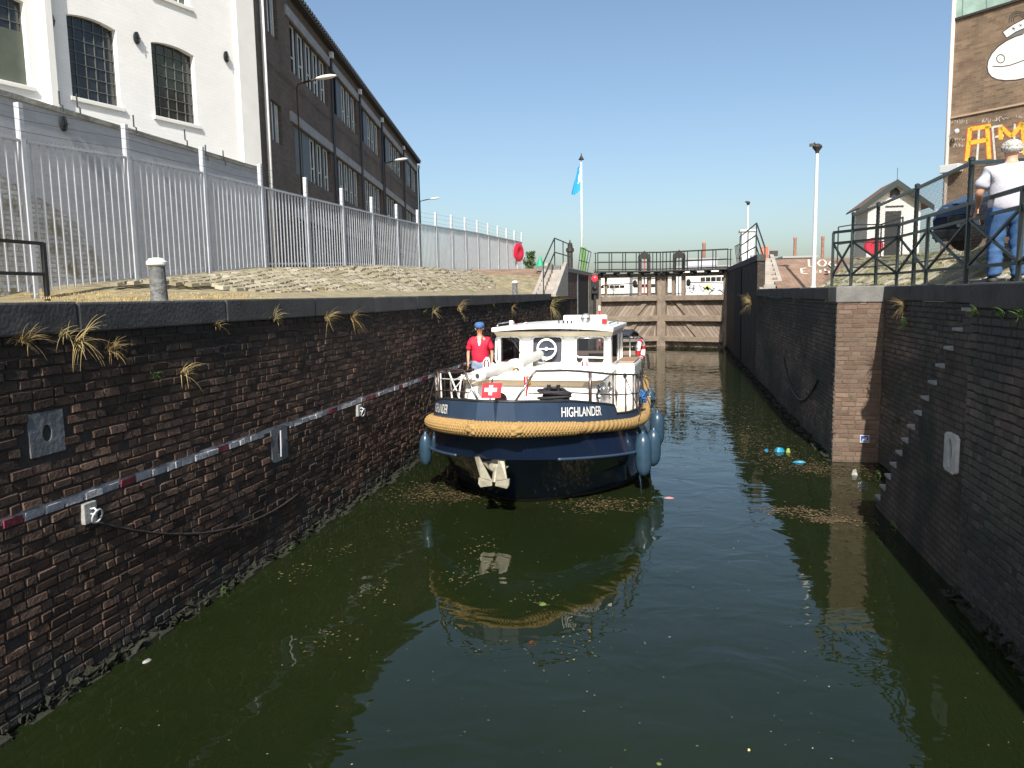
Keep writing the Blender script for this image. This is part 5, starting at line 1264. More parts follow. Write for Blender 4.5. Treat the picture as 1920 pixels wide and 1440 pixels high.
# ================================================================== BOAT
BLOC = Vector((-2.29, 9.68, 0)); BROT = math.radians(-3.1)
BM = Matrix.Translation(BLOC) @ Matrix.Rotation(BROT, 4, 'Z'); BMI = BM.inverted()
def bl(x, y, a=None, X=None, Z=None):
    o = BMI @ C0; d = BMI.to_3x3() @ ray(x, y)
    t = (a - o.y) / d.y if a is not None else (X - o.x) / d.x if X is not None else (Z - o.z) / d.z
    return o + d * t
boat = empty('canal_boat', BLOC, BROT, 'navy blue and white steel motor cruiser with a rope fender round its bow, named HIGHLANDER', 'boat')
M['navy_hull'] = mat('navy_gloss', (.009, .018, .045), .16, spec=.55, noise=(1.5, .15), coat=.5)
M['navy_bulwark'] = mat('navy_bulwark', (.032, .055, .095), .35, noise=(3, .1, 6), coat=.2)
M['cream'] = mat('cream_paint', (.83, .80, .70), .35, noise=(2, .04, 6), coat=.2)
M['boatwhite'] = mat('boat_white', (.88, .87, .83), .3, noise=(2, .03, 6), coat=.3)
M['steel'] = mat('stainless', (.55, .55, .56), .22, .95)
M['steel_dark'] = mat('stainless_dull', (.11, .085, .075), .35, .6)
M['rope'] = mat('rope_tan', (.36, .225, .08), .85, noise=(30, .2), bump=(90, .5))
M['fender_blue'] = mat('fender_blue', (.028, .06, .095), .3, noise=(5, .2, 6))
M['cabin_glass'] = mat('cabin_glass', (.02, .014, .014), .05, spec=.8)
M['blk_rope'] = mat('black_rope', (.02, .02, .024), .7)
M['red_trim'] = mat('signal_cloth_red', (.6, .02, .03), .7)
M['brass'] = mat('brass', (.55, .38, .15), .25, .9)
M['varn'] = mat('teak', (.32, .2, .12), .6, noise=(8, .2))
LB = 9.8
def lvl(a, a0, Bm, Lb, p, q, stern_k):
    if a <= a0: return 0.0
    t = min(1, (a - a0) / Lb); x = Bm * (1 - (1 - t) ** p) ** (1 / q)
    if a > 2.6: x *= 1 - (stern_k + .1) * ((a - 2.6) / (LB - 2.6)) ** 1.35
    return x
zdk = lambda a: interp(a, [0, 1, 2, 3.2, 6, 10.4], [1.30, 1.20, 1.09, 1.0, .94, 1.05])
LV = [ # z function, params
    (lambda a: zdk(a), (-.03, 1.64, 3.2, 2.6, 1.6, .3)),
    (lambda a: zdk(a) - .44, (.2, 1.78, 3.0, 2.6, 1.6, .34)),
    (lambda a: .40, (.7, 1.66, 2.8, 2.4, 1.5, .42)),
    (lambda a: .0, (1.15, 1.6, 2.6, 2.4, 1.45, .5)),
    (lambda a: -.35, (1.7, 1.3, 3.0, 2.2, 1.3, .6))]
def outline(k, n=30, xmin=.28):
    """half outline points (x, a) from stem to stern"""
    a0, Bm, Lb, p, q, sk = LV[k][1]
    pts = [(0, max(a0, 0) if k == 0 else a0), ]
    ts = [(i / n) ** 1.7 for i in range(1, n + 1)]
    for t in ts:
        a = a0 + (LB - a0) * t; pts.append((lvl(a, a0, Bm, Lb, p, q, sk), a))
    return pts
def deck_half(a):
    a0, Bm, Lb, p, q, sk = LV[0][1]; return lvl(max(a, a0 + 1e-3), a0, Bm, Lb, p, q, sk)
# hull shell
mb = MB(); n = 44
ts = [(i / n) ** 1.9 for i in range(n + 1)]
for side in (-1, 1):
    rows = []
    for k, (zf, prm) in enumerate(LV):
        a0 = prm[0]; row = []
        for t in ts:
            a = a0 + (LB - a0) * t; x = lvl(a, *prm); row.append((side * x, a, zf(a)))
        rows.append(row)
    for k in range(len(rows) - 1):
        for i in range(n):
            q = [rows[k][i], rows[k][i + 1], rows[k + 1][i + 1], rows[k + 1][i]]
            mb.quad(*(q if side > 0 else q[::-1]))
    # transom
    mb.add([rows[k][-1] for k in range(5)] + [(0, LB, rows[k][-1][2]) for k in range(5)], [(k, k + 1, k + 6, k + 5) for k in range(4)])
hull = mb.build('hull', 'navy_hull', boat, smooth=True, sharp=24)
# merge seam
bm_ = bmesh.new(); bm_.from_mesh(hull.data); bmesh.ops.remove_doubles(bm_, verts=bm_.verts, dist=1e-4); bm_.to_mesh(hull.data); bm_.free()
hull.data.set_sharp_from_angle(angle=math.radians(24))
# spray knuckle bead
for side in (-1, 1):
    pts = []
    for i in range(46):
        a = .5 + 9.2 * (i / 45) ** 1.5; pts.append((side * (lvl(a, *LV[1][1]) + .004), a, zdk(a) - .44))
    mb = MB(); mb.tube(pts, .022, 6); mb.build('spray_rail', 'navy_bulwark', boat, smooth=True)
for side in (-1, 1):
    mb = MB(); prm0, prm1 = LV[3][1], LV[2][1]
    for i in range(44):
        q = []
        for t, k in ((ts[i], 0), (ts[i + 1], 0), (ts[i + 1], 1), (ts[i], 1)):
            f_ = .02 if k == 0 else .17; a_lo = prm0[0] + (LB - prm0[0]) * t; a_hi = prm1[0] + (LB - prm1[0]) * t
            x_ = lvl(a_lo, *prm0) * (1 - f_) + lvl(a_hi, *prm1) * f_; a_ = a_lo * (1 - f_) + a_hi * f_; q.append((side * (x_ + .004), a_ - .004, .40 * f_))
        mb.quad(*q)
    mb.build('waterline_band', mat('waterline_band', (.022, .024, .018), .6, noise=(7, .6, 8), bump=(30, .4)), boat, smooth=True)
# bulwark: facets in front
def bw_pt(s, side, z_f, out=0):
    """s arc length from the stem along the deck outline"""
    pass
OUT = []  # dense outline arc table (x, a, s)
pts = [(0, 0.0), (.28, 0.0)]
a = .045
while a < LB: pts.append((max(.28, deck_half(a)), a)); a += .03 if a < 4 else .1
s_acc = 0; OUT.append((0, 0, 0))
for i in range(1, len(pts)):
    s_acc += math.hypot(pts[i][0] - pts[i - 1][0], pts[i][1] - pts[i - 1][1]); OUT.append((pts[i][0], pts[i][1], s_acc))
def on_outline(s):
    for i in range(1, len(OUT)):
        if s <= OUT[i][2]:
            A_, B_ = OUT[i - 1], OUT[i]; t = (s - A_[2]) / (B_[2] - A_[2]); x = A_[0] + (B_[0] - A_[0]) * t; a = A_[1] + (B_[1] - A_[1]) * t
            dx, da = B_[0] - A_[0], B_[1] - A_[1]; l = math.hypot(dx, da); return x, a, da / l, -dx / l
    return OUT[-1][0], OUT[-1][1], 1, 0
def s_of_a(a_):
    for x, a, s in OUT:
        if a >= a_: return s
    return OUT[-1][2]
BWE = 1.42
sE = s_of_a(BWE)
btop = lambda a: interp(a, [0, .6, BWE], [1.645, 1.585, 1.425])
def bulwark_top(a): return btop(a) if a < BWE else zdk(a) + .14 + max(0, 1 - (a - BWE) / .1) * (btop(BWE) - zdk(BWE) - .14)
def bpos(s, side, v, out=0.0):
    x, a, nx, na = on_outline(s); z0, z1 = zdk(a) + .05, bulwark_top(a); xi = x - .03 * v
    return Vector((side * (xi + nx * out), a + na * out + .03 * v * (1 if a < .3 else 0), z0 + (z1 - z0) * v))
mb = MB(); S_list = [0, .28]; s = .5
facets = [0, .28, .62, .95, 1.28, 1.6, 1.9, sE]
fl = []; 
for i in range(len(facets) - 1): fl += [facets[i] + (facets[i + 1] - facets[i]) * k / 3 for k in range(3)]
fl += [sE, sE + .1] + [sE + .1 + .3 * k for k in range(1, 27)]
def chord(s, side, v, out=0):
    """position on the faceted (piecewise straight) bulwark"""
    for i in range(len(facets) - 1):
        if facets[i] <= s <= facets[i + 1] + 1e-6:
            t = (s - facets[i]) / (facets[i + 1] - facets[i]); p, q = bpos(facets[i], side, v), bpos(facets[i + 1], side, v)
            d = (q - p); nrm = Vector((d.y, -d.x, 0)) * side; nrm.normalize(); r = p.lerp(q, t) + nrm * out
            r.z = bpos(s, side, v).z; return r
    return bpos(s, side, v, out)
for side in (-1, 1):
    for i in range(len(fl) - 1):
        a_, b_ = fl[i], fl[i + 1]
        q = [chord(a_, side, 0, .0), chord(b_, side, 0, 0), chord(b_, side, 1, 0), chord(a_, side, 1, 0)]
        mb.quad(*q)
        ii = [v + Vector((0, 0, 0)) for v in (chord(a_, side, 0, -.05), chord(b_, side, 0, -.05), chord(b_, side, 1, -.05), chord(a_, side, 1, -.05))]
        mb.quad(*ii[::-1]); mb.quad(q[3], q[2], ii[2], ii[3])
mb.build('bulwark', 'navy_bulwark', boat, smooth=True, sharp=7)
for side in (-1, 1):
    pts = [chord(s, side, 1, -.02) + Vector((0, 0, .012)) for s in fl]
    mb = MB(); mb.tube(pts, .026, 6); mb.build('cap_rail', 'blk_rope' if False else 'black', boat, smooth=True)
# name
def text_mesh(txt, size, shear=0.0):
    c = bpy.data.curves.new('t', 'FONT'); c.body = txt; c.size = size; c.shear = shear; c.align_x = 'LEFT'; c.offset = size * .012
    o = bpy.data.objects.new('t', c); COL.objects.link(o); bpy.context.view_layer.update()
    me = bpy.data.meshes.new_from_object(o.evaluated_get(bpy.context.evaluated_depsgraph_get())); bpy.data.objects.remove(o)
    return me
for side in (1, -1):
    me = text_mesh('HIGHLANDER', .185, .18)
    bm_ = bmesh.new(); bm_.from_mesh(me)
    for ax in range(12):
        bmesh.ops.bisect_plane(bm_, geom=bm_.verts[:] + bm_.edges[:] + bm_.faces[:], plane_co=(ax * .08, 0, 0), plane_no=(1, 0, 0))
    x0 = min(v.co.x for v in bm_.verts); x1 = max(v.co.x for v in bm_.verts); tw_ = x1 - x0; k = .78
    s0, s1 = (.98, .98 + tw_ * .68) if side > 0 else (1.92 - tw_ * k + tw_ * .6, 1.92 - tw_ * k)
    for v in bm_.verts:
        t = (v.co.x - x0) / tw_; s = s0 + (s1 - s0) * t; lo_ = chord(s, side, 0); hi_ = chord(s, side, 1)
        zz = .105 + v.co.y; vv = zz / max(.05, hi_.z - lo_.z); v.co = chord(s, side, vv, .006)
    bm_.to_mesh(me); bm_.free(); me.materials.clear(); me.materials.append(M['boatwhite'])
    o = bpy.data.objects.new('name_lettering', me); COL.objects.link(o); o.parent = boat
# deck
mb = MB(); prev = None
for i in range(60):
    a = .02 + (LB - .03) * (i / 59); x = max(.25, deck_half(a)) - .04; z = zdk(a) + .03
    if prev: mb.quad((-prev[0], prev[1], prev[2]), (prev[0], prev[1], prev[2]), (x, a, z), (-x, a, z))
    prev = (x, a, z)
mb.build('deck', mat('deck_grey', (.55, .5, .42), .6, noise=(4, .15)), boat)
# rope fender
def rope_path(s0, s1, n, out, dz=0, both=False):
    P_ = []
    for i in range(n + 1):
        s = s0 + (s1 - s0) * i / n; side = 1 if s >= 0 else -1; x, a, nx, na = on_outline(abs(s))
        P_.append(Vector((side * (x + nx * out), a + na * out, zdk(a) + dz)))
    # smooth corner
    for _ in range(6): P_ = [P_[0]] + [(P_[i - 1] + P_[i] * 2 + P_[i + 1]) / 4 for i in range(1, len(P_) - 1)] + [P_[-1]]
    return P_
s_l, s_r = -1.95, 1.28
Np = 520
P_ = rope_path(s_l, s_r, Np, .05, .0)
rad = [.082 + .016 * math.sin(PI * i / Np) - (.02 * max(0, 1 - i / 20)) - (.02 * max(0, (i - Np + 20) / 20)) for i in range(Np + 1)]
mb = MB(); mb.tube(P_, rad, 64, rf=lambda i, a: .9 + .26 * (abs(math.sin(i * .42 + a * 4)) * abs(math.sin(-i * .42 + a * 4))) ** .6); mb.build('braided_bow_fender', 'rope', boat, smooth=True)
for (a_, b_) in ((s_r - .05, 9.6), (s_l + .05, -9.6)):
    Nq = 700; P_ = rope_path(a_, b_, Nq, .04, .0)
    mb = MB(); mb.tube(P_, .066, 20, rf=lambda i, a: 1 + .26 * abs(math.sin(1.5 * a + i * .34 * (1 if b_ > 0 else -1))) ** .7); mb.build('rope_fender', 'rope', boat, smooth=True)
# anchor in its pocket
anc = empty('anchor', (0, 0, 0), label=None); anc.parent = boat; anc.scale = (1.45, 1, 1)
def stem_y(z): return interp(z, [0, .32, .8, 1.17], [.27, .2, .12, -.03])
az_ = bl(932, 880, a=.3).z; ax_ = bl(930, 878, a=.3).x
anc.location = (ax_, .33, az_ + .04)
M['anchor'] = mat('galvanised_anchor', (.27, .25, .19), .5, .3, noise=(14, .25), bump=(30, .2))
for side in (-1, 1):
    mb = MB(); mb.prism([(side * .02, -.16, -.17), (side * .13, -.16, -.14), (side * (.2 if side < 0 else .09), -.08, .13), (side * (.15 if side < 0 else .04), -.1, .14)], (0, .03, 0)); mb.build('fluke', 'anchor', anc, bevel=.005)
    mb = MB(); mb.prism([(side * .015, -.17, -.24), (side * .13, -.17, -.27), (side * .15, -.17, -.22), (side * .15, -.15, -.14), (side * .015, -.15, -.16)], (0, .05, 0)); mb.build('crown_plate', 'anchor', anc, bevel=.005)
    mb = MB(); mb.prism([(side * .06, .0, -.08), (side * .16, .02, .06), (side * .25, .02, .17), (side * .15, .02, .17)], (0, .03, 0)); mb.build('rear_fluke', 'anchor', anc)
mb = MB(); mb.tube([(0, -.13, -.2), (0, -.02, -.02), (0, .2, .1)], .028, 8); mb.lathe([(.03, -.06), (.07, -.05), (.09, 0), (.06, .05)], (0, .02, -.02), (0, 1, -.3), n=16); mb.build('shank', 'anchor', anc, smooth=True, sharp=50)
# hawse and plates on the hull
p = bl(1062, 872, a=1.12); 
mb = MB(); mb.lathe([(.075, 0), (.08, .02), (.05, .025), (.045, -.03), (0, -.03)], (p.x, 1.09, p.z), (.7, -.62, -.35), n=18); mb.build('bow_thruster_eye', 'navy_hull', boat, smooth=True, sharp=40)
mb = MB(); mb.obox(bl(918, 832, a=.2), (.04, 0, -.003), (0, .012, 0), (0, 0, .006)); mb.build('stem_badge', 'steel', boat)

# --- trunk cabin
TA0, TA1 = 1.75, 3.75
zt = bl(1000, 708, a=TA0).z
def rbox(mb, hw0, hw1, a0, a1, z0, z1, slope_f=0.0, cut=.22):
    """tapered box with chamfered front corners"""
    B_ = [(-hw0 + cut, a0), (hw0 - cut, a0), (hw0, a0 + cut * .9), (hw0, a1), (-hw0, a1), (-hw0, a0 + cut * .9)]
    T_ = [(-hw1 + cut, a0 + slope_f), (hw1 - cut, a0 + slope_f), (hw1, a0 + slope_f + cut * .9), (hw1, a1), (-hw1, a1), (-hw1, a0 + slope_f + cut * .9)]
    vs = [(x, a, z0) for x, a in B_] + [(x, a, z1) for x, a in T_]; n = 6
    mb.add(vs, [tuple(range(n))[::-1], tuple(range(n, 2 * n))] + [(i, (i + 1) % n, (i + 1) % n + n, i + n) for i in range(n)])
mb = MB(); rbox(mb, 1.12, 1.08, TA0, TA1, .98, zt - .1, .06); tc_ = mb.build('trunk_cabin', 'boatwhite', boat, bevel=.02)
mb = MB(); rbox(mb, 1.08, 1.14, TA0 + .02, TA1, zt - .13, zt - .04, -.07); tb_ = mb.build('eyebrow', mat('eyebrow_cream_shade', (.55, .44, .3), .5), tc_)  # tan mixes the cream band with the shade under the cabin-top overhang
mb = MB(); rbox(mb, 1.17, 1.10, TA0 - .07, TA1, zt - .04, zt + .01, .03); rbox(mb, 1.06, .98, TA0 + .1, TA1 + .02, zt + .01, zt + .06, .25); mb.build('cabin_top', 'boatwhite', boat, bevel=.02)
def port(c, nrm, r, parent, frame='boatwhite'):
    mb = MB(); mb.lathe([(r * 1.25, 0), (r * 1.25, .02), (r, .03), (r, .005)], c, nrm, n=24); f = mb.build('porthole', frame, parent, smooth=True, sharp=40)
    mb = MB(); mb.lathe([(r * 1.02, .014), (0, .016)], c, nrm, n=24); mb.build('pane', 'cabin_glass', f)
port(bl(1057, 748, a=TA0 - .01), (0, -1, .1), .1, tc_)
port(bl(940, 748, a=TA0 - .01), (0, -1, .1), .1, tc_)
for x, y in ((1120, 738), (1142, 732)):
    q = bl(x, y, X=1.12); port(q, (1, 0, .02), .115, tc_, 'steel')
# --- wheelhouse
WA0, WA1 = 3.72, 5.5; zb = zt + .0; zr_ = bl(1040, 622, a=WA0 - .1).z
def wh(hw0, hw1, z0, z1): pass
HW = 1.03
wf = [(-HW, WA0, zb - .3), (HW, WA0, zb - .3), (HW - .03, WA0 + .1, zr_), (-HW + .03, WA0 + .1, zr_)]
def wfp(x, z): t = (z - (zb - .3)) / (zr_ - zb + .3); return Vector((x, WA0 + .1 * t, z))
FW = []
for (x0, y0, x1, y1) in ((930, 632, 976, 682), (998, 629, 1055, 680), (1080, 632, 1134, 683)):
    A_, B_ = bl(x0, y0, a=WA0 + .07), bl(x1, y1, a=WA0 + .04); FW.append((A_.x, B_.x, B_.z, A_.z))
zw0 = sum(f[2] for f in FW) / 3; zw1 = sum(f[3] for f in FW) / 3
# front wall with real openings
xsn = sorted([-HW, HW] + [f[0] for f in FW] + [f[1] for f in FW]); zsn = [zb - .3, zw0, zw1, zr_]
mb = MB()
for i in range(len(xsn) - 1):
    for j in range(3):
        xc = (xsn[i] + xsn[i + 1]) / 2
        if j == 1 and any(f[0] < xc < f[1] for f in FW): continue
        q = [wfp(xsn[i], zsn[j]), wfp(xsn[i + 1], zsn[j]), wfp(xsn[i + 1], zsn[j + 1]), wfp(xsn[i], zsn[j + 1])]
        mb.quad(*q); mb.quad(*[v + Vector((0, .05, 0)) for v in q][::-1])
for f in FW:
    L4 = [(f[0], zw0), (f[1], zw0), (f[1], zw1), (f[0], zw1)]
    for i in range(4):
        a, b = wfp(*L4[i]), wfp(*L4[(i + 1) % 4]); mb.quad(a, b, b + Vector((0, .05, 0)), a + Vector((0, .05, 0)))
# sides with big openings, rear
for side in (-1, 1):
    X_ = side * HW
    for (a0, a1, z0, z1) in ((WA0, WA1, zb - .5, zw0 - .02), (WA0 + .1, WA1, zw1, zr_), (WA0 + .02, WA0 + .2, zw0 - .02, zw1), (WA0 + 1.15, WA0 + 1.27, zw0 - .02, zw1), (WA1 - .12, WA1, zw0 - .02, zw1)):
        mb.box(min(X_, X_ - side * .05), max(X_, X_ - side * .05), a0, a1, z0, z1)
mb.box(-HW, -.45, WA1 - .05, WA1, zb - .5, zr_); mb.box(.35, HW, WA1 - .05, WA1, zb - .5, zw0 + .05); mb.box(HW - .2, HW, WA1 - .05, WA1, zw0, zr_); mb.box(.35, HW, WA1 - .05, WA1, zw1 - .04, zr_)
whs = mb.build('wheelhouse', 'boatwhite', boat)
mb = MB(); mb.box(-HW + .06, HW - .06, WA0 + .2, WA0 + .75, zb - .3, zw0 + .04); mb.box(-HW + .06, -HW + .5, WA0 + .7, WA1 - .1, zb - .4, zw0 - .1); mb.build('dashboard', 'varn', whs)
mb = MB(); mb.quad((-HW, WA0 + .1, zb - .35), (HW, WA0 + .1, zb - .35), (HW, WA1, zb - .35), (-HW, WA1, zb - .35)); mb.build('wheelhouse_floor', 'varn', whs)
mb = MB(); c = Vector((-.35, WA0 + .95, zw0 + .1)); mb.tube([c + Vector((.2 * math.cos(a), 0, .2 * math.sin(a))) for a in [2 * PI * i / 20 for i in range(20)]], .014, 6, closed=True)
for i in range(4): a = PI * i / 4; mb.tube([c - Vector((.25 * math.cos(a), 0, .25 * math.sin(a))), c + Vector((.25 * math.cos(a), 0, .25 * math.sin(a)))], .01, 5)
mb.build('steering_wheel', 'varn', whs)
gm = bpy.data.materials.new('tinted_glass'); gm.use_nodes = True; N = gm.node_tree.nodes; L = gm.node_tree.links
pb = N['Principled BSDF']; N.remove(pb); tr = N.new('ShaderNodeBsdfTransparent'); tr.inputs[0].default_value = (.38, .37, .4, 1); gl = N.new('ShaderNodeBsdfGlossy'); gl.inputs['Roughness'].default_value = .02
fr = N.new('ShaderNodeFresnel'); fr.inputs[0].default_value = 1.5; ms = N.new('ShaderNodeMixShader'); L.new(fr.outputs[0], ms.inputs[0]); L.new(tr.outputs[0], ms.inputs[1]); L.new(gl.outputs[0], ms.inputs[2]); L.new(ms.outputs[0], N['Material Output'].inputs[0])
M['tint'] = gm; M['grey_screen'] = mat('window_cover_grey', (.045, .045, .065), .5, noise=(3, .2))
for k, f in enumerate(FW):
    r = .07; pts = []
    for (cx_, cz_, a0) in ((f[1] - r, zw1 - r, 0), (f[0] + r, zw1 - r, PI / 2), (f[0] + r, zw0 + r, PI), (f[1] - r, zw0 + r, 1.5 * PI)):
        for i in range(5): a = a0 + PI / 2 * i / 4; pts.append(wfp(cx_ + r * math.cos(a), cz_ + r * math.sin(a)) + Vector((0, -.012, 0)))
    mb = MB(); mb.tube(pts, .02, 6, closed=True); fo_ = mb.build('window_frame', 'boatwhite', whs, smooth=True)
    # corner fillers
    mb = MB(); 
    for (cx_, cz_, sx, sz) in ((f[1], zw1, -1, -1), (f[0], zw1, 1, -1), (f[0], zw0, 1, 1), (f[1], zw0, -1, 1)):
        c = wfp(cx_, cz_); fan_ = [wfp(cx_ + sx * r - sx * r * math.sin(t), cz_ + sz * r - sz * r * math.cos(t)) for t in [PI / 2 * i / 4 for i in range(5)]]
        for i in range(4): mb.add([c, fan_[i], fan_[i + 1]], [(0, 1, 2)])
    mb.build('corner_fillet', 'boatwhite', fo_)
    mb = MB(); q = [wfp(f[0], zw0), wfp(f[1], zw0), wfp(f[1], zw1), wfp(f[0], zw1)]; mb.quad(*[v + Vector((0, .02, 0)) for v in q]); mb.build('pane', 'tint' if k != 1 else 'grey_screen', fo_)
# open-up inner window frame on the right pane
f = FW[2]; mb = MB(); mb.tube([wfp(f[0] + .0, zw1 - .03) + Vector((0, -.03, 0)), wfp(f[0] + .0, zw0 + .16) + Vector((0, -.05, 0)), wfp(f[0] + .06, zw0 + .12) + Vector((0, -.05, 0)), wfp(f[1] - .0, zw0 + .11) + Vector((0, -.05, 0))], .018, 6); mb.build('hinged_frame', 'boatwhite', whs, smooth=True)
for side in (-1, 1):
    mb = MB(); X_ = side * (HW - .02)
    for a0, a1 in ((WA0 + .2, WA0 + 1.15), (WA0 + 1.27, WA1 - .12)): mb.quad((X_, a0, zw0 - .02), (X_, a1, zw0 - .02), (X_, a1, zw1), (X_, a0, zw1))
    mb.build('side_window', 'tint', whs)
for k in (0, 2):
    f = FW[k]; mb = MB(); mb.tube([wfp(f[0] + .22, zw1 + .08) + Vector((0, -.05, 0)), wfp(f[0] + .42, (zw0 + zw1) / 2 + .02) + Vector((0, -.04, 0))], .006, 4); mb.tube([wfp(f[0] + .36, (zw0 + zw1) / 2 + .14) + Vector((0, -.03, 0)), wfp(f[0] + .48, (zw0 + zw1) / 2 - .1) + Vector((0, -.03, 0))], .008, 4)
    if k == 0: mb.build('wiper', 'blk_rope', whs)
# clear view disc
c = bl(1025, 654, a=WA0 - .04); r = .165
mb = MB(); mb.tube([c + Vector((r * math.cos(a), 0, r * math.sin(a))) for a in [2 * PI * i / 28 for i in range(28)]], .02, 8, closed=True); cv = mb.build('clear_view_screen', 'boatwhite', boat, smooth=True)
mb = MB(); mb.lathe([(r, 0), (0, 0)], c + Vector((0, .008, 0)), (0, -1, 0), n=24); mb.build('glass_disc', mat('disc_glass', (.1, .11, .15), .1), cv)
mb = MB(); mb.bar(c + Vector((-r, -.01, 0)), c + Vector((r, -.01, 0)), .018, .022); mb.lathe([(.035, 0), (.03, .03), (0, .035)], c + Vector((0, -.01, 0)), (0, -1, 0), n=14); mb.build('spindle', 'boatwhite', cv)
mb = MB(); mb.tube([c + Vector((-r * .5, -.02, -r)), c + Vector((0, -.05, -r - .03)), c + Vector((r * .6, -.02, -r + .01))], .014, 6); mb.build('motor_bracket', 'boatwhite', cv, smooth=True)
# fascia + roof
mb = MB()
for (i0, i1) in ((0, 1),):
    F0 = [(-HW - .01, WA0 + .02), (HW + .01, WA0 + .02), (HW + .01, WA1 + .1), (-HW - .01, WA1 + .1)]
hwr = HW + .06; zc = bl(1040, 614, a=WA0 - .15).z
def roof_z(x, top): return (zr_ + .02 if not top else zc) + .055 * (1 - (x / hwr) ** 2)
nx = 12; R_a0, R_a1 = WA0 - .2, WA1 + .12
vs = []
for top in (0, 1):
    for a in (R_a0, R_a1):
        for i in range(nx + 1): x = -hwr + 2 * hwr * i / nx; vs.append((x, a + (.04 * (x / hwr) ** 2 if a == R_a0 else 0), roof_z(x, top) + (-.02 if not top else 0)))
m_ = nx + 1; fs = []
for i in range(nx):
    fs += [(i, i + 1, m_ + i + 1, m_ + i), (2 * m_ + i, 2 * m_ + i + 1, 3 * m_ + i + 1, 3 * m_ + i), (i, i + 1, 2 * m_ + i + 1, 2 * m_ + i), (m_ + i, m_ + i + 1, 3 * m_ + i + 1, 3 * m_ + i)]
fs += [(0, m_, 3 * m_, 2 * m_), (nx, m_ + nx, 3 * m_ + nx, 2 * m_ + nx)]
mb = MB(); mb.add(vs, fs); mb.build('wheelhouse_roof', 'boatwhite', boat, bevel=.012)
mb = MB(); q0 = [(-HW - .01, WA0 + .03, zr_ - .09), (HW + .01, WA0 + .03, zr_ - .09), (HW + .05, WA0 - .07, zr_ + .0), (-HW - .05, WA0 - .07, zr_ + .0)]
mb.quad(*q0); mb.quad(*[(x, a + .03, z) for x, a, z in q0][::-1]); mb.build('roof_fascia', mat('fascia_cream', (.62, .55, .40), .45), whs)
# roof gear
def bx(name, x0, x1, y0, y1, z0, z1, m, parent=None, bev=.01):
    mb = MB(); mb.box(x0, x1, y0, y1, z0, z1); return mb.build(name, m, parent or boat, bevel=bev)
zro = zc + .04
A_, B_ = bl(1056, 591, a=4.6), bl(1138, 614, a=4.6)
bd = bx('folded_canvas_screen', A_.x, B_.x, 4.6, 4.68, B_.z - .02, A_.z, 'boatwhite', bev=.02)
c = bl(1099, 597, a=4.35); mb = MB(); mb.lathe([(0, .1), (.05, .09), (.085, .03), (.095, -.03), (.095, -.045), (.08, -.045), (.07, -.03), (0, -.015)], c, (0, 1, 0), n=22); sl_ = mb.build('searchlight', 'steel', boat, smooth=True, sharp=50)
mb = MB(); mb.tube([c + Vector((0, .03, -.09)), Vector((c.x, c.y + .03, zro - .02))], .02, 8); mb.lathe([(.07, 0), (.05, .03)], (c.x, c.y + .03, zro - .02), n=12); mb.build('stalk', 'steel', sl_)
c = bl(1132, 604, a=4.3); mb = MB(); mb.box(c.x - .03, c.x + .05, c.y, c.y + .06, c.z - .06, c.z + .06); mb.build('navigation_light', mat('nav_red', (.45, .02, .02), .25), boat, bevel=.01)
bx('navigation_light_screen', c.x - .07, c.x - .035, c.y - .04, c.y + .1, c.z - .06, c.z + .07, 'boatwhite')
c = bl(958, 606, a=4.2); bx('junction_box', c.x - .035, c.x + .035, 4.2, 4.26, zro - .06, c.z + .05, 'cream')
c = bl(986, 606, a=4.3); mb = MB(); mb.tube(arc(c + Vector((0, 0, -.02)), .03, 0, PI, 8) , .01, 6); mb.tube([c + Vector((-.03, 0, -.09)), c + Vector((-.03, 0, -.02))], .01, 6); mb.tube([c + Vector((.03, 0, -.09)), c + Vector((.03, 0, -.02))], .01, 6); mb.build('grab_loop', 'boatwhite', boat)
mb = MB(); mb.lathe([(.02, 0), (.035, .05), (.03, .1), (0, .1)], c + Vector((.02, -.03, -.1)), n=8); mb.lathe([(.02, 0), (.03, .05), (.02, .09), (0, .09)], c + Vector((-.17, -.03, -.1)), n=8); mb.build('red_pennant', 'red_trim', boat, smooth=True)
for side in (-1, 1):
    mb = MB(); X_ = side * (hwr - .08); pts = [(X_, R_a0 + .15, roof_z(X_, 1)), (X_, R_a0 + .2, roof_z(X_, 1) + .06), (X_, R_a0 + 1.3, roof_z(X_, 1) + .06), (X_, R_a0 + 1.35, roof_z(X_, 1))]; mb.tube(pts, .011, 6); mb.build('roof_grab_rail', 'steel', boat, smooth=True)
mb = MB(); c = bl(1060, 604, a=4.2)
for i in range(3): mb.lathe([(.015, 0), (.02, .05), (.01, .07), (0, .07)], (c.x - .02 + i * .07, 4.15, zro - .01), n=8)
mb.tube([(c.x - .12, 4.2, zro - .05), (c.x - .12, 4.2, zro + .16)], .012, 6); mb.build('roof_fitting', 'blk_rope', boat)
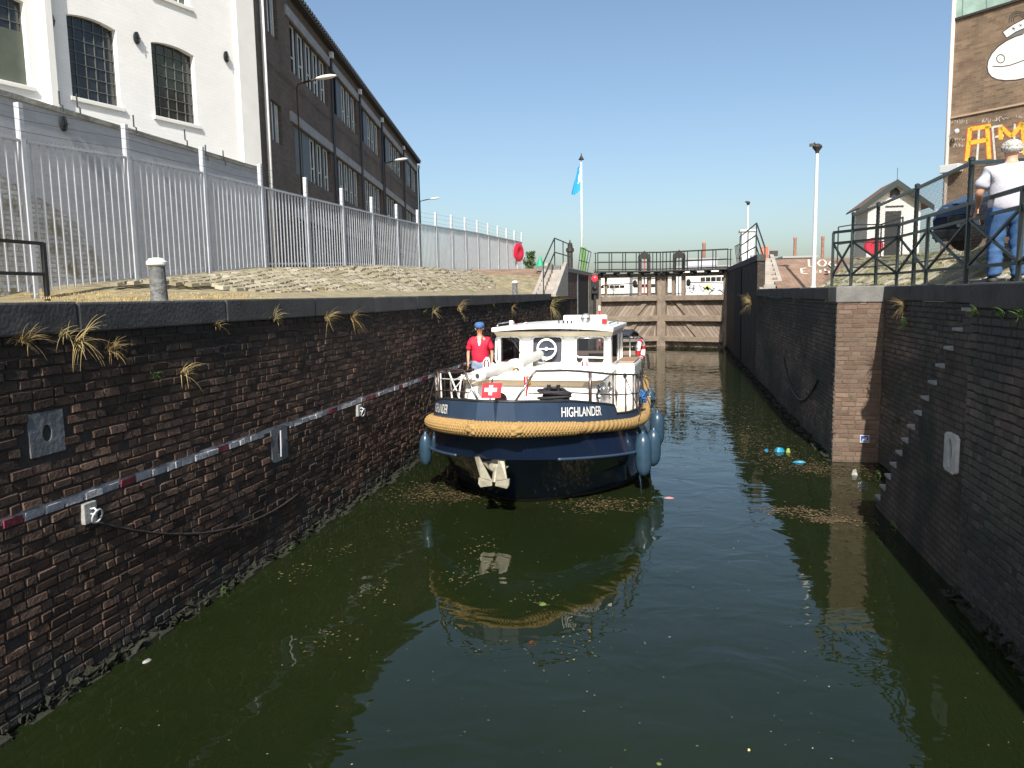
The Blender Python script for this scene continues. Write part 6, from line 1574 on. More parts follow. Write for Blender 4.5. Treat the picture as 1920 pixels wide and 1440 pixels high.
# --- lowered mast on foredeck
Pm = [bl(903, 703, a=1.55), bl(966, 686, a=2.35), bl(1012, 664, a=3.2)]
mb = MB(); mb.tube([Pm[0], Pm[1], Pm[2]], [.06, .085, .075], 18); M['mast_shade_grey'] = mat('mast_shade_grey', (.50, .49, .46), .35, noise=(6, .12)); mast = mb.build('mast_tube', 'mast_shade_grey', boat, smooth=True, sharp=50)  # even grey puts the shading of the white mast into its colour
mb = MB(); d_ = (Pm[1] - Pm[0]).normalized(); mb.lathe([(.05, 0), (.082, -.0), (.09, .03), (.09, .1), (.06, .12)], Pm[0] - d_ * .1, d_, n=20); mb.build('mast_end_cap', 'boatwhite', mast, smooth=True, sharp=40)
mb = MB(); mb.lathe([(.04, -.003), (0, -.003)], Pm[0] - d_ * .1, d_, n=16); mb.build('cap_lens', 'stone_plate', mast)
mb = MB(); mb.lathe([(0, -.16), (.07, -.15), (.115, -.08), (.12, 0), (.115, .06), (.085, .13), (.04, .15)], Pm[1], d_, n=20); mb.build('radar_dome', 'boatwhite', mast, smooth=True)
q = bl(1004, 688, a=3.1); mb = MB(); mb.box(q.x - .04, q.x + .04, 3.06, 3.16, zt, Pm[2].z - .02); mb.build('mast_support', mat('support_grey', (.3, .26, .23), .5), boat, bevel=.008)
mb = MB(); q = bl(900, 712, a=1.75); mb.box(q.x - .05, q.x + .05, 1.72, 1.8, zt - .02, Pm[0].z - .05); mb.build('mast_crutch', 'steel', boat)
# folded stays / spars beside the mast
mb = MB()
for (p0, p1, a0, a1, r) in (((852, 712), (935, 685), 1.5, 2.8, .012), ((872, 700), (945, 704), 1.5, 2.2, .012), ((940, 702), (985, 702), 2.0, 2.6, .012), ((975, 694), (1040, 702), 2.4, 2.9, .02), ((880, 722), (905, 710), 1.4, 1.6, .01), ((1012, 668), (1024, 684), 3.2, 3.4, .014)):
    mb.tube([bl(*p0, a=a0), bl(*p1, a=a1)], r, 6)
mb.build('folded_stays', 'mast_shade_grey', mast)
# bell
q = bl(968, 697, a=2.2); mb = MB(); mb.lathe([(.075, -.06), (.066, -.03), (.055, .03), (.03, .06), (0, .065)], q, n=18); mb.build('bell', 'brass', boat, smooth=True)
# vent cowls
def cowl(x, y, a, label=None, s=1.):
    q = bl(x, y, a=a); e = empty('vent_cowl', q); e.parent = boat
    mb = MB(); mb.lathe([(.075 * s, 0), (.075 * s, .1), (.06 * s, .16), (.04 * s, .18)], (0, .03, zt - q.z + .02), n=16); mb.lathe([(0, .1), (.06 * s, .08), (.075 * s, .02), (.095 * s, -.03), (.08 * s, -.035), (.075 * s, -.02)], (0, 0, 0), (0, 1, 0), n=20)
    mb.v = [(x_ * (.75 if z_ > -.1 * 1 else 1), y_, z_ * (1.25 if abs(z_) < .1 else 1)) for x_, y_, z_ in mb.v]; mb.build('cowl_body', 'boatwhite', e, smooth=True, sharp=60)
    mb = MB(); mb.lathe([(.074 * s, -.028), (0, -.026)], (0, 0, 0), (0, 1, 0), n=18); mb.v = [(x_ * .8, y_, z_ * 1.25) for x_, y_, z_ in mb.v]; mb.build('cowl_mouth', mat('cowl_red', (.12, .015, .02), .5), e)
cowl(913, 683, 2.75, s=.9); cowl(1097, 684, 3.1, s=.9); cowl(924, 710, 2.0, s=.6)
q = bl(1112, 698, a=3.2); mb = MB(); mb.tube([Vector((q.x + .11 * math.cos(a), 3.2 + .05 * math.sin(a) + .02 * math.sin(3 * a), q.z + .1 * math.sin(a))) for a in [2 * PI * i / 24 for i in range(24)]], .022, 7, closed=True); mb.build('coiled_black_line', 'blk_rope', boat, smooth=True)
# handrail on trunk top right
mb = MB(); mb.tube([bl(1096, 709, a=2.6), bl(1140, 693, a=3.5)], .01, 6); mb.build('cabin_handrail', 'blk_rope', boat)
# hose coil
q = bl(1038, 748, a=1.2); mb = MB()
for i in range(7):
    rr_ = .14 + .035 * (i % 3); zz = q.z + .025 * i - .03; mb.tube([(q.x + rr_ * math.cos(a) * 1.15, 1.25 + rr_ * .6 * math.sin(a), zz + .02 * math.sin(a + i)) for a in [2 * PI * k / 22 for k in range(22)]], .02, 6, closed=True)
tag(mb.build('coiled_hose', 'blk_rope', boat, smooth=True))
mb = MB(); mb.box(q.x + .0, q.x + .16, 1.3, 1.45, q.z - .3, q.z + .1); mb.tube([(q.x - .08, 1.25, q.z - .2), (q.x - .08, 1.25, q.z + .2)], .03, 8); mb.tube([(q.x + .06, 1.25, q.z - .2), (q.x + .06, 1.25, q.z + .2)], .03, 8); mb.build('anchor_winch', 'black', boat)
# flag with cross on the bow
F = [bl(905, 718, a=.75), bl(942, 718, a=.75), bl(938, 746, a=.75), bl(902, 747, a=.75)]
def fpt(u, v, o=0): t = F[0].lerp(F[1], u); b = F[3].lerp(F[2], u); p = t.lerp(b, v); p.y += .02 * math.sin(u * 7) * v + o; return p
mb = MB()
for i in range(12):
    for j in range(10): mb.quad(*[fpt(u / 12, v / 10) for u, v in ((i, j + 1), (i + 1, j + 1), (i + 1, j), (i, j))])
fg = mb.build('bow_flag', mat('flag_red', (.68, .045, .06), .7), boat, smooth=True)
mb = MB()
for (u0, u1, v0, v1) in ((.13, .78, .32, .58), (.35, .56, .14, .32), (.35, .56, .58, .80)):
    n = 6
    for i in range(n):
        a, b = u0 + (u1 - u0) * i / n, u0 + (u1 - u0) * (i + 1) / n; mb.quad(*[fpt(u, v, -.006) for u, v in ((a, v1), (b, v1), (b, v0), (a, v0))])
mb.build('white_cross', 'boatwhite', fg)
mb = MB(); mb.tube([fpt(.46, 1.1, .02), fpt(.46, -.25, .02)], .012, 6); mb.build('jack_staff', 'steel', fg)
# limp pennant on the rail
q = bl(988, 706, a=.6); mb = MB()
for j in range(10):
    for i in range(3):
        P = lambda u, v: (q.x - .05 + u * .06 * (1 + .3 * math.sin(v * 5)), .6 + .02 * math.sin(u * 5 + v * 3), q.z - v * .28)
        mb.quad(P(i / 3, j / 10), P((i + 1) / 3, j / 10), P((i + 1) / 3, (j + 1) / 10), P(i / 3, (j + 1) / 10), 0 if i < 1 else (1 if i < 2 else 0))
mb.build('limp_pennant', ['red_trim', 'boatwhite'], boat, smooth=True)
mb = MB(); mb.tube([q + Vector((.0, 0, .0)), q + Vector((.05, 0, -.02)), q + Vector((.03, .0, -.12))], .018, 6); mb.build('yellow_lashing', mat('yellow_orange', (.7, .3, .02), .7), boat, smooth=True)

# --- rails
def rail_path(s0, s1, n, zf, inset=.05):
    P_ = []
    for i in range(n + 1):
        s = s0 + (s1 - s0) * i / n; side = 1 if s >= 0 else -1; x, a, nx, na = on_outline(abs(s)); P_.append(Vector((side * (x - nx * inset), a - na * inset, zf(a))))
    return P_
top_rail = lambda a: interp(a, [0, .5, 1.4, 3, 8], [2.06, 2.03, 1.89, 1.72, 1.61])
mid_rail = lambda a: top_rail(a) - .3
sA = .62
for side in (1, -1):
    A0 = chord(.30, side, 1, -.03)
    P_ = rail_path(side * sA, side * 4.6, 40, top_rail)
    mb = MB(); mb.tube([A0, A0.lerp(P_[0], .85) + Vector((0, 0, .03))] + P_, .014, 8); mb.build('bow_rail', 'steel_dark', boat, smooth=True)
    mb = MB(); mb.tube([A0, A0.lerp(P_[0], .8) + Vector((0, 0, .02))], .017, 8); mb.build('bow_rail_brace', 'steel', boat, smooth=True)
    Q_ = rail_path(side * (sA - .12), side * 4.6, 40, mid_rail); mb = MB(); mb.tube(Q_, .010, 6); mb.build('mid_rail', 'steel_dark', boat, smooth=True)
    for s_ in (1.55, 2.15, 2.65, 3.1, 3.45, 4.1, 4.6):
        x, a, nx, na = on_outline(s_); b = Vector((side * (x - nx * .05), a - na * .05, bulwark_top(a) - .1)); t = Vector((b.x, b.y, top_rail(a)))
        mb = MB(); mb.tube([b, t], .024 if s_ == 1.55 else .013, 7); mb.build('stanchion', 'steel_dark', boat, smooth=True)
# --- fenders
def fender(x, y0, y1, wpx, a, label, rail=True, seed=0):
    t, b = bl(x, y0, a=a), bl(x, y1, a=a); h = t.z - b.z; r = wpx / 2 * (at(x, y0, Y=9.68 + a).y - 0) / 1430 * .98
    e = empty('fender', BM @ Vector((t.x, t.y, b.z)), BROT, label, 'fender', 'blue fenders hanging round the boat')
    tl = random.Random(seed).uniform(-.05, .05); e.rotation_euler.x = tl; e.rotation_euler.y = tl * .6
    mb = MB(); mb.lathe([(0, 0), (r * .25, .005), (r * .62, .04), (r * .9, .11), (r, .19), (r, h - .25), (r * .93, h - .16), (r * .7, h - .09), (r * .38, h - .05), (r * .22, h - .03), (r * .2, h), (0, h)], n=26); mb.build('body', 'fender_blue', e, smooth=True)
    mb = MB(); top = top_rail(a) - b.z
    xr = deck_half(a) - .05; dx = (1 if t.x > 0 else -1) * xr - t.x
    mb.tube([(0, 0, h - .02), (dx * .3, 0, h + .12 if h + .12 < zdk(a) - b.z + .1 else zdk(a) - b.z), (dx * .12, 0, zdk(a) + .12 - b.z), (dx, 0, top - .02), (dx, 0, top + .02)], .007, 5); mb.lathe([(.02, 0), (.03, .04), (.02, .08)], (dx, 0, top - .06), n=8); mb.build('lanyard', 'blk_rope', e)
    return e
fender(1207, 808, 893, 31, 1.95, 'blue fender hanging lowest at the right shoulder of the bow, nearest the camera', seed=1)
fender(1224, 800, 874, 29, 2.7, 'blue fender just behind the lowest one on the right side of the boat', seed=2)
fender(1232, 768, 837, 27, 3.7, 'blue fender third back on the right side, its tip above the water', seed=5)
fender(1219, 726, 766, 20, 5.6, 'rearmost visible blue fender on the right side', seed=4)
fender(797, 808, 873, 26, 1.5, 'blue fender squeezed between the bow and the striped wall', seed=6)
# --- aft deck gear
bx('aft_locker', 1.04, 1.38, 4.3, 5.6, .98, bl(1190, 682, a=4.3).z, 'boatwhite', bev=.05)
bx('aft_locker_top', 1.05, 1.36, 4.5, 5.5, bl(1190, 682, a=4.3).z + .0, bl(1190, 682, a=4.3).z + .03, 'varn')
bx('aft_cabin', -.95, .98, 6.2, 8.9, .8, 1.6, 'boatwhite', bev=.06); bx('aft_cabin_top', -1.0, 1.03, 6.1, 9.0, 1.6, 1.66, 'varn', bev=.02)
mb = MB()
for side in (-1, 1):
    X_ = side * 1.12
    for a in (5.9, 7.4, 8.6): mb.tube([(X_, a, 1.0), (X_, a, 2.13 if a < 8 else 1.98)], .015, 7)
    mb.tube([(X_, 6.3, 2.13), (X_, 7.4, 2.13), (X_, 8.6, 1.98)], .015, 7); mb.tube([(X_, 6.3, 1.7), (X_, 8.6, 1.7)], .012, 7); mb.tube([(X_, 6.3, 1.93), (X_, 8.6, 1.9)], .010, 7)
    mb.tube([(X_, 8.6, 1.98), (X_, 9.2, 1.83), (X_ * .95, 9.5, 1.2)], .015, 7)
for a in (6.3, 8.6): mb.tube([(-1.12, a, 2.12 if a < 8 else 1.98), (1.12, a, 2.12 if a < 8 else 1.98)], .015, 7)
mb.build('cockpit_frame', 'steel', boat, smooth=True)
mb = MB()
for i in range(26): 
    rr = random.Random(i); x = -.85 + 1.95 * i / 25; mb.tube([(x * .93, 6.35 + rr.uniform(-.05, .05), 2.17), (x * .93 + .05, 6.7, 2.22 + rr.uniform(-.03, .03)), (x * .93 + .12, 7.0, 2.16)], .05, 7)
mb.build('folded_bimini', mat('navy_canvas', (.02, .022, .035), .8), boat, smooth=True)
p0, p1 = bl(1199, 636, a=7.6), bl(1203, 676, a=7.6); c = (p0 + p1) / 2; R_ = (p0.z - p1.z) / 2
e = empty('lifebuoy', BM @ c, BROT + math.radians(-12), 'red and white ring lifebuoy hanging on the stern rail of the boat', 'lifebuoy')
mb = MB(); n = 32
for i in range(n + 1): pass
mb.tube([(0, R_ * .78 * math.cos(a), R_ * .78 * math.sin(a)) for a in [2 * PI * i / n for i in range(n)]], R_ * .24, 10, closed=True)
for fi in range(len(mb.f)): mb.m[fi] = 1 if (fi // 10) % 8 in (0, 1, 2) else 0
mb.build('ring', ['boatwhite', 'red_trim'], e, smooth=True)
mb = MB(); 
for i in range(5): mb.tube([(.08, .2 + .02 * i, -.1), (.1, .25 + .03 * i, -.4 - .05 * (i % 2)), (.06, .3 + .02 * i, -.15)], .014, 5)
mb.build('heaving_line', 'blk_rope', e)
# blue lashing near the fenders
mb = MB(); rr = random.Random(12); q = bl(1206, 742, a=3.2)
for i in range(16): mb.tube([q + Vector((rr.uniform(-.05, .05), rr.uniform(-.1, .1), rr.uniform(-.12, .1))) for _ in range(4)], .016, 6)
mb.build('blue_rope_tangle', mat('rope_blue', (.03, .12, .3), .7), boat, smooth=True)
# big left stanchions / boathook cluster seen at left
mb = MB()
for (x0, y0, x1, y1, a) in ((818, 706, 822, 752, 1.6), (826, 700, 828, 745, 2.2), (846, 732, 848, 750, 1.6), (866, 702, 860, 745, 1.5), (842, 698, 862, 748, .9)):
    mb.tube([bl(x0, y0, a=a), bl(x1, y1, a=a)], .012, 6)
mb.tube([bl(818, 712, a=1.6), bl(826, 710, a=2.2), bl(866, 712, a=1.5), bl(847, 736, a=1.6), bl(844, 704, a=.95)], .009, 6); mb.build('boathook_rack', 'boatwhite', boat)

# ================================================================== PEOPLE
def skin_obj(name, joints, edges, material, parent=None, sub=2, root=0):
    me = bpy.data.meshes.new(name); me.from_pydata([j[0] for j in joints], edges, [])
    o = bpy.data.objects.new(name, me); COL.objects.link(o)
    sk = o.modifiers.new('skin', 'SKIN'); sk.use_smooth_shade = True
    me.skin_vertices or bpy.context.view_layer.update()
    if not me.skin_vertices:
        bm = bmesh.new(); bm.from_mesh(me); bm.verts.layers.skin.verify(); bm.to_mesh(me); bm.free()
    for i, j in enumerate(joints):
        r = j[1]; me.skin_vertices[0].data[i].radius = r if isinstance(r, tuple) else (r, r); me.skin_vertices[0].data[i].use_root = (i == root)
    ss = o.modifiers.new('sub', 'SUBSURF'); ss.levels = sub; ss.render_levels = sub
    bpy.context.view_layer.update()
    me2 = bpy.data.meshes.new_from_object(o.evaluated_get(bpy.context.evaluated_depsgraph_get()))
    bpy.data.objects.remove(o); me2.materials.clear(); me2.materials.append(M[material] if isinstance(material, str) else material)
    me2.polygons.foreach_set('use_smooth', [True] * len(me2.polygons))
    o2 = bpy.data.objects.new(name, me2); COL.objects.link(o2)
    if parent: o2.parent = parent
    return o2
M['skin_tan'] = mat('skin_tan', (.55, .30, .2), .55, noise=(12, .08)); M['grey_hair'] = mat('grey_hair', (.45, .44, .41), .85, noise=(40, .3), bump=(60, .8))
def hand_chain(J, E, w, palm_dir, side, curl, s=1.0):
    """adds palm and five fingers rooted in the palm; w = wrist index"""
    W = Vector(J[w][0]); d = Vector(palm_dir).normalized(); sd = d.cross(Vector((0, 1, 0)))
    if sd.length < .1: sd = Vector((1, 0, 0))
    sd.normalize(); fw = d.cross(sd).normalized() * side
    J.append((tuple(W + d * .05 * s), (.034 * s, .018 * s))); pm = len(J) - 1; E.append((w, pm))
    for k, ln in enumerate((.072, .082, .076, .06)):
        b = W + d * .088 * s + fw * (k - 1.5) * .021 * s; J.append((tuple(b), .0095 * s)); E.append((pm, len(J) - 1)); p = b; dd = d.copy()
        for q in range(3):
            dd = (dd + sd * curl * side * .5).normalized(); p = p + dd * ln * s / 3; J.append((tuple(p), (.0088 - q * .0008) * s)); E.append((len(J) - 2, len(J) - 1))
    b = W + d * .03 * s - fw * .028 * s; J.append((tuple(b), .011 * s)); E.append((pm, len(J) - 1)); p = b
    for q in range(2): p = p + (d * .8 - fw * .6).normalized() * .03 * s; J.append((tuple(p), .010 * s)); E.append((len(J) - 2, len(J) - 1))
def person(loc, rz, h, label, top_mat, leg_mat, hair, cap=None, undershirt=False, arms='down', long_hair=False):
    k = h / 1.75; root = empty('person', loc, rz, label, 'person')
    # figure faces local -Y ; z up
    J = [((0, 0, .95), (.15, .11)), ((0, .0, 1.1), (.14, .10)), ((0, .01, 1.28), (.165, .115)), ((0, .01, 1.42), (.15, .09)), ((0, 0, 1.5), .058), ((0, -.01, 1.57), .055),
         ((0, -.02, 1.62), (.072, .085)), ((0, -.02, 1.68), (.078, .098)), ((0, -.01, 1.735), (.055, .07))]
    E = [(0, 1), (1, 2), (2, 3), (3, 4), (4, 5), (5, 6), (6, 7), (7, 8)]
    arm_pts = {}
    for s in (-1, 1):
        if arms == 'lean' and s == 1: el, wr, pd = (.30 * s, -.02, 1.12), (.24 * s, -.22, 1.02), (-.1, -.6, -.3)
        elif arms == 'front': el, wr, pd = (.275 * s, .0, 1.14), (.24 * s, -.2, 1.0), (0, -.5, -.6)
        else: el, wr, pd = (.27 * s, .02, 1.14), (.265 * s, -.05, .9), (0, -.15, -1)
        i = len(J); J += [((.185 * s, .01, 1.405), .058), ((.235 * s, .01, 1.27), .047), (el, .04), (tuple((Vector(el) + Vector(wr)) / 2), .037), (wr, (.026, .022))]
        E += [(3, i), (i, i + 1), (i + 1, i + 2), (i + 2, i + 3), (i + 3, i + 4)]; arm_pts[s] = (i, el, wr); hand_chain(J, E, i + 4, pd, s, .35)
    for s in (-1, 1):
        i = len(J); J += [((.095 * s, 0, .86), (.085, .09)), ((.1 * s, -.01, .68), .072), ((.1 * s, -.02, .5), .055), ((.105 * s, .01, .33), .05), ((.105 * s, .02, .1), .034), ((.11 * s, -.02, .045), (.038, .035)), ((.12 * s, -.13, .03), (.036, .026))]
        E += [(0, i), (i, i + 1), (i + 1, i + 2), (i + 2, i + 3), (i + 3, i + 4), (i + 4, i + 5), (i + 5, i + 6)]
    sc = lambda L_: [((p[0][0] * k, p[0][1] * k, p[0][2] * k), tuple(r * k for r in p[1]) if isinstance(p[1], tuple) else p[1] * k) for p in L_]
    body = skin_obj('body', sc(J), E, 'skin_tan', root)
    # face
    mb = MB(); mb.prism([(-.012, -.105, 1.655), (.012, -.105, 1.655), (.006, -.105, 1.69), (-.006, -.105, 1.69)], (0, -.02, -.004)); mb.v = [tuple(Vector(v) * k) for v in mb.v]; mb.build('nose', 'skin_tan', body, bevel=.004)
    for s in (-1, 1):
        mb = MB(); mb.lathe([(0, -.012), (.012, 0), (0, .01)], (s * .03 * k, -.098 * k, 1.688 * k), (0, -1, 0), n=10); mb.build('eye', 'black', body, smooth=True)
        mb = MB(); mb.lathe([(.008, -.01), (.022, 0), (.024, .008), (.012, .012)], (s * .075 * k, .0, 1.675 * k), (s, .1, 0), n=12); mb.build('ear', 'skin_tan', body, smooth=True)
    mb = MB(); mb.obox((0, -.1 * k, 1.628 * k), (.024, 0, 0), (0, .006, 0), (0, 0, .004)); mb.build('mouth', 'cowl_m' if False else mat('lips', (.35, .13, .1), .5), body)
    # shirt
    JS = [((0, .0, .86), (.21, .165)), ((0, .0, 1.05), (.205, .16)), ((0, .01, 1.26), (.215, .16)), ((0, .01, 1.40), (.20, .125)), ((0, .0, 1.50), (.09, .08))]
    ES = [(0, 1), (1, 2), (2, 3), (3, 4)]
    for s in (-1, 1):
        i, el, wr = arm_pts[s]; i2 = len(JS); e3 = Vector((.235 * s, .01, 1.27)).lerp(Vector(el), .45)
        JS += [((.19 * s, .01, 1.40), .085), ((.238 * s, .01, 1.28), .08), (tuple(e3 + Vector((0, 0, -.03))), .082)]; ES += [(3, i2), (i2, i2 + 1), (i2 + 1, i2 + 2)]
    sh = skin_obj('shirt', sc(JS), ES, top_mat, root)
    # add folds by noise displacement
    for v in sh.data.vertices:
        c = v.co; f = .006 * math.sin(c.z * 38 + c.x * 22) + .005 * math.sin(c.x * 40 - c.z * 19 + c.y * 15); v.co += v.normal * f
    JL = [((0, 0, 1.03), (.19, .15)), ((0, 0, .9), (.195, .155))]; EL = [(0, 1)]
    for s in (-1, 1):
        i = len(JL); JL += [((.095 * s, 0, .80), (.115, .13)), ((.1 * s, -.01, .66), .1), ((.1 * s, -.02, .48), .083), ((.105 * s, .01, .3), .077), ((.105 * s, .02, .06), .077)]; EL += [(1, i)] + [(i + q, i + q + 1) for q in range(4)]
    tr_ = skin_obj('trousers', sc(JL), EL, leg_mat, root)
    for v in tr_.data.vertices:
        c = v.co; v.co += v.normal * (.006 * math.sin(c.z * 45 + c.x * 30) + .004 * math.sin(c.z * 90 - c.y * 30))
    for s in (-1, 1):
        mb = MB(); mb.lathe([(.03, 0), (.05, .005), (.052, .05), (.03, .09), (0, .1)], n=14); mb.v = [(x * .95 + s * .11 * k, y * (2.6 if y < 0 else 1.6) * 1.0 - .03, z) for x, y, z in mb.v]; mb.build('shoe', M.setdefault('shoe', mat('shoe_dark', (.05, .045, .04), .7)), root, smooth=True)
    # hair
    rr = random.Random(4)
    if cap:
        mb = MB(); mb.lathe([(.098, 0), (.104, .02), (.106, .05), (.085, .085), (.04, .1), (0, .103)], (0, -.015 * k, 1.70 * k), n=22); mb.v = [(x * .92, y * 1.1, z) for x, y, z in mb.v]; cp_ = mb.build('cap', cap, root, smooth=True)
        mb = MB(); pts = [(.085 * math.sin(t), -.09 - .085 * math.cos(t), 1.712 - .012 * math.cos(t)) for t in [-1.2 + 2.4 * i / 8 for i in range(9)]]
        mb.prism([tuple(Vector(p) * k) for p in pts], (0, 0, .012)); mb.build('cap_peak', cap, cp_)
    if hair:
        mb = MB()
        for i in range(900 if not cap else 200):
            th = rr.uniform(0, 2 * PI); ph = rr.uniform(-.35 if not cap else -.3, 1.55 if not cap else .1)
            n_ = Vector((math.cos(ph) * math.cos(th), math.cos(ph) * math.sin(th), math.sin(ph)))
            if n_.y < -.45 and n_.z < .55: continue
            b = Vector((n_.x * .086, -.015 + n_.y * .105, 1.685 + n_.z * .092)) * k; s_ = rr.uniform(.008, .016)
            t = n_.cross(Vector((rr.gauss(0, 1), rr.gauss(0, 1), rr.gauss(0, 1)))).normalized()
            dn = (Vector((n_.x * .5, n_.y * .5, -1)) - n_ * n_.dot(Vector((n_.x * .5, n_.y * .5, -1)))); dn = (dn.normalized() * .8 + t * .6).normalized(); mb.obox(b + n_ * rr.uniform(-.006, .01), dn * s_ * 1.6, n_.cross(dn) * s_ * .28, n_ * .003)
        mb.build('hair', hair, root)
        if not cap:
            mb = MB(); mb.lathe([(.0868, -.005), (.087, .03), (.074, .062), (.048, .085), (.02, .094), (0, .096)], (0, 0, 0), n=20); mb.v = [(x * k, (y * 1.2 - .008) * k, (z + 1.685) * k) for x, y, z in mb.v]; mb.lathe([(.05, -.06), (.066, -.03), (.078, .0)], (0, .028 * k, 1.68 * k), n=18); mb.build('hair_base', hair, root, smooth=True)
    return root
M['polo_red'] = mat('polo_red', (.62, .012, .045), .75, noise=(9, .1), bump=(60, .2)); M['jeans_light'] = mat('jeans_light', (.22, .29, .40), .8, noise=(9, .2), bump=(70, .3))
M['jeans_blue'] = mat('jeans_blue', (.03, .085, .2), .8, noise=(6, .3), bump=(70, .3)); M['tee_grey'] = mat('tee_grey', (.48, .48, .54), .8, noise=(5, .06), bump=(60, .2)); M['cap_blue'] = mat('cap_blue', (.05, .13, .3), .8)
hd = at(899, 605, Y=14.05); deckz = zdk(4.3) + .03
pl = Vector((hd.x + .0, 14.05, deckz)); ht_ = hd.z - deckz + .0
man1 = person(pl, math.radians(8), ht_ * 1.0 / (1.03), 'man in red polo and blue cap standing on the side deck of the boat', 'polo_red', 'jeans_light', 'grey_hair', cap='cap_blue', arms='down')
kk = ht_ / 1.03 / 1.75
mb = MB(); mb.add([(-.05 * kk, -.105 * kk, 1.455 * kk), (.05 * kk, -.105 * kk, 1.455 * kk), (.012 * kk, -.135 * kk, 1.30 * kk), (-.012 * kk, -.135 * kk, 1.30 * kk)], [(0, 1, 2, 3)]); mb.build('undershirt', 'boatwhite', man1)
mb = MB()
for s in (-1, 1): mb.prism([(s * .02 * kk, -.115 * kk, 1.40 * kk), (s * .075 * kk, -.095 * kk, 1.45 * kk), (s * .07 * kk, -.04 * kk, 1.49 * kk), (s * .055 * kk, -.07 * kk, 1.49 * kk)], (0, -.01, .006))
mb.build('collar', 'polo_red', man1)
fm = at(1884, 526, Y=10.35); hm = at(1884, 266, Y=10.35)
man2 = person(Vector((fm.x, 10.35, 3.1)), math.radians(180 - 8), hm.z - 3.1 - .01, 'grey-haired man in pale tee and jeans standing with his back turned at the railing', 'tee_grey', 'jeans_blue', 'grey_hair', arms='front'); man2.scale = (1.24, 1.12, 1)

# ================================================================== CAR
def car():
    Lc, Wc, Hc = 3.9, 1.68, 1.42
    p = Vector((6.25, 14.3, 3.84))
    e = empty('parked_car', p, label='dark blue hatchback parked nose-out on the bank behind the railings', cat='car')
    e.rotation_euler = (0, math.radians(-8), math.radians(30))
    M['car_blue'] = mat('car_paint', (.006, .011, .028), .2, .3, coat=1); M['tyre'] = mat('tyre', (.02, .02, .02), .9); M['rim'] = mat('rim', (.35, .35, .36), .35, .8)
    # profile (x along length, front at -x), z ; lofted over width with tumblehome
    sec = [(-1.95, .3, .62), (-1.9, .22, .72), (-1.7, .2, .80), (-1.2, .2, .90), (-.75, .2, .96), (-.15, .2, 1.33), (.5, .2, 1.42), (1.2, .2, 1.38), (1.65, .2, 1.05), (1.9, .22, .95), (1.95, .3, .6)]
    def half(x, z): base = Wc / 2 * (1 - .16 * max(0, (abs(x) - 1.35) / .6) ** 2); return base * (1 - .22 * max(0, (z - .85) / .57))
    mb = MB(); nz = 7; rows = []
    for x, z0, z1 in sec:
        row = []
        for j in range(nz + 1): z = z0 + (z1 - z0) * j / nz; row.append((x, -half(x, z), z))
        row[-1] = (x, -half(x, z1) + .06, z1)
        row += [(x, 0, z1 + .02)] + [(q[0], -q[1], q[2]) for q in row[::-1]]
        rows.append(row)
    m = len(rows[0])
    for i in range(len(rows) - 1):
        for j in range(m - 1): mb.quad(rows[i][j], rows[i][j + 1], rows[i + 1][j + 1], rows[i + 1][j])
        mb.quad(rows[i][0], rows[i + 1][0], rows[i + 1][-1], rows[i][-1])
    mb.add(rows[0], [tuple(range(m))]); mb.add(rows[-1], [tuple(range(m))]); body = mb.build('body', 'car_blue', e, smooth=True, sharp=32)
    o = .012
    def side_poly(name, pts, mt, s):
        mb = MB(); mb.add([(x, s * (half(x, z) + o), z) for x, z in pts], [tuple(range(len(pts)))]); return mb.build(name, mt, body)
    for s in (-1, 1):
        side_poly('side_window', [(-.62, .98), (.3, .98), (.3, 1.33), (-.1, 1.28)], 'glass_dark', s); side_poly('side_window', [(.36, .98), (1.35, 1.0), (1.15, 1.3), (.36, 1.34)], 'glass_dark', s)
        mb = MB(); mb.prism([(-.55, s * .86, .93), (-.42, s * .86, .93), (-.42, s * .86, 1.04), (-.55, s * .86, 1.04)], (0, s * .16, 0)); mb.build('wing_mirror', 'car_blue', body, bevel=.02)
        mb = MB(); mb.add([(-1.93, s * .42, .58), (-1.90, s * .74, .62), (-1.72, s * .795, .76), (-1.82, s * .5, .745)], [(0, 1, 2, 3)]); mb.v = [(x - .015, y * 1.01, z + .015) for x, y, z in mb.v]; mb.build('headlight', mat('headlamp', (.7, .72, .75), .1, .6), body)
        for x in (-1.22, 1.22):
            w_ = empty('wheel', (x, s * (Wc / 2 - .1), .3)); w_.parent = e
            mb = MB(); mb.lathe([(.2, -.1), (.29, -.1), (.31, -.06), (.31, .06), (.29, .1), (.2, .1)], (0, 0, 0), (0, 1, 0), n=26); mb.build('tyre', 'tyre', w_, smooth=True, sharp=40)
            mb = MB(); mb.lathe([(.205, -.08), (.2, s * .06), (.06, s * .05), (.04, s * .09), (0, s * .09)], (0, 0, 0), (0, 1, 0), n=20)
            mb.build('rim', 'rim', w_, smooth=True, sharp=30)
            mb = MB(); mb.add([(x + .37 * math.cos(a), s * (Wc / 2 + .013), .3 + .37 * math.sin(a)) for a in [PI * i / 14 for i in range(15)]], [tuple(range(15))]); mb.build('wheel_arch', 'tyre', body)
    mb = MB(); mb.add([(-.79, -.62, .985), (-.79, .62, .985), (-.2, .56, 1.325), (-.2, -.56, 1.325)], [(0, 1, 2, 3)]); mb.v = [(x - .02, y, z + .02) for x, y, z in mb.v]; mb.build('windscreen', mat('screen', (.1, .13, .16), .05, spec=.9), body)
    mb = MB(); mb.box(-1.985, -1.93, -.4, .4, .5, .62); mb.build('grille', 'black', body, bevel=.01)
    mb = MB(); mb.box(-2.0, -1.93, -.7, .7, .28, .42); mb.build('bumper_intake', 'black', body, bevel=.02)
    mb = MB(); mb.box(-2.01, -1.99, -.2, .2, .44, .52); mb.build('number_plate', 'stone_plate', body)
    return e
car()

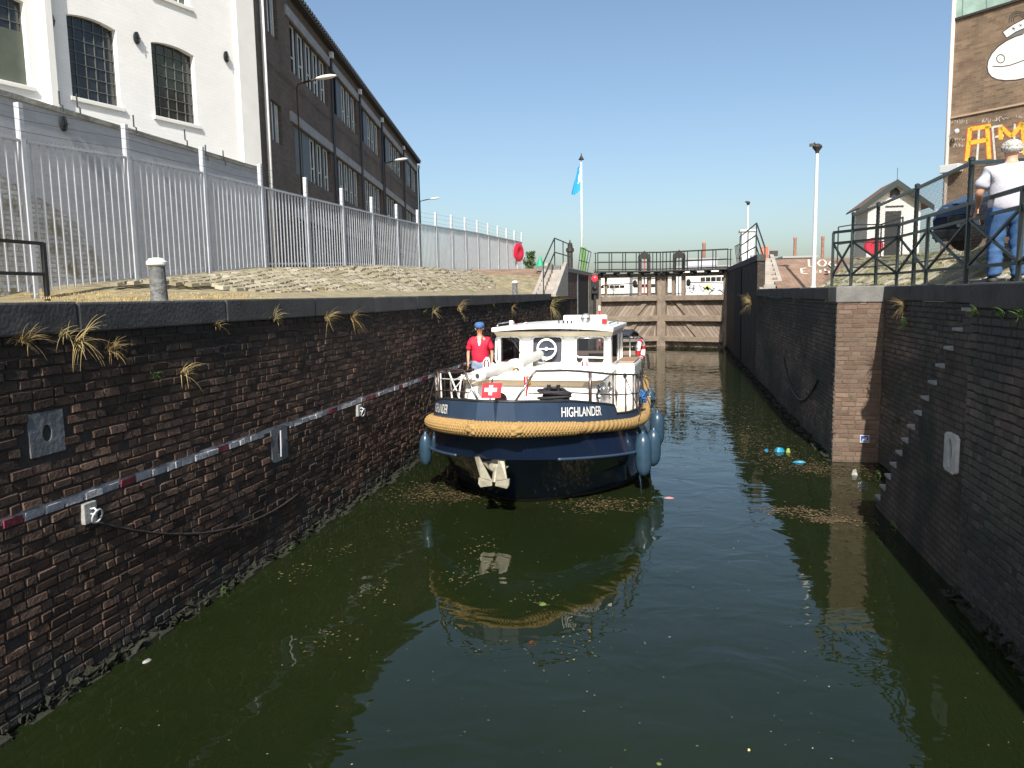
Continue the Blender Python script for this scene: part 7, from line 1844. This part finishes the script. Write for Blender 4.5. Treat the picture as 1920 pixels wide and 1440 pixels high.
# ================================================================== FLOATING THINGS
rnd = random.Random(77)
def debris(name, cols_, spots, n, label, smin, smax, seed):
    rr = random.Random(seed); mb = MB()
    for i in range(n):
        cx_, cy_, sx, sy = spots[i % len(spots)]; x, y = rr.gauss(cx_, sx), rr.gauss(cy_, sy)
        if not (-4.5 < x < 2.68 or (y > 8.3 and y < 14 and x < 3.4)) or x < -4.5: continue
        s = rr.uniform(smin, smax); a = rr.uniform(0, PI); u = Vector((math.cos(a), math.sin(a), 0)) * s; v = Vector((-math.sin(a), math.cos(a), 0)) * s * rr.uniform(.15, .7); c = Vector((x, y, .004 + rr.random() * .004))
        mb.add([c - u, c - v * .8, c + u * .7 - v * .3, c + u, c + v, c - u * .4 + v * .6], [(0, 1, 2, 3, 4, 5)], rr.randrange(len(cols_)))
    return tag(mb.build(name, cols_), label, 'leaves', kind='stuff')
M['df1'] = mat('leaf_brown', (.085, .055, .025), .8); M['df2'] = mat('leaf_tan', (.17, .12, .05), .8); M['df3'] = mat('leaf_green', (.12, .17, .04), .6); M['df4'] = mat('leaf_pale', (.36, .34, .28), .7); M['df5'] = mat('leaf_mud', (.07, .05, .025), .8)
wp = lambda x, y: at(x, y, Z=0)
sp = []
for (x, y, sx, sy) in [(805, 920, .35, .45), (860, 930, .3, .2), (1130, 945, .35, .2), (1420, 830, .3, 1.3), (1480, 865, .35, .6), (1540, 880, .25, .25), (1500, 960, .3, .15), (1560, 975, .2, .1), (1400, 800, .5, 2), (1660, 885, .25, .3), (1390, 780, .7, 3)]:
    q = wp(x, y); sp.append((q.x, q.y, sx, sy))
debris('floating_leaves', ['df1', 'df2', 'df5', 'df1'], sp, 5200, 'brown leaf litter drifting in patches on the dark water', .008, .034, 1)
sp = []
for (x, y) in [(615, 1200), (700, 1110), (905, 1020), (1010, 1125), (640, 1035), (560, 1070), (1075, 1210), (900, 1060), (1100, 960), (760, 990), (870, 1080)]:
    q = wp(x, y); sp.append((q.x, q.y, .13, .2))
debris('floating_leaves', ['df1', 'df2', 'df5', 'df3'], sp, 420, 'small clusters of leaves on the near water', .006, .028, 2)
debris('floating_specks', ['df2', 'df4', 'df3', 'df1'], [(-1, 5, 3, 2.5), (-2, 9, 2.5, 4), (1, 8, 1.5, 4)], 620, 'tiny pale specks and petals scattered over the water', .004, .014, 3)
def floater(x, y, w_, h_, m, name, label, cat, th=.012, seed=0):
    rr = random.Random(seed); q = wp(x, y); n = 9; pts = []
    for i in range(n): a = 2 * PI * i / n; r = rr.uniform(.7, 1.1); pts.append((w_ * r * math.cos(a), h_ * r * math.sin(a), -.004))
    mb = MB(); o = [(p[0] * .6, p[1] * .6, th * rr.uniform(.6, 1.6)) for p in pts]; mb.add(pts + o, [tuple(range(n, 2 * n))] + [(i, (i + 1) % n, n + (i + 1) % n, n + i) for i in range(n)])
    return tag(mb.build(name, m, loc=(q.x, q.y, .006), smooth=True, sharp=50), label, cat)
cy = mat('plastic_cyan', (.015, .22, .36), .35)
floater(1437, 845, .05, .13, cy, 'plastic_scrap', 'small blue plastic scrap, left one of the floating litter group', 'litter', seed=1)
floater(1461, 846, .10, .13, cy, 'plastic_bag', 'crumpled bright blue plastic bag floating by the right wall', 'litter', .05, 2)
floater(1478, 848, .05, .08, mat('litter_lime', (.35, .5, .1), .5), 'plastic_scrap', 'yellow green scrap beside the blue plastic bag', 'litter', .04, 3)
floater(1498, 867, .15, .05, cy, 'plastic_strip', 'long blue plastic strip floating nearest the sunlit corner', 'litter', .02, 4)
floater(1602, 890, .05, .07, 'plate_white', 'plastic_cup', 'white crushed cup floating under the sunlit brick corner', 'litter', .06, 5)
floater(275, 1240, .03, .05, 'plate_white', 'paper_scrap', 'white paper scrap at the foot of the striped wall', 'litter', .006, 6)
floater(1236, 1433, .02, .02, 'df3', 'floating_leaf', 'bright green leaf at the bottom edge of the water', 'leaf', .004, 7)
floater(1404, 1407, .012, .012, mat('petal', (.7, .5, .2), .6), 'floating_petal', 'small yellow round petal on the near water', 'petal', .004, 8)
floater(1018, 1133, .04, .05, 'df3', 'floating_leaf', 'yellow green leaf on the boat reflection', 'leaf', .006, 9)
floater(1255, 934, .08, .05, mat('pink', (.5, .25, .22), .6), 'plastic_disc', 'pinkish round lid floating right of the fenders', 'litter', .006, 10)
